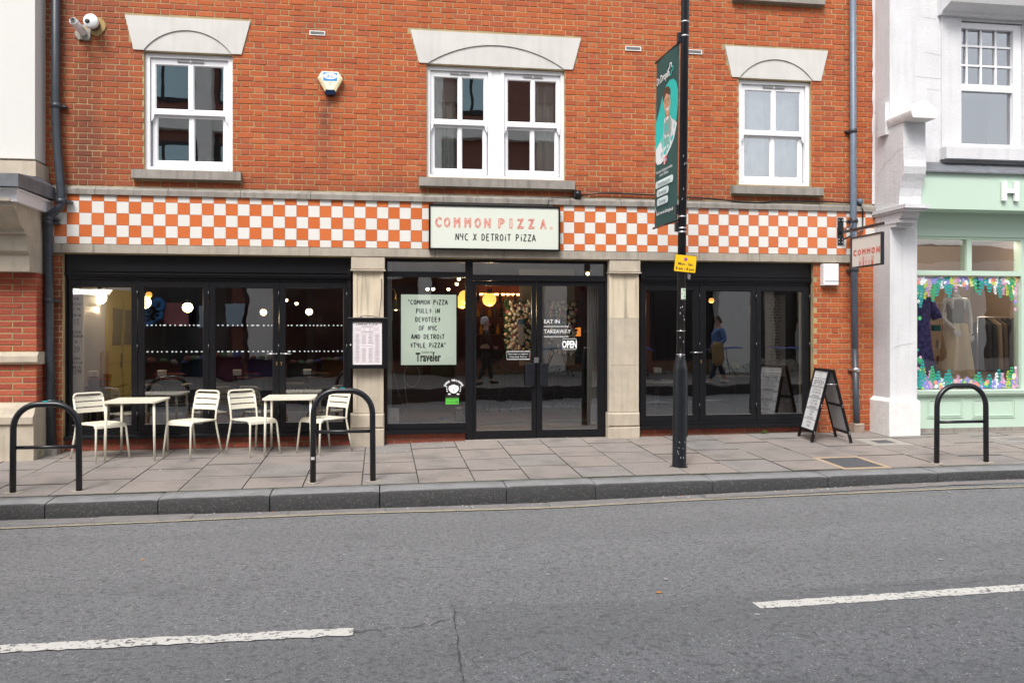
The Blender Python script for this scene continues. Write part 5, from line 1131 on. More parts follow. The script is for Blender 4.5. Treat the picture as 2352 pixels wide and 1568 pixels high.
def table_proto(label):
    t_=thing('garden_table',label,'table',group='cream slatted metal tables outside the pizza shop'); h=.72; a,b_=.315,.375
    for sx_ in(-1,1):
        for sy in (-1,1): MB().tube([(sx_*.285,sy*.335,0),(sx_*.275,sy*.325,h-.02)],[.014,.016],12).obj('leg',CREAM,t_)
    mb=MB(); o=rrect(-a,-b_,a,b_,.05,4); n=len(o); ins=[(x*(a-.03)/a,y*(b_-.03)/b_) for x,y in o]
    vs=[(x,y,h) for x,y in o]+[(x,y,h) for x,y in ins]+[(x,y,h-.022) for x,y in o]+[(x,y,h-.022) for x,y in ins]
    mb.add(vs,[(i,(i+1)%n,(i+1)%n+n,i+n) for i in range(n)]+[(i,i+2*n,(i+1)%n+2*n,(i+1)%n) for i in range(n)]+[(i+n,(i+1)%n+n,(i+1)%n+3*n,i+3*n) for i in range(n)]+[(i+2*n,i+3*n,(i+1)%n+3*n,(i+1)%n+2*n) for i in range(n)])
    mb.box(-a+.03,a-.03,-.02,.02,h-.03,h-.008); mb.obj('top_frame',CREAM,t_)
    for k in range(9):
        y0=-b_+.034+k*.0763; MB().cbox(-a+.03,a-.03,-.035,.035,-.004,.004,.001)
        MB().box(-a+.028,a-.028,y0,y0+.0690,h-.009,h-.001).obj('top_slat',CREAM,t_)
    return t_
t1=table_proto('cream slatted metal table nearest the left edge, between two chairs'); t1.location=(-4.81,-.45,gz(-4.81,-.45))
copytree(t1,None,(-2.95,-.37,gz(-2.95,-.37)),0,'cream slatted metal table in front of the double leaf with lever handles')
def stand(xa,xb,y,top,bar,label,sticker):
    xm=(xa+xb)/2; z0=gz(xm,y); o=thing('bicycle_stand',label,'bike stand',(xm,y,z0),group='black tubular bicycle stands along the kerb'); hw=(xb-xa)/2; r=.031; zt_=top-r-z0; rb_=.24
    pts=[(-hw-.0,0,-.03),(-hw*.985,0,zt_-rb_)]+[(-hw*.98+rb_-rb_*math.cos(math.radians(a)),0,zt_-rb_+rb_*math.sin(math.radians(a))) for a in range(10,91,10)]+[(hw*.98-rb_+rb_*math.sin(math.radians(a)),0,zt_-rb_+rb_*math.cos(math.radians(a))) for a in range(0,81,10)]+[(hw*.985,0,zt_-rb_),(hw,0,-.03)]
    MB().tube(pts,r,16).obj('hoop',BLACKM,o); MB().tube([(-hw,0,bar-z0),(hw,0,bar-z0)],.0185,12).obj('crossbar',BLACKM,o)
    for s_ in (-1,1):
        mb=MB(); mb.prism([(s_*hw+.09*R.uniform(.7,1.2)*math.cos(6.283*k/9),.08*R.uniform(.7,1.2)*math.sin(6.283*k/9)) for k in range(9)],lambda u,v,w:(u,v,w),-.03,.004); mb.obj('footing_patch',mat('footing_cement',(.36,.32,.27),.95,.5,10,.5,50),o)
    if sticker: MB().box(-.03,.02,-.02,.02,zt_+r-.003,zt_+r+.0015).obj('turquoise_mark',mat('turquoise_mark',(.0,.5,.55),.5),o)
    return o
stand(-5.49,-4.857,-2.44,V(100,(750+1015/2.24)*.7656,-2.44),V(100,(1180+1147/7.13)*.7656,-2.44),'black bicycle stand at the left edge in front of the first cream chair',1)
s2=stand(-2.516,-1.884,-2.43,V(790,1163*.7656,-2.43),V(790,(750+1218/2.24)*.7656,-2.43),'black bicycle stand in front of the stone pilaster with the menu',1)
MB().cbox(-.335,-.297,-.035,-.0,.245,.275,.002).obj('paper_sticker',mat('sticker_grey',(.5,.5,.5),.6),s2)
stand(4.722,5.37,-2.47,V(2200,1148.7*.7656,-2.47),V(2200,(750+1153/2.24)*.7656,-2.47),'black bicycle stand in front of the mint green shop',0)
# lamp post
bx,by=1.634,-2.2; z0=gz(bx,by); lean=.0135
lp=thing('lamp_post','tall black steel lamp post with a thicker base standing on the pavement','lamp post',(bx,by,z0))
zc1,zc2=V(1560,844,by)-z0,V(1560,822,by)-z0
L_=lambda z:(lean*z,0,z)
MB().tube([L_(-.05),L_(.0),L_(.03),L_(zc1-.02),L_(zc1),L_(zc2),L_(zc2+.05)],[.084,.084,.081,.081,.079,.052,.0485],28).obj('base_section',BLACKM,lp)
MB().tube([L_(zc2+.04),L_(6.2),L_(9)],[.0485,.047,.045],24).obj('shaft',BLACKM,lp)
MB().cbox(.062+lean*.5,.088+lean*.5,-.03,.035,.35,1.0,.004).obj('access_door',BLACKM,lp)
def ring(z,r,h,m,n='band'): return MB().lathe([(r-.004,-h/2),(r+.002,-h/2),(r+.002,h/2),(r-.004,h/2)],(lean*z,0,z),24).obj(n,m,lp)
for y,h in ((766,.008),(808,.01)): ring(V(1560,y*.0+y,by)-z0 if 0 else V(1560,(750+{766:543,808:702}[y]/2.24)*.7656,by)-z0,.051,h,STEEL)
for k in range(5): ring(V(1560,(750+730/2.24)*.7656,by)-z0-.012*k+.02,.053,.006,BLACKM)
for y in (52,84.5,498,502.5+22,528.5+5): ring(V(1575,y,by)-z0,.0515,.018,STEEL)
mb=MB(); mb.prism([(.125*R.uniform(.75,1.15)*math.cos(6.283*k/14),.11*R.uniform(.75,1.15)*math.sin(6.283*k/14)) for k in range(14)],lambda u,v,w:(u,v,w+.037*v),-.01,.0015); mb.obj('ground_dirt',mat('joint_dirt',(.06,.055,.045)),lp)
SCR=mat('scraped_paint',(.45,.46,.48),.6); mb=MB()
for k in range(26):
    z=R.choice((R.uniform(2.95,3.75),R.uniform(.1,.3),R.uniform(1.4,1.9))); a=math.radians(R.uniform(-125,-55)); r=.0822 if z<1 else .0505; l=R.uniform(.005,.03); X,Y=lean*z+r*math.cos(a),r*math.sin(a)
    mb.add([(X-.003,Y,z),(X+.003,Y,z),(X+.002,Y,z+l),(X-.002,Y,z+l*.8)],[(0,1,2,3)])
mb.obj('paint_scrapes',SCR,lp,kind='stuff')
# parking sign
sc_=(U(1574,by-.07),by-.07,V(1574,605.5,by-.07))
ps=thing('parking_sign','yellow no waiting sign reading Mon - Sat 8 am - 8 pm strapped to the lamp post','sign',sc_); ps.rotation_euler=(0,math.radians(5.5),math.radians(-6))
a,b_=.128,.1
MB().prism(rrect(-a,-b_,a,b_,.014)[::-1],f0,0,.004).obj('plate',BLACKP,ps); MB().prism(rrect(-a+.004,-b_+.004,a-.004,b_-.004,.012)[::-1],f0,.004,.005).obj('face',YELLOW,ps)
MB().prism(arc(0,.05,.021,0,360,20)[:-1],f0,.005,.0056).obj('roundel_ring',mat('roundel_red',(.7,.05,.04),.5),ps); MB().prism(arc(0,.05,.0165,0,360,20)[:-1],f0,.0056,.0062).obj('roundel_disc',mat('roundel_blue',(.03,.1,.55),.5),ps)
mb=MB(); ribbon(mb,[(-.013,.063),(.013,.037)],.005,f0,.0065); mb.obj('roundel_bar',MATS['roundel_red'],ps)
text('Mon - Sat',.033,0,-.020,f0,INK,'lettering',ps,w=.0055,sx=.97,bold=.0012); text('8 am - 8 pm',.033,0,-.075,f0,INK,'lettering',ps,w=.0055,sx=.97,bold=.0012)
MB().box(.04,.05,-.002,.03,-b_-.07,-b_-.005).cbox(.055,.075,-.008,.02,-b_-.075,-b_-.02,.003).obj('strap_buckle',STEEL,ps)
tg=thing('post_tag','small pale green numbered tag cable-tied to the lamp post','tag',(U(1569.5,by-.05),by-.05,V(1569,675,by-.05)),math.radians(28))
MB().cbox(-.037,.037,-.004,.0,-.065,.065,.002).obj('plate',mat('tag_cream',(.72,.74,.62),.5),tg); TG=mat('tag_green',(.03,.32,.16),.6)
text('1',.03,.015,.0,f0,TG,'lettering',tg,w=.005,bold=.001); text('4',.03,.015,-.042,f0,TG,'lettering',tg,w=.005,bold=.001); MB().box(-.01,.03,-.0055,-.004,.042,.052).obj('print',TG,tg); MB().box(-.01,.03,-.0055,-.004,-.058,-.052).obj('print',TG,tg)
MB().tube([(-.03,.02,0),(-.03,-.006,0),(-.02,-.006,.004)],.003,6).obj('cable_tie',BLACKM,tg)
# banner: hangs between two arms that point from the post towards the shop
A=Vector((bx-.075,-1.40,0)); B=Vector((bx-.045,-2.155,0)); d=(B-A); BW=d.length; d.normalize(); nrm=Vector((-abs(d.y),-d.x*0,0)); nrm=Vector((d.y,-d.x,0)); 
bz0,bz1=2.80,4.87
def fb(s_,t_,w=0):
    p=A+d*(s_*BW)+nrm*(w+.018*math.sin(t_*9+.5)*math.sin(s_*3.1)) ; return (p.x+(lean*(bz0+(1-t_)*(bz1-bz0))),p.y,bz1-t_*(bz1-bz0))
bn=thing('street_banner','dark green street banner with a smiling doctor hanging from the lamp post','banner',(0,0,0))
TEAL=mat('banner_green',(.018,.075,.07),.7,.15,4); TURQ=mat('banner_turquoise',(.02,.50,.45),.7); SKIN=mat('printed_skin',(.60,.32,.20),.8); HAIRP=mat('printed_hair',(.10,.045,.02),.8); COAT=mat('printed_coat',(.72,.73,.74),.8); SCRUB=mat('printed_scrubs',(.25,.36,.30),.8); PILL=mat('pill_pale',(.60,.70,.70),.7); SHD=mat('printed_shadow',(.38,.20,.13),.8); COATS=mat('printed_fold',(.50,.52,.54),.8)
mb=MB(); n1,n2=10,24; mb.add([fb(i/n1,j/n2) for j in range(n2+1) for i in range(n1+1)],[(j*(n1+1)+i,j*(n1+1)+i+1,(j+1)*(n1+1)+i+1,(j+1)*(n1+1)+i) for j in range(n2) for i in range(n1)],0,True); mb.obj('cloth',TEAL,bn)
LV=[0]
def flat(poly,m,name,w=.002):
    LV[0]+=1; w=w+LV[0]*.00025; mb=MB(); 
    # fan from the centroid so that it follows the cloth
    cx_=sum(p[0] for p in poly)/len(poly); cy_=sum(p[1] for p in poly)/len(poly); n=len(poly)
    rings=[1,.66,.33]; vs=[fb(cx_+(x-cx_)*k,cy_+(y-cy_)*k,w) for k in rings for x,y in poly]+[fb(cx_,cy_,w)]
    fs=[(r*n+i,r*n+(i+1)%n,(r+1)*n+(i+1)%n,(r+1)*n+i) for r in range(2) for i in range(n)]+[(2*n+i,2*n+(i+1)%n,3*n) for i in range(n)]
    mb.add(vs,fs); return mb.obj(name,m,bn)
flat([(.0,.37),(.14,.315),(.30,.245),(.48,.195),(.66,.175),(.80,.182),(.91,.21),(.97,.26),(.97,.34),(.90,.42),(.82,.485),(.66,.555),(.46,.605),(.26,.632),(.10,.628),(.02,.605),(.0,.56)],TURQ,'print_shape')
flat([(.37,.37),(.60,.37),(.66,.395),(.84,.425),(.93,.445),(.80,.52),(.66,.56),(.46,.605),(.26,.632),(.10,.628),(.02,.605),(.03,.50),(.14,.435),(.32,.405)],COAT,'print_coat')
flat([(.40,.39),(.62,.385),(.62,.44),(.55,.53),(.52,.575),(.46,.59),(.42,.48)],SCRUB,'print_scrubs')
flat([(.40,.33),(.60,.33),(.60,.385),(.50,.405),(.40,.392)],SHD,'print_neck')
flat([(.36,.27),(.40,.235),(.50,.222),(.60,.232),(.65,.26),(.65,.30),(.61,.345),(.53,.368),(.44,.352),(.38,.315)],SKIN,'print_face')
flat([(.33,.275),(.34,.235),(.42,.205),(.52,.198),(.62,.207),(.68,.232),(.67,.262),(.60,.238),(.48,.232),(.40,.245),(.37,.268)],HAIRP,'print_hair')
flat([(.44,.318),(.52,.325),(.60,.315),(.56,.335),(.50,.34)],COAT,'print_smile')
for a in (.44,.58): flat([(a-.04,.272),(a+.04,.270),(a+.04,.275),(a-.04,.277)],HAIRP,'print_brow'); flat([(a-.02,.284),(a+.02,.283),(a+.018,.289),(a-.018,.290)],INK,'print_eye')
flat([(.52,.285),(.55,.308),(.50,.310)],SHD,'print_nose')
flat([(.34,.40),(.38,.40),(.37,.52),(.33,.60),(.30,.60)],COATS,'print_fold'); flat([(.66,.41),(.69,.41),(.66,.47),(.60,.55),(.58,.55),(.62,.47)],COATS,'print_fold')
def blin(pts,wd,m,name):
    mb=MB(); LV[0]+=1; ribbon(mb,[(x*BW,y*2.07) for x,y in pts],wd,lambda u,v,w=0:fb(u/BW,v/2.07,w+.002+LV[0]*.00025),0); mb.obj(name,m,bn)
blin([(.36,.395),(.345,.44),(.34,.50),(.33,.535)],.009,INK,'print_stethoscope'); blin([(.64,.395),(.66,.43),(.63,.455),(.66,.475)],.009,INK,'print_stethoscope')
flat([(.45+.075*math.cos(6.283*k/16),.622+.027*math.sin(6.283*k/16)) for k in range(16)],mat('roundel_red',(.7,.05,.04)),'print_flag')
flat([(.375,.618),(.525,.618),(.525,.627),(.375,.627)],COAT,'print_flag'); flat([(.42,.597),(.445,.597),(.445,.648),(.42,.648)],COAT,'print_flag'); flat([(.375,.6205),(.525,.6205),(.525,.6245),(.375,.6245)],BLUE,'print_flag')
HB=bz1-bz0
def btext(s,h,sc0,t0,m,al='c',sx=1,bold=0): 
    LV[0]+=1; o=text(s,h,0,0,lambda u,v,w=0:fb(sc0+u/BW,t0-v/HB,w+.002+LV[0]*.0002),m,'lettering',bn,al,sx,bold); return o
btext('Dr.Dropin',.092,.36,.150,WHITE,sx=.86,bold=.0025)
blin([(.66,.125),(.62,.125),(.62,.108),(.68,.105),(.68,.082),(.74,.082),(.75,.105)],.014,WHITE,'logo'); blin([(.75,.108),(.81,.11),(.81,.128),(.75,.130),(.74,.15),(.68,.15),(.68,.135)],.014,TURQ,'logo')
btext("Norway's largest provider,",.040,.45,.685,WHITE,sx=.93); btext("now in Fulham",.040,.45,.710,WHITE,sx=.93)
for s,c_,w_,t_ in (('General Practitioner',.46,.80,.752),('Dermatology',.42,.56,.806),('Psychology',.42,.52,.860)):
    a=w_/2; hh=.0215; rx=.05
    flat([(c_-a+rx-rx*math.sin(math.radians(q)),t_-hh*math.cos(math.radians(q))) for q in range(0,181,20)]+[(c_+a-rx+rx*math.sin(math.radians(q)),t_+hh*math.cos(math.radians(q))) for q in range(0,181,20)],PILL,'print_pill')
    btext(s,.042,c_,t_+.0095,TEAL,sx=.92)
btext('Book now at drdropin.uk',.042,.50,.935,WHITE,sx=.95,bold=.001); blin([(.07,.88),(.09,.90),(.14,.915)],.010,WHITE,'logo')
for z in (bz1+.005,bz0-.005):
    t_=(bz1-z)/HB; p0=fb(-.06,t_); p1=fb(1.06,t_); MB().tube([p0,p1],.014,10).obj('pole_arm',BLACKM,bn); MB().tube([p1,(bx+lean*z,by,z+.0)],.012,8).obj('arm_mount',BLACKM,bn)
for z in (bz1+.05,bz0+.12,bz0-.08): MB().cbox(bx+lean*z-.085,bx+lean*z-.045,by-.02,by+.03,z-.06,z+.05,.004).obj('clamp',BLACKM,bn)
# A-board
ab=thing('a_board','black-framed A-board with printed OFFERS panels open on the pavement','sandwich board',(0,0,0))
def quadf(p0,px_,py_):  # frame function from an origin and two axes
    n=px_.cross(py_).normalized(); return lambda u,v,w=0: tuple(p0+px_*u+py_*v+n*w)
zA=gz(4.06,-.57); ft=Vector((4.045,-.55,zA)); ux_=Vector((-.115,-.66,0)).normalized(); hwid=.31
rt=Vector((4.535,-.70,gz(4.53,-.7)))
apL=Vector((4.262,-.64,zA+.985)); apR=Vector((4.302,-.652,zA+.985))
def panel(foot,ap,name,printed,sgn):
    upv=(ap-foot); H=upv.length; upv.normalize(); P=quadf(foot,ux_*sgn,upv); o=None
    mb=MB(); bar=.04
    def bb(u0,u1,v0,v1,w0,w1): mb.add([P(u,v,w) for w in (w0,w1) for u,v in ((u0,v0),(u1,v0),(u1,v1),(u0,v1))],[(0,3,2,1),(4,5,6,7),(0,1,5,4),(1,2,6,5),(2,3,7,6),(3,0,4,7)])
    bb(-hwid,-hwid+bar,0,H,-.015,.015); bb(hwid-bar,hwid,0,H,-.015,.015); bb(-hwid+bar,hwid-bar,H-.035,H-.002,-.014,.014); bb(-hwid+bar,hwid-bar,.12,.155,-.014,.014)
    if not printed: bb(-hwid+bar,hwid-bar,.50,.53,-.016,.016)
    o=mb.obj(name,BLACKP,ab)
    mb=MB(); bb2=[P(u,v,w) for w in (-.004,.004) for u,v in ((-hwid+bar,.155),(hwid-bar,.155),(hwid-bar,H-.035),(-hwid+bar,H-.035))]; mb.add(bb2,[(0,3,2,1),(4,5,6,7),(0,1,5,4),(1,2,6,5),(2,3,7,6),(3,0,4,7)]); mb.obj('board_panel',mat('board_white',(.70,.71,.72),.5) if printed else mat('board_grey',(.50,.50,.51),.6),ab)
    return P,H
P,H=panel(ft,apL,'front_frame',True,1); panel(rt,apR,'rear_frame',False,1)
s_=1 if Vector(P(0,0,1)-Vector(P(0,0,0))*0 if 0 else Vector(P(0,0,1))-Vector(P(0,0,0))).x<0 else -1
Pf=lambda u,v,w=0:P(u,v,s_*(.0045+w)); mb=MB()
for v in (.865,.755,.738,.60,.583,.445,.428,.29): ribbon(mb,[(-.265,v*H),(.265,v*H)],.006,Pf,.0006)
hand(mb,'OFFERS',0,.775*H,.065,Pf,.014,w=.0008,gap=.4,sx=1.1)
for l,v in (('2 PiZZAS FOR 20',.69),('HALF HAPPY HOUR',.65),('20 LARGE PiE',.535),('PiTCH + A BEER',.495),('20 SWAP',.385),('ROYAL',.345)): hand(mb,l,0,v*H,.026,Pf,.0045,w=.0008,sx=1.0)
for v in (.625,.613,.47,.458,.32,.308): ribbon(mb,[(-.14,v*H),(.14,v*H)],.005,Pf,.0006)
mb.obj('lettering',mat('board_print',(.07,.07,.075),.6),ab)
mb=MB(); hand(mb,'BUSTiNG',0,.235*H,.026,Pf,.004,w=.0008,sx=1.1)
for k in range(4): ribbon(mb,[(-.06+k*.035,.215*H),(-.05+k*.035,.175*H)],.005,Pf,.0006); ribbon(mb,[(-.05+k*.03,.97*H-.03),(-.05+k*.03,.88*H)],.003,Pf,.0006)
hand(mb,'PiTTA',0,.185*H,.024,Pf,.004,w=.0008); mb.obj('lettering',MATS['board_print'],ab)
for foot,ap in ((ft,apL),(rt,apR)):
    for v in (.5,.13):
        p=foot+ux_*(hwid)+(ap-foot)*v; MB().ball((p.x+.0,p.y-.002,p.z+.012),.007,8).ball((p.x,p.y-.002,p.z-.012),.007,8).obj('bolt',STEEL,ab)
p0=ft+ux_*(hwid+.004)+(apL-ft)*.80; p1=rt+ux_*(hwid+.004)+(apR-rt)*.80; MB().tube([p0,p1],.006,6).obj('spreader_bar',STEEL,ab)
# ================================================================ PEOPLE
def skinned(name,nodes,edges,m,parent,root=0,sub=2):
    me=bpy.data.meshes.new(name); me.from_pydata([n[0] for n in nodes],edges,[]); o=bpy.data.objects.new(name,me); COL.objects.link(o)
    sk=o.modifiers.new('s','SKIN'); 
    for i,n in enumerate(nodes):
        d=me.skin_vertices[0].data[i]; r=n[1]; d.radius=r if isinstance(r,tuple) else (r,r); d.use_root=(i==root)
    ss=o.modifiers.new('u','SUBSURF'); ss.levels=sub; ss.render_levels=sub
    dg=bpy.context.evaluated_depsgraph_get(); m2=bpy.data.meshes.new_from_object(o.evaluated_get(dg)); bpy.data.objects.remove(o); m2.name=name
    m2.materials.clear(); m2.materials.append(m)
    for p in m2.polygons: p.use_smooth=True
    return put(name,m2,parent)
SKINM=mat('skin',(.48,.28,.20),.6); 
def hand_fingers(mb,p,d,n=Vector((0,1,0)),s=1):
    d=Vector(d).normalized(); sd=d.cross(n).normalized(); p=Vector(p)
    for k,(o_,l) in enumerate(((-.030,.062),(-.010,.075),(.010,.070),(.030,.052))):
        b_=p+sd*o_*s+d*.055; mb.tube([b_-d*.03,b_+d*l*.5,b_+d*l*.9+n*.012],[.009,.0085,.006],6)
    b_=p+sd*-.04+d*.01; mb.tube([p,b_,b_-sd*.018+d*.035],[.011,.010,.007],6)
def person(label,loc,rz,top,leg,hair,shoe,arms,step=.28,old=False,group=None):
    o=thing('person',label,'person',loc,rz,group)
    R_el,R_wr,L_el,L_wr=arms
    a,b_=step,-step
    N=[((0,0,.95),(.15,.11)),((0,0,1.10),(.14,.10)),((.01,0,1.30),(.16,.105)),((.01,0,1.43),(.10,.075)),((.02,0,1.51),.052),((.035,0,1.585),.075),((.04,0,1.67),(.085,.085)),((.035,0,1.72),.07),
       ((0,-.17,1.41),.062),(R_el,.045),(R_wr,.030),((0,.17,1.41),.062),(L_el,.045),(L_wr,.030),
       ((0,-.09,.90),.095),((a*.55,-.095,.50),.062),((a,-.10,.09),.042),((a+.13,-.10,.035),.035),
       ((0,.09,.90),.095),((b_*.25,.095,.50),.062),((b_,.10,.12),.042),((b_+.11,.10,.045),.035)]
    E=[(0,1),(1,2),(2,3),(3,4),(4,5),(5,6),(6,7),(3,8),(8,9),(9,10),(3,11),(11,12),(12,13),(0,14),(14,15),(15,16),(16,17),(0,18),(18,19),(19,20),(20,21)]
    skinned('body',N,E,SKINM,o)
    up=1.13
    skinned('sweater',[((0,0,.93),(.17,.125)),((0,0,1.10),(.165,.12)),((.01,0,1.30),(.18,.125)),((.01,0,1.44),(.11,.085)),((0,-.18,1.42),.075),(R_el,.058),(tuple(Vector(R_wr)*.92+Vector(R_el)*.08),.043),((0,.18,1.42),.075),(L_el,.058),(tuple(Vector(L_wr)*.92+Vector(L_el)*.08),.043)],
        [(0,1),(1,2),(2,3),(3,4),(4,5),(5,6),(3,7),(7,8),(8,9)],top,o)
    skinned('trousers',[((0,0,.97),(.16,.12)),((0,-.09,.88),.105),((a*.55,-.095,.50),.078),((a*.97,-.10,.13),.06),((0,.09,.88),.105),((b_*.25,.095,.50),.078),((b_*.97,.10,.16),.06)],[(0,1),(1,2),(2,3),(0,4),(4,5),(5,6)],leg,o)
    for x,y,z in ((a,-.10,.05),(b_,.10,.06)): MB().ball((x+.05,y,z-.005),.05,12,sq=(2.7,.95,.85)).obj('shoe',shoe,o)
    mb=MB(); mb.ball((.015,0,1.705),.098,18,sq=(1.0,.88,.82)); mb.ball((-.02,0,1.65),.09,14,sq=(.85,.95,.9)); mb.obj('hair',hair,o)
    mb=MB(); mb.ball((.118,0,1.635),.016,8,sq=(1.2,.8,1.3))
    for s_ in (-1,1): mb.ball((.02,s_*.085,1.635),.022,8,sq=(.7,.4,1.2))
    mb.obj('nose_and_ears',SKINM,o,kind='stuff')
    mb=MB()
    for s_ in (-1,1): mb.ball((.108,s_*.03,1.655),.009,8)
    mb.box(.112,.118,-.022,.022,1.596,1.600); mb.obj('eyes_and_mouth',INK,o,kind='stuff')
    mb=MB()
    for el,wr in ((R_el,R_wr),(L_el,L_wr)): hand_fingers(mb,wr,Vector(wr)-Vector(el))
    mb.obj('fingers',SKINM,o,kind='stuff'); return o
BLUES=mat('blue_sweater',(.11,.20,.42),.9,.2,12); NAVY=mat('navy_trousers',(.02,.025,.05),.9); HB_=mat('brown_hair',(.07,.045,.03),.8,.3,60); WSH=mat('white_shoe',(.6,.6,.58),.5); BLK=mat('black_cloth',(.02,.02,.022),.9); GRH=mat('white_hair',(.62,.62,.62),.8,.3,60)
OZ=.12
mx=U(1660,10.0)
MS=1.16
man=person('man in a blue sweater and glasses walking with a tan jacket over his arm',(mx,-10.0,OZ-.03),math.radians(180),BLUES,NAVY,HB_,WSH,[(-.08,-.27,1.14),(.16,-.25,1.02),(-.03,.27,1.14),(.10,.22,.93)],.26)
mb=MB(); n_=16; vs=[]
for j in range(8):
    z=1.10-.085*j; r=.10+.035*j-.004*j*j
    for i in range(n_): a=6.283*i/n_; vs.append((.10+r*.95*math.cos(a)*(1+.1*math.sin(3*a+j)),-.25+r*.6*math.sin(a)*(1+.15*math.sin(2*a)),z+.02*math.sin(2*a+j)))
mb.add(vs,[(j*n_+i,j*n_+(i+1)%n_,(j+1)*n_+(i+1)%n_,(j+1)*n_+i) for j in range(7) for i in range(n_)]+[tuple(range(n_-1,-1,-1)),tuple(7*n_+i for i in range(n_))],0,True)
jk=mb.obj('jacket',mat('tan_jacket',(.30,.20,.09),.9,.4,18),None,label='tan jacket draped over the arm of the walking man in blue',cat='jacket'); jk.matrix_world=Matrix.Translation((mx,-10.0,OZ-.03))@Matrix.Rotation(math.pi,4,'Z')@Matrix.Scale(1.04,4); man.scale=(1.04,)*3
mb=MB(); 
for s_ in(-1,1): mb.tube([(.122,s_*.032+.026*math.cos(6.283*k/12),1.652+.018*math.sin(6.283*k/12)) for k in range(12)],.003,5,closed=True); mb.tube([(.12,s_*.058,1.655),(.03,s_*.092,1.655)],.003,5)
mb.obj('glasses',INK,man)
wx=U(1117,10.6)
wo=person('white-haired person in dark clothes walking past with a green shopping bag',(wx,-10.6,OZ-.03),math.radians(0),BLK,BLK,GRH,BLK,[(-.06,-.26,1.14),(.05,-.27,.93),(.04,.26,1.14),(.20,.25,1.0)],.22)
mb=MB(); mb.add([(.0,-.34,.80),(.10,-.34,.80),(.10,-.12,.80),(.0,-.12,.80),(-.03,-.36,.46),(.14,-.36,.46),(.14,-.10,.46),(-.03,-.10,.46)],[(0,1,5,4),(1,2,6,5),(2,3,7,6),(3,0,4,7),(4,5,6,7)])
bg_=thing('shopping_bag','green and yellow shopping bag in the hand of the white-haired walker','bag',(wx,-10.6,OZ-.03)); mb.obj('bag_body',mat('bag_green',(.10,.38,.03),.5,.8,4,dark=2.2),bg_); MB().tube([(.05,-.30,.80),(.06,-.27,.92),(.05,-.2,.80)],.006,6).obj('handle',WHITE,bg_)
# ================================================================ ACROSS THE STREET (seen in the glass)
op_=MB().box(-24,24,-17.2,-9.9,-.5,OZ-.03); op_.obj('far_pavement',mat('far_paving',(.24,.22,.20),.9,.4,2),kind='structure')
MB().box(-24,24,-9.9,-9.6,-.5,OZ-.03).obj('far_kerb',GRAN,kind='structure')
ob=thing('facing_building','long brown brick building with pale columns and teal windows across the street','building',(0,0,0)); OY=-17
EX=U(1640,17)
MB().box(-24,EX,-24,OY-.25,-.2,13).obj('wall',DARKBR,ob); MB().box(EX,24,-24,OY-.25,-.2,4.6).obj('low_wing',mat('low_wing_render',(.42,.38,.33),.9),ob)
COLM=mat('cream_column',(.82,.80,.75),.8,.2,3); TEALG=mat('teal_glazing',(.52,.76,.82),.25,spec=.8); DKF=mat('dark_frame',(.02,.02,.022),.5); LOUV=mat('louvre_grey',(.05,.05,.055),.6)
for x0,x1,z1 in ((572,640,3.3),(1650,1722,3.3),(1845,1870,3.3),(1250,1300,3.3),(250,300,3.3),(960,990,3.3),(2160,2230,3.3)):
    MB().box(U(x0,17),U(x1,17),OY-.3,OY+.35,-.1,z1).obj('column',COLM,ob)
MB().box(-24,24,OY-.3,OY+.28,3.3,4.0).obj('fascia_band',COLM,ob); MB().box(-24,EX,OY-.3,OY+.15,8.0,8.5).obj('stone_band',COLM,ob)
for x in (465,995,1420,120): MB().box(U(x-14,17),U(x+20,17),OY-.3,OY+.30,4.0,13).obj('upper_column',COLM,ob)
for i,(x0,x1) in enumerate(((-14,-11.2),(U(300,17),U(437,17)),(U(497,17),U(560,17)),(U(1050,17),U(1122,17)),(U(1290,17),U(1400,17)),(U(1500,17),U(1600,17)))):
    for z0,z1 in ((4.9,7.6),(8.9,11.6)):
        if i in (3,) and z0<5: continue
        fr=MB().box(x0,x1,OY-.3,OY-.15,z0,z1).obj('window',DKF,ob)
        for a,b_ in ((x0+.08,(x0+x1)/2-.05),((x0+x1)/2+.05,x1-.08)): 
            MB().box(a,b_,OY-.16,OY-.12,z0+.1,z0+1.5).obj('glazing',TEALG,fr); MB().box(a,b_,OY-.16,OY-.12,z0+1.62,z1-.1).obj('glazing',TEALG,fr)
for x0,x1 in ((U(438,17),U(452,17)),(U(486,17),U(496,17)),(U(980,17),U(1048,17))):
    for k in range(34): MB().box(x0,x1,OY-.3,OY-.17,4.9+k*.09,4.95+k*.09).obj('louvre_slat',LOUV,ob)
for i in range(9):
    x0=-20+i*4.6; fr=MB().box(x0,x0+4.2,OY-.3,OY-.2,.5,3.1).obj('shopfront',DKF,ob); MB().box(x0+.1,x0+2.0,OY-.2,OY-.17,.6,2.9).obj('glazing',mat('dark_glazing',(.012,.014,.018),.1),fr); MB().box(x0+2.2,x0+4.1,OY-.2,OY-.17,.6,2.9).obj('glazing',MATS['dark_glazing'],fr)
mb=MB()
for i in range(1500):
    x=R.uniform(-3,13); y=R.uniform(-16.2,-15.6); z=OZ+R.uniform(-.03,.30); d=Vector((R.uniform(-1,1),R.uniform(-1,1),R.uniform(-.2,1))).normalized()*.09; p=Vector((-d.y,d.x,.02))*.4; c_=Vector((x,y,z)); mb.add([c_,c_+d*.5+p,c_+d,c_+d*.5-p],[(0,1,2,3)])
mb.obj('box_hedge',mat('hedge',(.03,.12,.02),.7,.3,10),None,label='low green hedge along the foot of the facing building',cat='hedge',kind='stuff')
BT=mat('blue_table',(.10,.17,.45),.4)
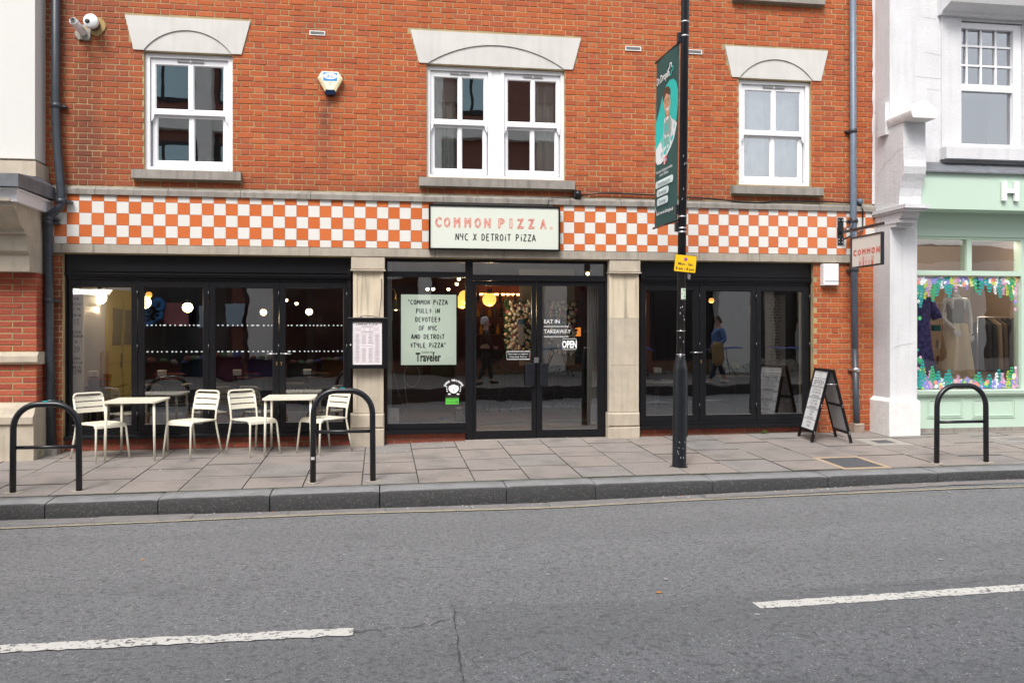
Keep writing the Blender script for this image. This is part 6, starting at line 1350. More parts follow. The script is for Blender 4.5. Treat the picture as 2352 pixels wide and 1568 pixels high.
def folding_table(x,y,label):
    o=thing('cafe_table',label,'table',(x,y,OZ-.03)); MB().box(-.6,.6,-.3,.3,.86,.89).obj('top',BT,o)
    for s_ in (-1,1): MB().tube([(s_*.45,-.25,0),(s_*.15,.25,.86)],.012,6).tube([(s_*.15,-.25,.86),(s_*.45,.25,0)],.012,6).obj('leg',BLACKM,o)
for i,x in enumerate((6.0,8.9,11.2,3.6)): folding_table(x,-14.2,['blue folding table behind the walking man','blue folding table to the right of the walking man','blue folding table farthest to the right across the street','blue folding table left of the walking man across the street'][i])
# posters and bright blue speakers-like discs in the facing window
def slab_(name,label,cat,x0,y0,x1,y1,m,Y=16.6,par=None):
    return MB().box(U(x0,Y),U(x1,Y),-Y-.05,-Y,V(x0,y1,Y),V(x0,y0,Y)).obj(name,m,None,label=label,cat=cat)
bs=mat('sign_blue',(.01,.16,.42),.5)
pp=mat('poster_pale',(.40,.52,.60),.6); slab_('poster','pale blue poster in the facing shop window','poster',516,694,558,750,pp)
slab_('poster','white and red poster in the facing shop window','poster',374,692,426,746,mat('poster_red',(.30,.10,.10),.6,.6,1.5,dark=2.5)); slab_('poster','narrow pale poster in the facing shop window','poster',450,697,470,750,pp)
for k,(x,y) in enumerate(((356,699),(356,724),(338,712),(338,736))):
    o=thing('ring_sign',['blue ring sign, upper right of four','blue ring sign, lower right of four','blue ring sign, upper left of four','blue ring sign, lower left of four'][k],'sign',(U(x,16.5),-16.5,V(x,y,16.5))); MB().lathe([(.07,0),(.07,.05),(.21,.05),(.22,0)],n=24,axis='y').obj('ring',bs,o)
# yellow van parked at the near kerb, just out of frame
vx,vy=-6.42,-3.45; zg=-.29
van=thing('parked_van','yellow-backed white delivery van parked at the kerb left of the shop','van',(vx,vy,zg))
VW=mat('van_white',(.70,.70,.73),.3,coat=.3); VY=mat('van_yellow',(.80,.48,.01),.3,coat=.3)
prof=[(-1.95,.35),(-1.95,1.3),(-1.90,1.9),(-1.78,2.42),(-1.6,2.52),(-.35,2.52),(-.17,2.42),(-.05,1.9),(0,1.3),(0,.35)]
mb=MB(); mb.prism([(u,v) for u,v in prof],lambda u,v,w:(w,u,v),-3.9,-.02); mb.obj('body',VW,van)
mb=MB(); mb.prism([(u*.985-.014,v) for u,v in prof],lambda u,v,w:(w,u,v),-.019,.01); rdx=mb.obj('rear_doors',VY,van)
mb=MB(); mb.box(.011,.02,-.975,-.965,.45,2.35); mb.box(.011,.02,-1.8,-.15,1.22,1.23); mb.obj('door_gap',INK,van)
MB().box(.012,.04,-.90,-.86,1.15,1.4).obj('door_handle',INK,van)
mb=MB(); mb.prism([(-1.6,1.55),(-1.05,1.55),(-1.05,2.2),(-1.55,2.2)],lambda u,v,w:(w,u,v),.011,.02); mb.prism([(-.88,1.55),(-.33,1.55),(-.38,2.2),(-.88,2.2)],lambda u,v,w:(w,u,v),.011,.02); mb.obj('rear_window',mat('van_glass',(.02,.02,.02),.1),van)
for y0 in (-.10,-1.93): MB().cbox(-.08,.03,y0,y0+.13,.85,1.45,.01).obj('tail_light',mat('tail_red',(.45,.03,.02),.3),van)
MB().box(-3.9,.08,-1.97,.02,.30,.50).obj('bumper',BLK,van)
for xx in (-.8,-3.1):
    for yy in (-.12,-1.83): MB().lathe([(0,-.1),(.33,-.1),(.34,0),(.33,.1),(0,.1)],(xx,yy,.33),20,axis='y').obj('wheel',RUBBER,van)
# ================================================================ INSIDE THE PIZZA SHOP
RX0,RX1=-5.86,5.25; RY=8.6; FZ=.02; CEIL=2.62
WD=mat('dark_wall',(.035,.028,.027),.9,.3,1.5); WRED=mat('dark_red_wall',(.09,.022,.016),.9,.4,2); WFL=mat('shop_floor',(.20,.10,.05),.5,.4,3); WHT=mat('grey_wall_tile',(.30,.29,.28),.4,.2,3)
mb=MB(); mb.add([(RX0,RY,FZ),(RX1,RY,FZ),(RX1,RY,CEIL),(RX0,RY,CEIL)],[(0,1,2,3)]); mb.obj('inner_rear_wall',WRED,bld)
MB().add([(RX0,.3,CEIL),(RX1,.3,CEIL),(RX1,RY,CEIL),(RX0,RY,CEIL)],[(0,1,2,3)]).obj('shop_ceiling',WD,bld)
MB().add([(RX0,2.4,FZ),(RX1,2.4,FZ),(RX1,RY,FZ),(RX0,RY,FZ)],[(3,2,1,0)]).obj('shop_floor',WFL,bld)
MB().add([(RX0,.28,FZ-.01),(RX1,.28,FZ-.01),(RX1,2.4,FZ-.01),(RX0,2.4,FZ-.01)],[(3,2,1,0)]).obj('floor_grout',WD,bld)
FT=mat('floor_tile',(.17,.13,.11),.35,.3,5); tm=None
for i in range(9):
    for j in range(5):
        x=-.72+i*.40; y=.3+j*.41; tm=tm or MB().box(0,.39,0,.40,-.01,0).mesh('floor_tile',FT); put('floor_tile',tm,bld,loc=(x,y,FZ))
MB().box(RX0-.15,RX0,.3,3.2,FZ,CEIL).obj('inner_side_wall',WHT,bld); MB().box(RX0-.15,RX0,3.2,RY,FZ,CEIL).obj('inner_side_wall',WD,bld); MB().box(RX1,RX1+.15,.3,RY,FZ,CEIL).obj('inner_side_wall',WD,bld)
for k in range(8): MB().box(RX0,RX0+.003,.3,3.2,.2+k*.3,.206+k*.3).obj('tile_joint',GREYI,bld)
# written menu board at the left edge, menu scroll in the right bay
bdm=thing('wall_menu','tall white board with handwritten prices just inside the far left pane','menu board',(0,0,0))
MB().box(U(160,.24),U(190,.24),.24,.30,FZ+.3,2.4).obj('board',mat('menu_white',(.62,.58,.54),.6),bdm); f=fac(.239); mb=MB()
for y,l in ((668,'WEEK'),(684,'WiNE'),(696,'COCKTAiLS'),(708,'3-6PM'),(722,'5PM ON'),(741,'15'),(761,'DESERVE'),(770,'AFTERNOON'),(783,'- 20% -'),(803,'20'),(821,'CHOOSE'),(831,'ANY PiZZA'),(841,'MON-FRi'),(855,'3PM')): 
    h=.075 if len(l)<4 else .035; hand(mb,l,U(176,.24),V(176,y+5,.24),h,f,.009 if h>.05 else .006,w=.001,sx=.55)
mb.obj('lettering',INK,bdm)
scm=thing('menu_scroll','long tan paper menu scroll covered in writing in the rightmost shop pane','menu board',(0,0,0))
MB().box(U(1758,.32),U(1804,.32),.32,.325,V(1758,865,.32),V(1758,677,.32)).obj('paper',mat('kraft_paper',(.26,.21,.18),.8,emit=(.26,.21,.18),estr=.0),scm); f=fac(.3195); mb=MB()
WDS=['NYC STYLE','BiG SLiCE','DEEP CRUST','TOMATO','HOT HONEY','PEPPERONi','VODKA SAUCE','FOR THE LOVE']
for k in range(26): hand(mb,R.choice(WDS),U(1781,.32),V(1781,683+k*7,.32),.020,f,.005,w=.001,sx=.9)
mb.obj('lettering',INK,scm)
def emi(n,c,s): return mat(n,c,.5,emit=c,estr=s)
GLOB=emi('warm_globe',(1,.78,.46),4.5); AMB=emi('amber_globe',(1,.50,.10),1.15); BULB=emi('bulb_hot',(1,.72,.32),14); SPOT=emi('spot_glow',(1,.72,.35),9)
def lamp_light(o,r,c,e):
    l=bpy.data.lights.new('lamp_light','POINT'); l.energy=e; l.color=c; l.shadow_soft_size=.05; lo=bpy.data.objects.new('lamp_light',l); COL.objects.link(lo); lo.parent=o; lo.location=(0,-.02,-r-.07)
def pendant(x,y,Y,r,m,label,grp=None,filament=False,sq=.95):
    X,Z=U(x,Y),V(x,y,Y); o=thing('pendant_lamp',label,'lamp',(X,Y,Z),group=grp)
    if filament:
        MB().ball((0,0,0),r,14).obj('glass_bulb',mat('amber_glass_bulb',(1,.45,.1),.2,emit=(1,.4,.08),estr=.9),o); 
        MB().ball((0,0,-r*.1),r*.55,8).obj('filament',BULB,o)
        o.children[0].data.materials[0]=AGL
    else: MB().ball((0,0,0),r,24,sq=(1,1,sq)).obj('globe',m,o)
    MB().tube([(0,0,r*.8),(0,0,r*1.5)],r*.3+.008,10).obj('fitting',BLK,o)
    lamp_light(o,r,(1,.72,.42),3.5 if m is GLOB else (4 if m is AMB else 2.5))
    if CEIL-Z>r*1.6: MB().tube([(0,0,r*1.4),(0,0,CEIL-Z)],.004,6).obj('flex',BLK,o)
AGL=glass('amber_bulb_glass',.05,(1,.6,.25),.0)
pendant(227,683,1.5,.108,GLOB,'white globe lamp glowing in the far left pane'); pendant(331,694,1.7,.10,GLOB,'white globe lamp half hidden behind the second door frame from the left'); pendant(431,706,3.0,.085,GLOB,'small white globe lamp at the right of the second pane')
pendant(342,677,.9,.045,None,'filament bulb high in the second pane from the left',None,True)
pendant(605,717,1.6,.05,GLOB,'warm bulb in the third pane from the left'); pendant(710,716,2.2,.055,GLOB,'warm bulb in the fourth pane from the left')
pendant(1124,688,2.6,.118,AMB,'amber globe lamp behind the left door glass'); pendant(1061,693,2.8,.118,AMB,'amber globe lamp beside the poster, the lower one of the pair'); pendant(1070,682,1.9,.118,AMB,'amber globe lamp beside the poster, the higher one of the pair')
pendant(1634,690,1.0,.042,None,'filament bulb in the middle pane of the right-hand shopfront',None,True)
for k,(x,y,Y) in enumerate(((657,689,5),(681,697,5.5),(982,664,3),(995,664,3),(1054,640,6),(1049,652,6),(1030,664,6.5),(1350,616,4),(1790,678,5),(1770,712,6),(1783,690,6))):
    o=thing('ceiling_spotlight',['little warm spotlight high in the fourth pane, the left of two','little warm spotlight high in the fourth pane, the right of two','left one of two bright spotlights above the review poster','right one of two bright spotlights above the review poster','small light behind the transom over the poster window','small light just under the first transom light','small light between the poster spotlights and the amber globes','spotlight behind the transom over the right door','upper small light behind the menu scroll','left small light behind the menu scroll','middle small light behind the menu scroll'][k],'spotlight',(U(x,Y),Y,min(V(x,y,Y),CEIL-.03)),group='small warm spotlights inside the shop'); MB().ball((0,0,0),.028 if Y<4 else .034,10).obj('lamp_face',SPOT,o); MB().tube([(0,0,.02),(0,0,.06)],.03,8).obj('housing',BLK,o)
# brass swan-neck lamp by the window
sl_=thing('wall_lamp','brass swan-neck lamp at the top left corner of the poster window','lamp',(U(905,.5),.5,V(905,700,.5)))
MB().tube([(-.12,0,.20),(-.05,0,.23),(0,0,.22),(.02,0,.17),(.025,0,.08)],.009,8).obj('arm',BRASS,sl_); MB().lathe([(.025,.08),(.035,0),(.08,-.07)],(.025,0,0),16).obj('shade',mat('brass_dark',(.25,.17,.06),.35,metal=1),sl_); MB().ball((.025,0,-.05),.03,10).obj('bulb',SPOT,sl_)
# dining tables with red-rimmed chairs
REDC=mat('dark_red_leather',(.16,.012,.016),.5); DKL=mat('charcoal_leather',(.03,.03,.033),.5); TTOP=mat('marble_top',(.55,.54,.52),.3,.3,8)
def dchair(x,y,rz,lab):
    o=thing('dining_chair',lab,'chair',(x,y,FZ),rz,group='red-backed dining chairs inside the pizza shop')
    MB().cbox(-.22,.22,-.22,.22,.40,.47,.01).obj('seat',DKL,o); mb=MB(); n=8
    vs=[]
    for i in range(n+1): a=math.radians(-50+100*i/n); vs+=[(.26*math.sin(a),.26*math.cos(a)-.02,.55),(.27*math.sin(a),.29*math.cos(a)-.02,.84),(.25*math.sin(a),.27*math.cos(a)-.05,.84),(.24*math.sin(a),.24*math.cos(a)-.05,.55)]
    mb.add(vs,[(4*i+j,4*i+(j+1)%4,4*i+4+(j+1)%4,4*i+4+j) for i in range(n) for j in range(4)]); mb.obj('backrest',DKL,o)
    MB().tube([(.27*math.sin(math.radians(a)),.29*math.cos(math.radians(a))-.03,.845) for a in range(-52,53,13)],.014,6).obj('red_piping',REDC,o)
    for sx_ in(-1,1):
        for sy in(-1,1): MB().tube([(sx_*.2,sy*.2,0),(sx_*.18,sy*.18,.41)],.013,6).obj('leg',BLACKM,o)
    MB().tube([(-.24,.12,.62),(-.25,-.16,.62),(-.2,-.2,.4)],.011,6).tube([(.24,.12,.62),(.25,-.16,.62),(.2,-.2,.4)],.011,6).obj('arm_rail',BLACKM,o); return o
def dtable(x,y,lab,rnd=False,top=TTOP):
    o=thing('dining_table',lab,'table',(x,y,FZ))
    (MB().lathe([(0,.74),(.33,.74),(.33,.715),(0,.715)],n=28) if rnd else MB().cbox(-.36,.36,-.3,.3,.71,.74,.004)).obj('table_top',top,o); MB().lathe([(.22,0),(.22,.02),(.03,.03),(.03,.71)],n=16).obj('pedestal',BLACKM,o)
    n_=thing('napkin_holder','napkin holder standing on the '+lab,'napkin holder',(x,y,FZ+.74)); MB().cbox(-.045,.045,-.03,.03,0,.12,.004).obj('holder',BLK,n_); mb=MB(); mb.add([(-.05,-.025,.12),(.05,-.025,.12),(.05,.025,.12),(-.05,.025,.12),(-.06,-.03,.19),(.06,-.03,.19),(.055,.03,.2),(-.055,.03,.2)],[(0,1,5,4),(1,2,6,5),(2,3,7,6),(3,0,4,7),(4,5,6,7)]); mb.obj('napkins',WHITE,n_)
    return o
DKT=mat('dark_table_top',(.05,.045,.045),.35)
dtable(U(215,.85),.85,'dark table in the far left pane',top=DKT); dtable(U(372,.85),.85,'dark table in the second pane',top=DKT); dtable(U(545,.9),.9,'dark table in the third pane',top=DKT); dtable(U(706,.9),.9,'dark table in the fourth pane',top=DKT)
dtable(U(1510,.75),.75,'round pale table behind the lamp post',True); dtable(U(1690,2.2),2.2,'round pale table deep behind the middle right pane',True)
for k,x in enumerate((208,250,385,415,560,590,722,752)): dchair(U(x,1.35 if k%2==0 else .6),1.45 if k%2==0 else .62,math.radians(R.uniform(-15,15)+(0 if k%2==0 else 150)),['red-rimmed dining chair behind the far left table','red-rimmed dining chair at the right of the far left table','red-rimmed dining chair behind the second table','red-rimmed dining chair right of the second table','red-rimmed dining chair behind the third table','red-rimmed dining chair right of the third table','red-rimmed dining chair behind the fourth table','red-rimmed dining chair right of the fourth table'][k])
dchair(U(1815,.7),.8,math.radians(100),'dark dining chair in the rightmost shop pane')
# bar with shelves of bottles, stools, flower walls
BOT=[mat('bottle_green',(.02,.06,.02),.15),mat('bottle_amber',(.20,.07,.01),.15,emit=(.5,.15,.01),estr=.10),mat('bottle_clear',(.30,.30,.28),.15)]
ba=thing('bar_counter','long dark bar with lit shelves of bottles at the back of the shop','bar',(0,0,0))
bx0,bx1=U(1085,6.5),U(1345,6.5); MB().box(bx0,bx1,6.2,6.9,FZ,1.1).obj('counter',WD,ba)
for z in (1.45,1.85,2.2): MB().box(bx0,bx1,7.9,8.3,z-.03,z).obj('shelf',mat('shelf_wood',(.25,.12,.05),.5),ba)
mb=MB(); mb.box(bx0,bx1,8.32,8.35,2.36,2.40); mb.obj('light_strip',emi('strip_glow',(1,.45,.12),9),ba)
for z in (1.455,1.855,2.205):
    x=bx0+.05
    while x<bx1-.05:
        h=R.uniform(.2,.3); bk=R.choice((0,1,2)); o=thing('bottle','small %s bottle on the %s lit shelf behind the bar'%(('dark green','amber','clear')[bk],{1.455:'lowest',1.855:'middle',2.205:'topmost'}[z]),'bottle',(x,8.05,z),group='bottles on the bar shelves'); MB().lathe([(0,0),(.036,0),(.038,h*.6),(.014,h*.75),(.014,h),(0,h)],n=8).obj('bottle_body',BOT[bk],o); x+=R.uniform(.10,.16)
mb=MB(); mb.box(U(1322,7.2),U(1334,7.2),7.2,7.25,V(1300,772,7.2),V(1300,752,7.2)); mb.obj('lit_display',emi('display_glow',(1,.30,.04),.6),ba)
def stool(x,y,lab):
    o=thing('bar_stool',lab,'stool',(x,y,FZ),R.uniform(0,1)); MB().lathe([(0,.76),(.17,.76),(.175,.74),(.16,.73),(0,.73)],n=18).obj('seat',BLK,o)
    for a in range(4): c_,s_=math.cos(a*1.5708+.785),math.sin(a*1.5708+.785); MB().tube([(c_*.23,s_*.23,0),(c_*.13,s_*.13,.74)],.012,6).obj('leg',BLACKM,o)
    MB().tube([(.185*math.cos(6.283*k/12),.185*math.sin(6.283*k/12),.28) for k in range(12)],.008,6,closed=True).obj('foot_ring',BLACKM,o); MB().tube([(-.15,.15,.75),(-.16,.17,1.0),(.16,.17,1.0),(.15,.15,.75)],.011,6).obj('back_hoop',BLACKM,o)
for k,x in enumerate((1118,1146,1172,1200,1270,1300,1328)): stool(U(x,4.3-.35*(k%2)),4.3-.35*(k%2),['tall black bar stool leftmost behind the left door','tall black bar stool second behind the left door','tall black bar stool third behind the left door','tall black bar stool rightmost behind the left door','tall black bar stool leftmost behind the right door','tall black bar stool in the middle behind the right door','tall black bar stool rightmost behind the right door'][k])
FLW=[mat('petal_white',(.78,.78,.74),.8),mat('petal_pink',(.50,.18,.25),.8),mat('petal_cream',(.60,.48,.32),.8),mat('flower_leaf',(.06,.13,.05),.8)]
def flowerwall(x0,x1,y0,y1,Y,lab):
    X0,X1,Z0,Z1=U(x0,Y),U(x1,Y),V(x0,y1,Y),V(x0,y0,Y); o=thing('flower_wall',lab,'flower wall',((X0+X1)/2,Y,Z0)); w_=(X1-X0)/2; H=Z1-Z0
    MB().box(-w_*.9,w_*.9,.03,.08,0,H*.96).obj('backing',mat('flower_leaf',(.035,.07,.025)),o); a=MB(); b_=MB()
    for i in range(700):
        x=R.uniform(-w_,w_); z=R.uniform(0,H); c_=Vector((x,R.uniform(-.03,.03),z)); d=Vector((R.uniform(-1,1),-.4,R.uniform(-1,1))).normalized()*.07; p=Vector((-d.z,.01,d.x))*.35; a.add([c_,c_+d*.5+p,c_+d,c_+d*.5-p],[(0,1,2,3)])
    for i in range(170):
        b_.ball((R.uniform(-w_,w_),-.05+R.uniform(-.02,.02),R.uniform(0,H)),R.uniform(.018,.042),7,R.choice((0,0,0,1,2,2)))
    a.obj('leaves',FLW[3],o,kind='stuff'); b_.obj('blossoms',FLW,o,kind='stuff')
flowerwall(1160,1224,690,818,2.9,'wall of pale roses and leaves behind the left door glass'); flowerwall(1262,1322,694,815,2.9,'wall of pale roses and leaves behind the right door glass')
for k,(a,b_) in enumerate(((1190,1203),(1272,1290))):
    o=thing('hanging_menu','narrow grey menu sheet with a blue top in front of the '+('left' if k==0 else 'right')+' flower wall','menu',(0,0,0)); Y=2.75
    MB().box(U(a,Y),U(b_,Y),Y,Y+.01,V(a,790,Y),V(a,745,Y)).obj('sheet',mat('grey_sheet',(.35,.36,.42),.6),o); MB().box(U(a,Y),U(b_,Y),Y,Y+.011,V(a,745,Y),V(a,733,Y)).obj('blue_header',mat('header_blue',(.03,.16,.35),.6),o)
MB().box(U(1195,3.4),U(1320,3.4),3.4,3.5,.9,CEIL).obj('inner_partition',mat('greige_wall',(.42,.38,.33),.9,.2,2),bld)
o=thing('white_door_curtain','white folded curtain hanging inside the right door','curtain',(0,0,0)); mb=MB(); n=24; x0,x1=U(1349,.32),U(1376,.32)
mb.add([(x0+(x1-x0)*i/n,.34+.02*math.sin(i*1.3),z) for z in (FZ+.1,2.3) for i in range(n+1)],[(i,i+1,n+2+i,n+1+i) for i in range(n)],0,True); mb.obj('cloth',mat('white_cloth',(.72,.72,.74),.8),o)
MB().box(U(1839,.4),U(1845,.4),.4,.46,.2,2.4).obj('white_pipe',WHITEP,bld)
MB().box(U(888,.3),U(900,.3),.2,.5,.3,2.5).obj('inner_post',mat('post_grey',(.33,.35,.36),.6),bld)
# odds and ends on the window ledge
MB().box(U(888,.2),U(1068,.2),.17,.60,.18,.232).obj('window_ledge',BLACKP,bld)
o=thing('jar','glass jar of corks on the window ledge beside the door','jar',(U(1055,.30),.30,.233)); MB().lathe([(0,0),(.075,0),(.08,.02),(.08,.13),(.055,.165),(.055,.18)],n=22).obj('glass_body',JARG,o); MB().lathe([(.058,.18),(.058,.2),(0,.2)],n=22).obj('lid',STEEL,o); mb=MB()
for i in range(60): a=R.uniform(0,6.28); r=R.uniform(0,.06); c_=(r*math.cos(a),r*math.sin(a),R.uniform(.01,.075)); mb.ball(c_,.013,6,sq=(1,.8,.8))
mb.obj('corks',mat('cork',(.42,.22,.09),.9),o,kind='stuff')
o=thing('dog_bowl','low cream bowl with a blue rim on the window ledge','bowl',(U(1021,.28),.28,.233)); MB().lathe([(0,0),(.082,0),(.088,.045),(.078,.045),(.07,.01),(0,.01)],n=24).obj('bowl_body',mat('bowl_cream',(.55,.42,.26),.5),o); MB().lathe([(.088,.045),(.089,.058),(.077,.058),(.078,.045)],n=24).obj('rim',mat('rim_blue',(.02,.06,.3),.4),o)
o=thing('loose_cable','pale looped cable hanging under the poster in the window','cable',(0,0,0)); Y=.30; mb=MB()
mb.tube([(U(946+24*math.cos(6.283*k/20)*.75,Y),Y,V(930,862+26*math.sin(6.283*k/20),Y)) for k in range(20)],.0045,6,closed=True); mb.tube([(U(x,Y),Y,V(x,y,Y)) for x,y in ((929,870),(932,910),(936,925),(934,945),(925,958),(918,955),(922,947),(933,948),(945,958),(952,975))],.0045,6)
mb.tube([(U(x,Y+.05),Y+.05,V(x,y,Y+.05)) for x,y in ((903,690),(899,760),(903,850),(916,905),(935,950),(942,974))],.0035,6); mb.obj('cable_run',mat('cable_grey',(.33,.36,.37),.5),o)
# ================================================================ INSIDE THE MINT SHOP
LN_=mat('beige_linen',(.62,.46,.26),.9,.3,5,.3,40); GTP=mat('grey_top',(.17,.15,.14),.9); MANN=mat('mannequin_white',(.62,.60,.60),.4); FLR=mat('floral_navy',(.035,.03,.12),.9,.8,22,dark=4)
mxx=U(2195,.45); mz=.60
mq=thing('mannequin','armless-headed mannequin in a grey top and wide beige trousers in the mint shop','mannequin',(mxx,.45,mz)); mq['label']='mannequin in a grey top and wide beige trousers in the mint shop window'
S_=1.0
skinned('body',[((0,0,.95),(.13,.09)),((0,0,1.15),(.11,.085)),((0,0,1.34),(.14,.09)),((0,0,1.46),.05),((0,0,1.6),.07),((-.19,0,1.40),.045),((-.27,-.02,1.15),.035),((-.17,-.13,.99),.026),((-.12,-.18,.93),.024),((.19,0,1.40),.045),((.25,0,1.14),.035),((.22,-.06,.92),.026),((.215,-.08,.86),.024),((-.08,0,.85),.09),((-.1,0,.4),.06),((-.1,0,.05),.04),((.08,0,.85),.09),((.1,0,.4),.06),((.1,0,.05),.04)],
  [(0,1),(1,2),(2,3),(3,4),(2,5),(5,6),(6,7),(7,8),(2,9),(9,10),(10,11),(11,12),(0,13),(13,14),(14,15),(0,16),(16,17),(17,18)],MANN,mq)
mb=MB(); hand_fingers(mb,(-.12,-.18,.93),(.4,-.3,-1),Vector((.3,.9,0))); hand_fingers(mb,(.215,-.08,.86),(0,-.1,-1),Vector((.1,.9,0))); mb.obj('fingers',MANN,mq,kind='stuff')
skinned('grey_top',[((0,0,.97),(.155,.11)),((0,0,1.15),(.14,.105)),((0,0,1.36),(.175,.11)),((0,0,1.42),(.12,.08))],[(0,1),(1,2),(2,3)],GTP,mq)
mb=MB(); n=28; vs=[]
for s_ in (-1,1):
    vs=[]
    for j in range(9):
        t_=j/8; z=1.02-.96*t_; rx=.10+.075*t_; ry=.11+.04*t_; cx_=s_*(.075+.075*t_)
        for i in range(n): a=6.283*i/n; k=1+.07*t_*math.sin(7*a+s_)+.02; vs.append((cx_+rx*k*math.cos(a),ry*k*math.sin(a),z))
    mb.add(vs,[(j*n+i,j*n+(i+1)%n,(j+1)*n+(i+1)%n,(j+1)*n+i) for j in range(8) for i in range(n)],0,True)
mb.obj('wide_trousers',LN_,mq)
MB().lathe([(0,.12),(.07,.11),(.085,.02),(.17,-.01),(.18,-.02),(.08,.0)],(-.02,-.03,1.62),20).obj('sun_hat',mat('hat_cream',(.7,.62,.55),.8),mq)
d_=thing('dress','long navy floral dress hanging at the left edge of the mint shop window','dress',(U(2118,.3),.3,mz)); n=24; vs=[]; mb=MB()
for j in range(10):
    t_=j/9; z=1.42-1.25*t_; rx=.15-.04*math.sin(t_*3.1)+.12*t_*t_; 
    for i in range(n): a=6.283*i/n; k=1+.10*t_*math.sin(6*a); vs.append((rx*k*math.cos(a),rx*.6*k*math.sin(a),z))
mb.add(vs,[(j*n+i,j*n+(i+1)%n,(j+1)*n+(i+1)%n,(j+1)*n+i) for j in range(9) for i in range(n)],0,True); mb.obj('fabric',FLR,d_); MB().tube([(-.14,0,1.36),(-.26,-.02,1.1)],[.06,.075],12).tube([(.14,0,1.36),(.24,-.02,1.1)],[.06,.075],12).obj('sleeve',FLR,d_)
MB().tube([(0,0,1.42),(0,0,1.52),(.03,0,1.56)],.006,6).obj('hanger_hook',STEEL,d_)
for k,(lx_,ly_) in enumerate(((U(2180,.7),.7),(U(2290,1.1),1.1))):
    o=thing('ceiling_lamp',['round ceiling lamp over the mannequin in the mint shop','round ceiling lamp over the clothes rail in the mint shop'][k],'lamp',(lx_,ly_,3.02)); MB().lathe([(0,0),(.12,0),(.13,.06),(0,.06)],n=20).obj('lamp_face',emi('lamp_face_glow',(1,.8,.6),5),o); lamp_light(o,.0,(1,.84,.70),32)
cr=thing('clothes_rail','clothes rail of brown and black garments deep in the mint shop','clothes rail',(U(2300,1.6),1.6,mz)); MB().tube([(-.45,0,0),(-.45,0,1.15),(.55,0,1.15),(.55,0,0)],.014,8).obj('rail',STEEL,cr)
for i in range(9):
    x=-.38+i*.10; m_=R.choice((mat('brown_cloth',(.10,.07,.05),.9),BLK,mat('tan_cloth',(.22,.16,.11),.9),mat('plum_cloth',(.05,.015,.03),.9))); h=R.uniform(.6,.85)
    MB().add([(x-.02,-.22,1.02),(x+.02,-.22,1.02),(x+.02,.22,1.02),(x-.02,.22,1.02),(x,0,1.14),(x-.035,-.24,1.05-h),(x+.035,-.24,1.05-h),(x+.035,.24,1.05-h),(x-.035,.24,1.05-h)],[(0,1,4),(1,2,4),(2,3,4),(3,0,4),(0,1,6,5),(1,2,7,6),(2,3,8,7),(3,0,5,8)]).obj('garment',m_,cr)
sh=thing('display_shelves','glass display shelves with little gifts behind the floral dress','shelf',(U(2150,1.0),1.0,mz))
for z in (.35,.62,.9,1.1,1.35): MB().box(-.3,.3,-.12,.12,z,z+.012).obj('shelf_board',mat('shelf_pale',(.4,.38,.38),.4),sh)
for s_ in (-.29,.29): MB().tube([(s_,0,-.0),(s_,0,1.5)],.01,6).obj('upright',STEEL,sh)
GC=[mat('gift_teal',(.02,.16,.18),.5),mat('gift_red',(.35,.06,.06),.5),mat('gift_white',(.6,.6,.58),.5),mat('gift_brown',(.12,.07,.05),.5)]
for i in range(22):
    z=R.choice((.362,.632,.912,1.112)); x=R.uniform(-.26,.26); w_=R.uniform(.02,.06); h=R.uniform(.05,.14); gk=R.randrange(4); o=thing('gift_box','little %s boxed gift on the %s glass display shelf'%(('teal','red','white','brown')[gk],{.362:'lowest',.632:'second',.912:'third',1.112:'fourth'}[z]),'gift',(sh.location.x+x,sh.location.y+R.uniform(-.05,.05),mz+z),group='little gifts on the display shelves'); MB().cbox(-w_,w_,-.04,.04,0,h,.004).obj('carton',GC[gk],o)
for k in range(3):
    o=thing('picture_book',['bright patterned book leaning in the mint shop window, the left one','bright patterned book leaning in the mint shop window, the right one','bright patterned book lying low in the mint shop window'][k],'book',(U((2232,2290,2255)[k],.05),.05+.05*k,mz),0); MB().box(-.15,.15,-.012,.012,0,.22-.04*k).obj('cover',mat('book_pattern%d'%0,(.62,.45,.08),.5,1,9,dark=.3),o); o.rotation_euler=(math.radians(-8),0,0)
    for j in range(14): MB().prism([(R.uniform(-.12,.12)+.02*math.cos(6.283*q/6)*1.2,.03+R.uniform(0,.001)+.15*((j%5)/5)+.018*math.sin(6.283*q/6)) for q in range(6)][:6],f0,.0125,.0127+.0002*j).obj('print_patch',R.choice(PAL),o)

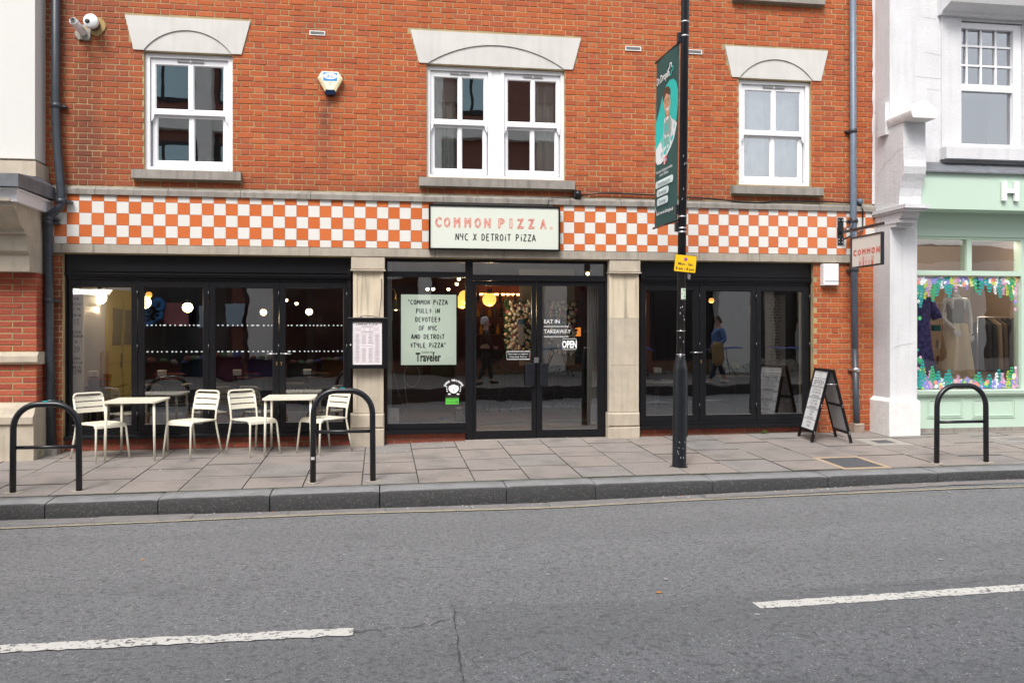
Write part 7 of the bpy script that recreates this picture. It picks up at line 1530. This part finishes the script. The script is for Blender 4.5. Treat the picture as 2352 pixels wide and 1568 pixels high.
# frosted dots stuck on the panes of the left-hand shopfront, two rows
DOT=mat('frosted_print',(.50,.56,.57),.6)
for (a,b_) in ((331,468),(494,628),(655,790)):
    X0,X1=U(a,.138),U(b_,.138)
    for y in (747,807):
        mb=MB(); x=X0+.03; f=fac(.1375); zz=V(560,y,.138)
        while x<X1-.03:
            w_=R.choice((.010,.010,.013,.013,.022)); mb.prism([(x+w_+w_*math.cos(6.283*k/10),zz+.010*math.sin(6.283*k/10)+R.uniform(-.001,.001)) for k in range(10)],f,0,.0006); x+=2*w_+R.uniform(.022,.045)
        mb.obj('frosted_dots',DOT,bld,kind='stuff')
for k,(x,y,w_,h,c) in enumerate(((610,-15.4,1.1,.55,(.05,.08,.25)),(380,-15.5,1.3,.5,(.20,.05,.05)),(700,-15.4,1.0,.45,(.05,.16,.16)),(520,-15.2,.9,.7,(.16,.05,.10)),(445,-15.3,.7,.6,(.03,.12,.2)),(760,-15.5,.9,.5,(.22,.14,.06)),(1010,-15.4,1.0,.6,(.10,.16,.08)),(960,-15.3,.8,.8,(.25,.2,.12)))):
    X=U(x,15.4); o=thing('display_crate',['dark blue','dull red','teal','plum','deep blue','tan','olive','pale brown'][k]+' display crate in front of the facing shop','crate',(X,y,OZ-.03)); mt_=mat('crate_%s'%['navy','red','teal','plum','blue','tan','olive','brown'][k],c,.6)
    MB().cbox(-w_/2,w_/2,-.25,.25,0,h,.01).obj('crate_body',mt_,o)
    for j in range(4): MB().ball((-w_/2+.15+j*(w_-.3)/3,0,h+.06),.10,8,sq=(1.2,1,.8)).obj('bundle',mat('bundle_%d'%j,[(.25,.08,.06),(.10,.2,.08),(.3,.26,.2),(.06,.1,.25)][j],.7),o)
# hairline cracks in the white render
HC=mat('hairline_crack',(.30,.28,.28),.9)
def hcrack(pts,Y,fn=None):
    mb=MB(); f=fn or fac(Y); out=[]
    for a,b_ in zip(pts,pts[1:]):
        for i in range(6): t_=i/6; out.append((a[0]+(b_[0]-a[0])*t_+R.uniform(-.006,.006),a[1]+(b_[1]-a[1])*t_+R.uniform(-.006,.006)))
    out.append(pts[-1])
    for a,b_ in zip(out,out[1:]): ribbon(mb,[a,b_],.0035,f,.001)
    mb.obj('render_crack',HC,rb,kind='stuff')
Q=lambda x,y,Y:(U(x,Y),V(x,y,Y))
hcrack([Q(2120,40,wy),Q(2150,44,wy)],wy-.001); hcrack([Q(2130,205,wy),Q(2160,208,wy),Q(2175,206,wy)],wy-.001); hcrack([Q(2105,176,wy),Q(2140,180,wy),Q(2200,182,wy)],wy-.001); hcrack([Q(2125,120,wy),Q(2160,128,wy),Q(2200,131,wy)],wy-.001)
fs_=lambda u,v,w=0:(PX-.008-w,u,v)
hcrack([(-.35,4.9),(-.2,4.85),(-.1,4.7),(-.02,4.72)],0,fs_); hcrack([(-.85,V(2075,335,-.9)),(-.6,V(2060,345,-.7)),(-.3,V(2040,372,-.5)),(-.1,V(2030,400,-.3))],0,fs_)
hcrack([Q(2050,800,yp),Q(2070,792,yp),Q(2095,790,yp)],yp-.001)
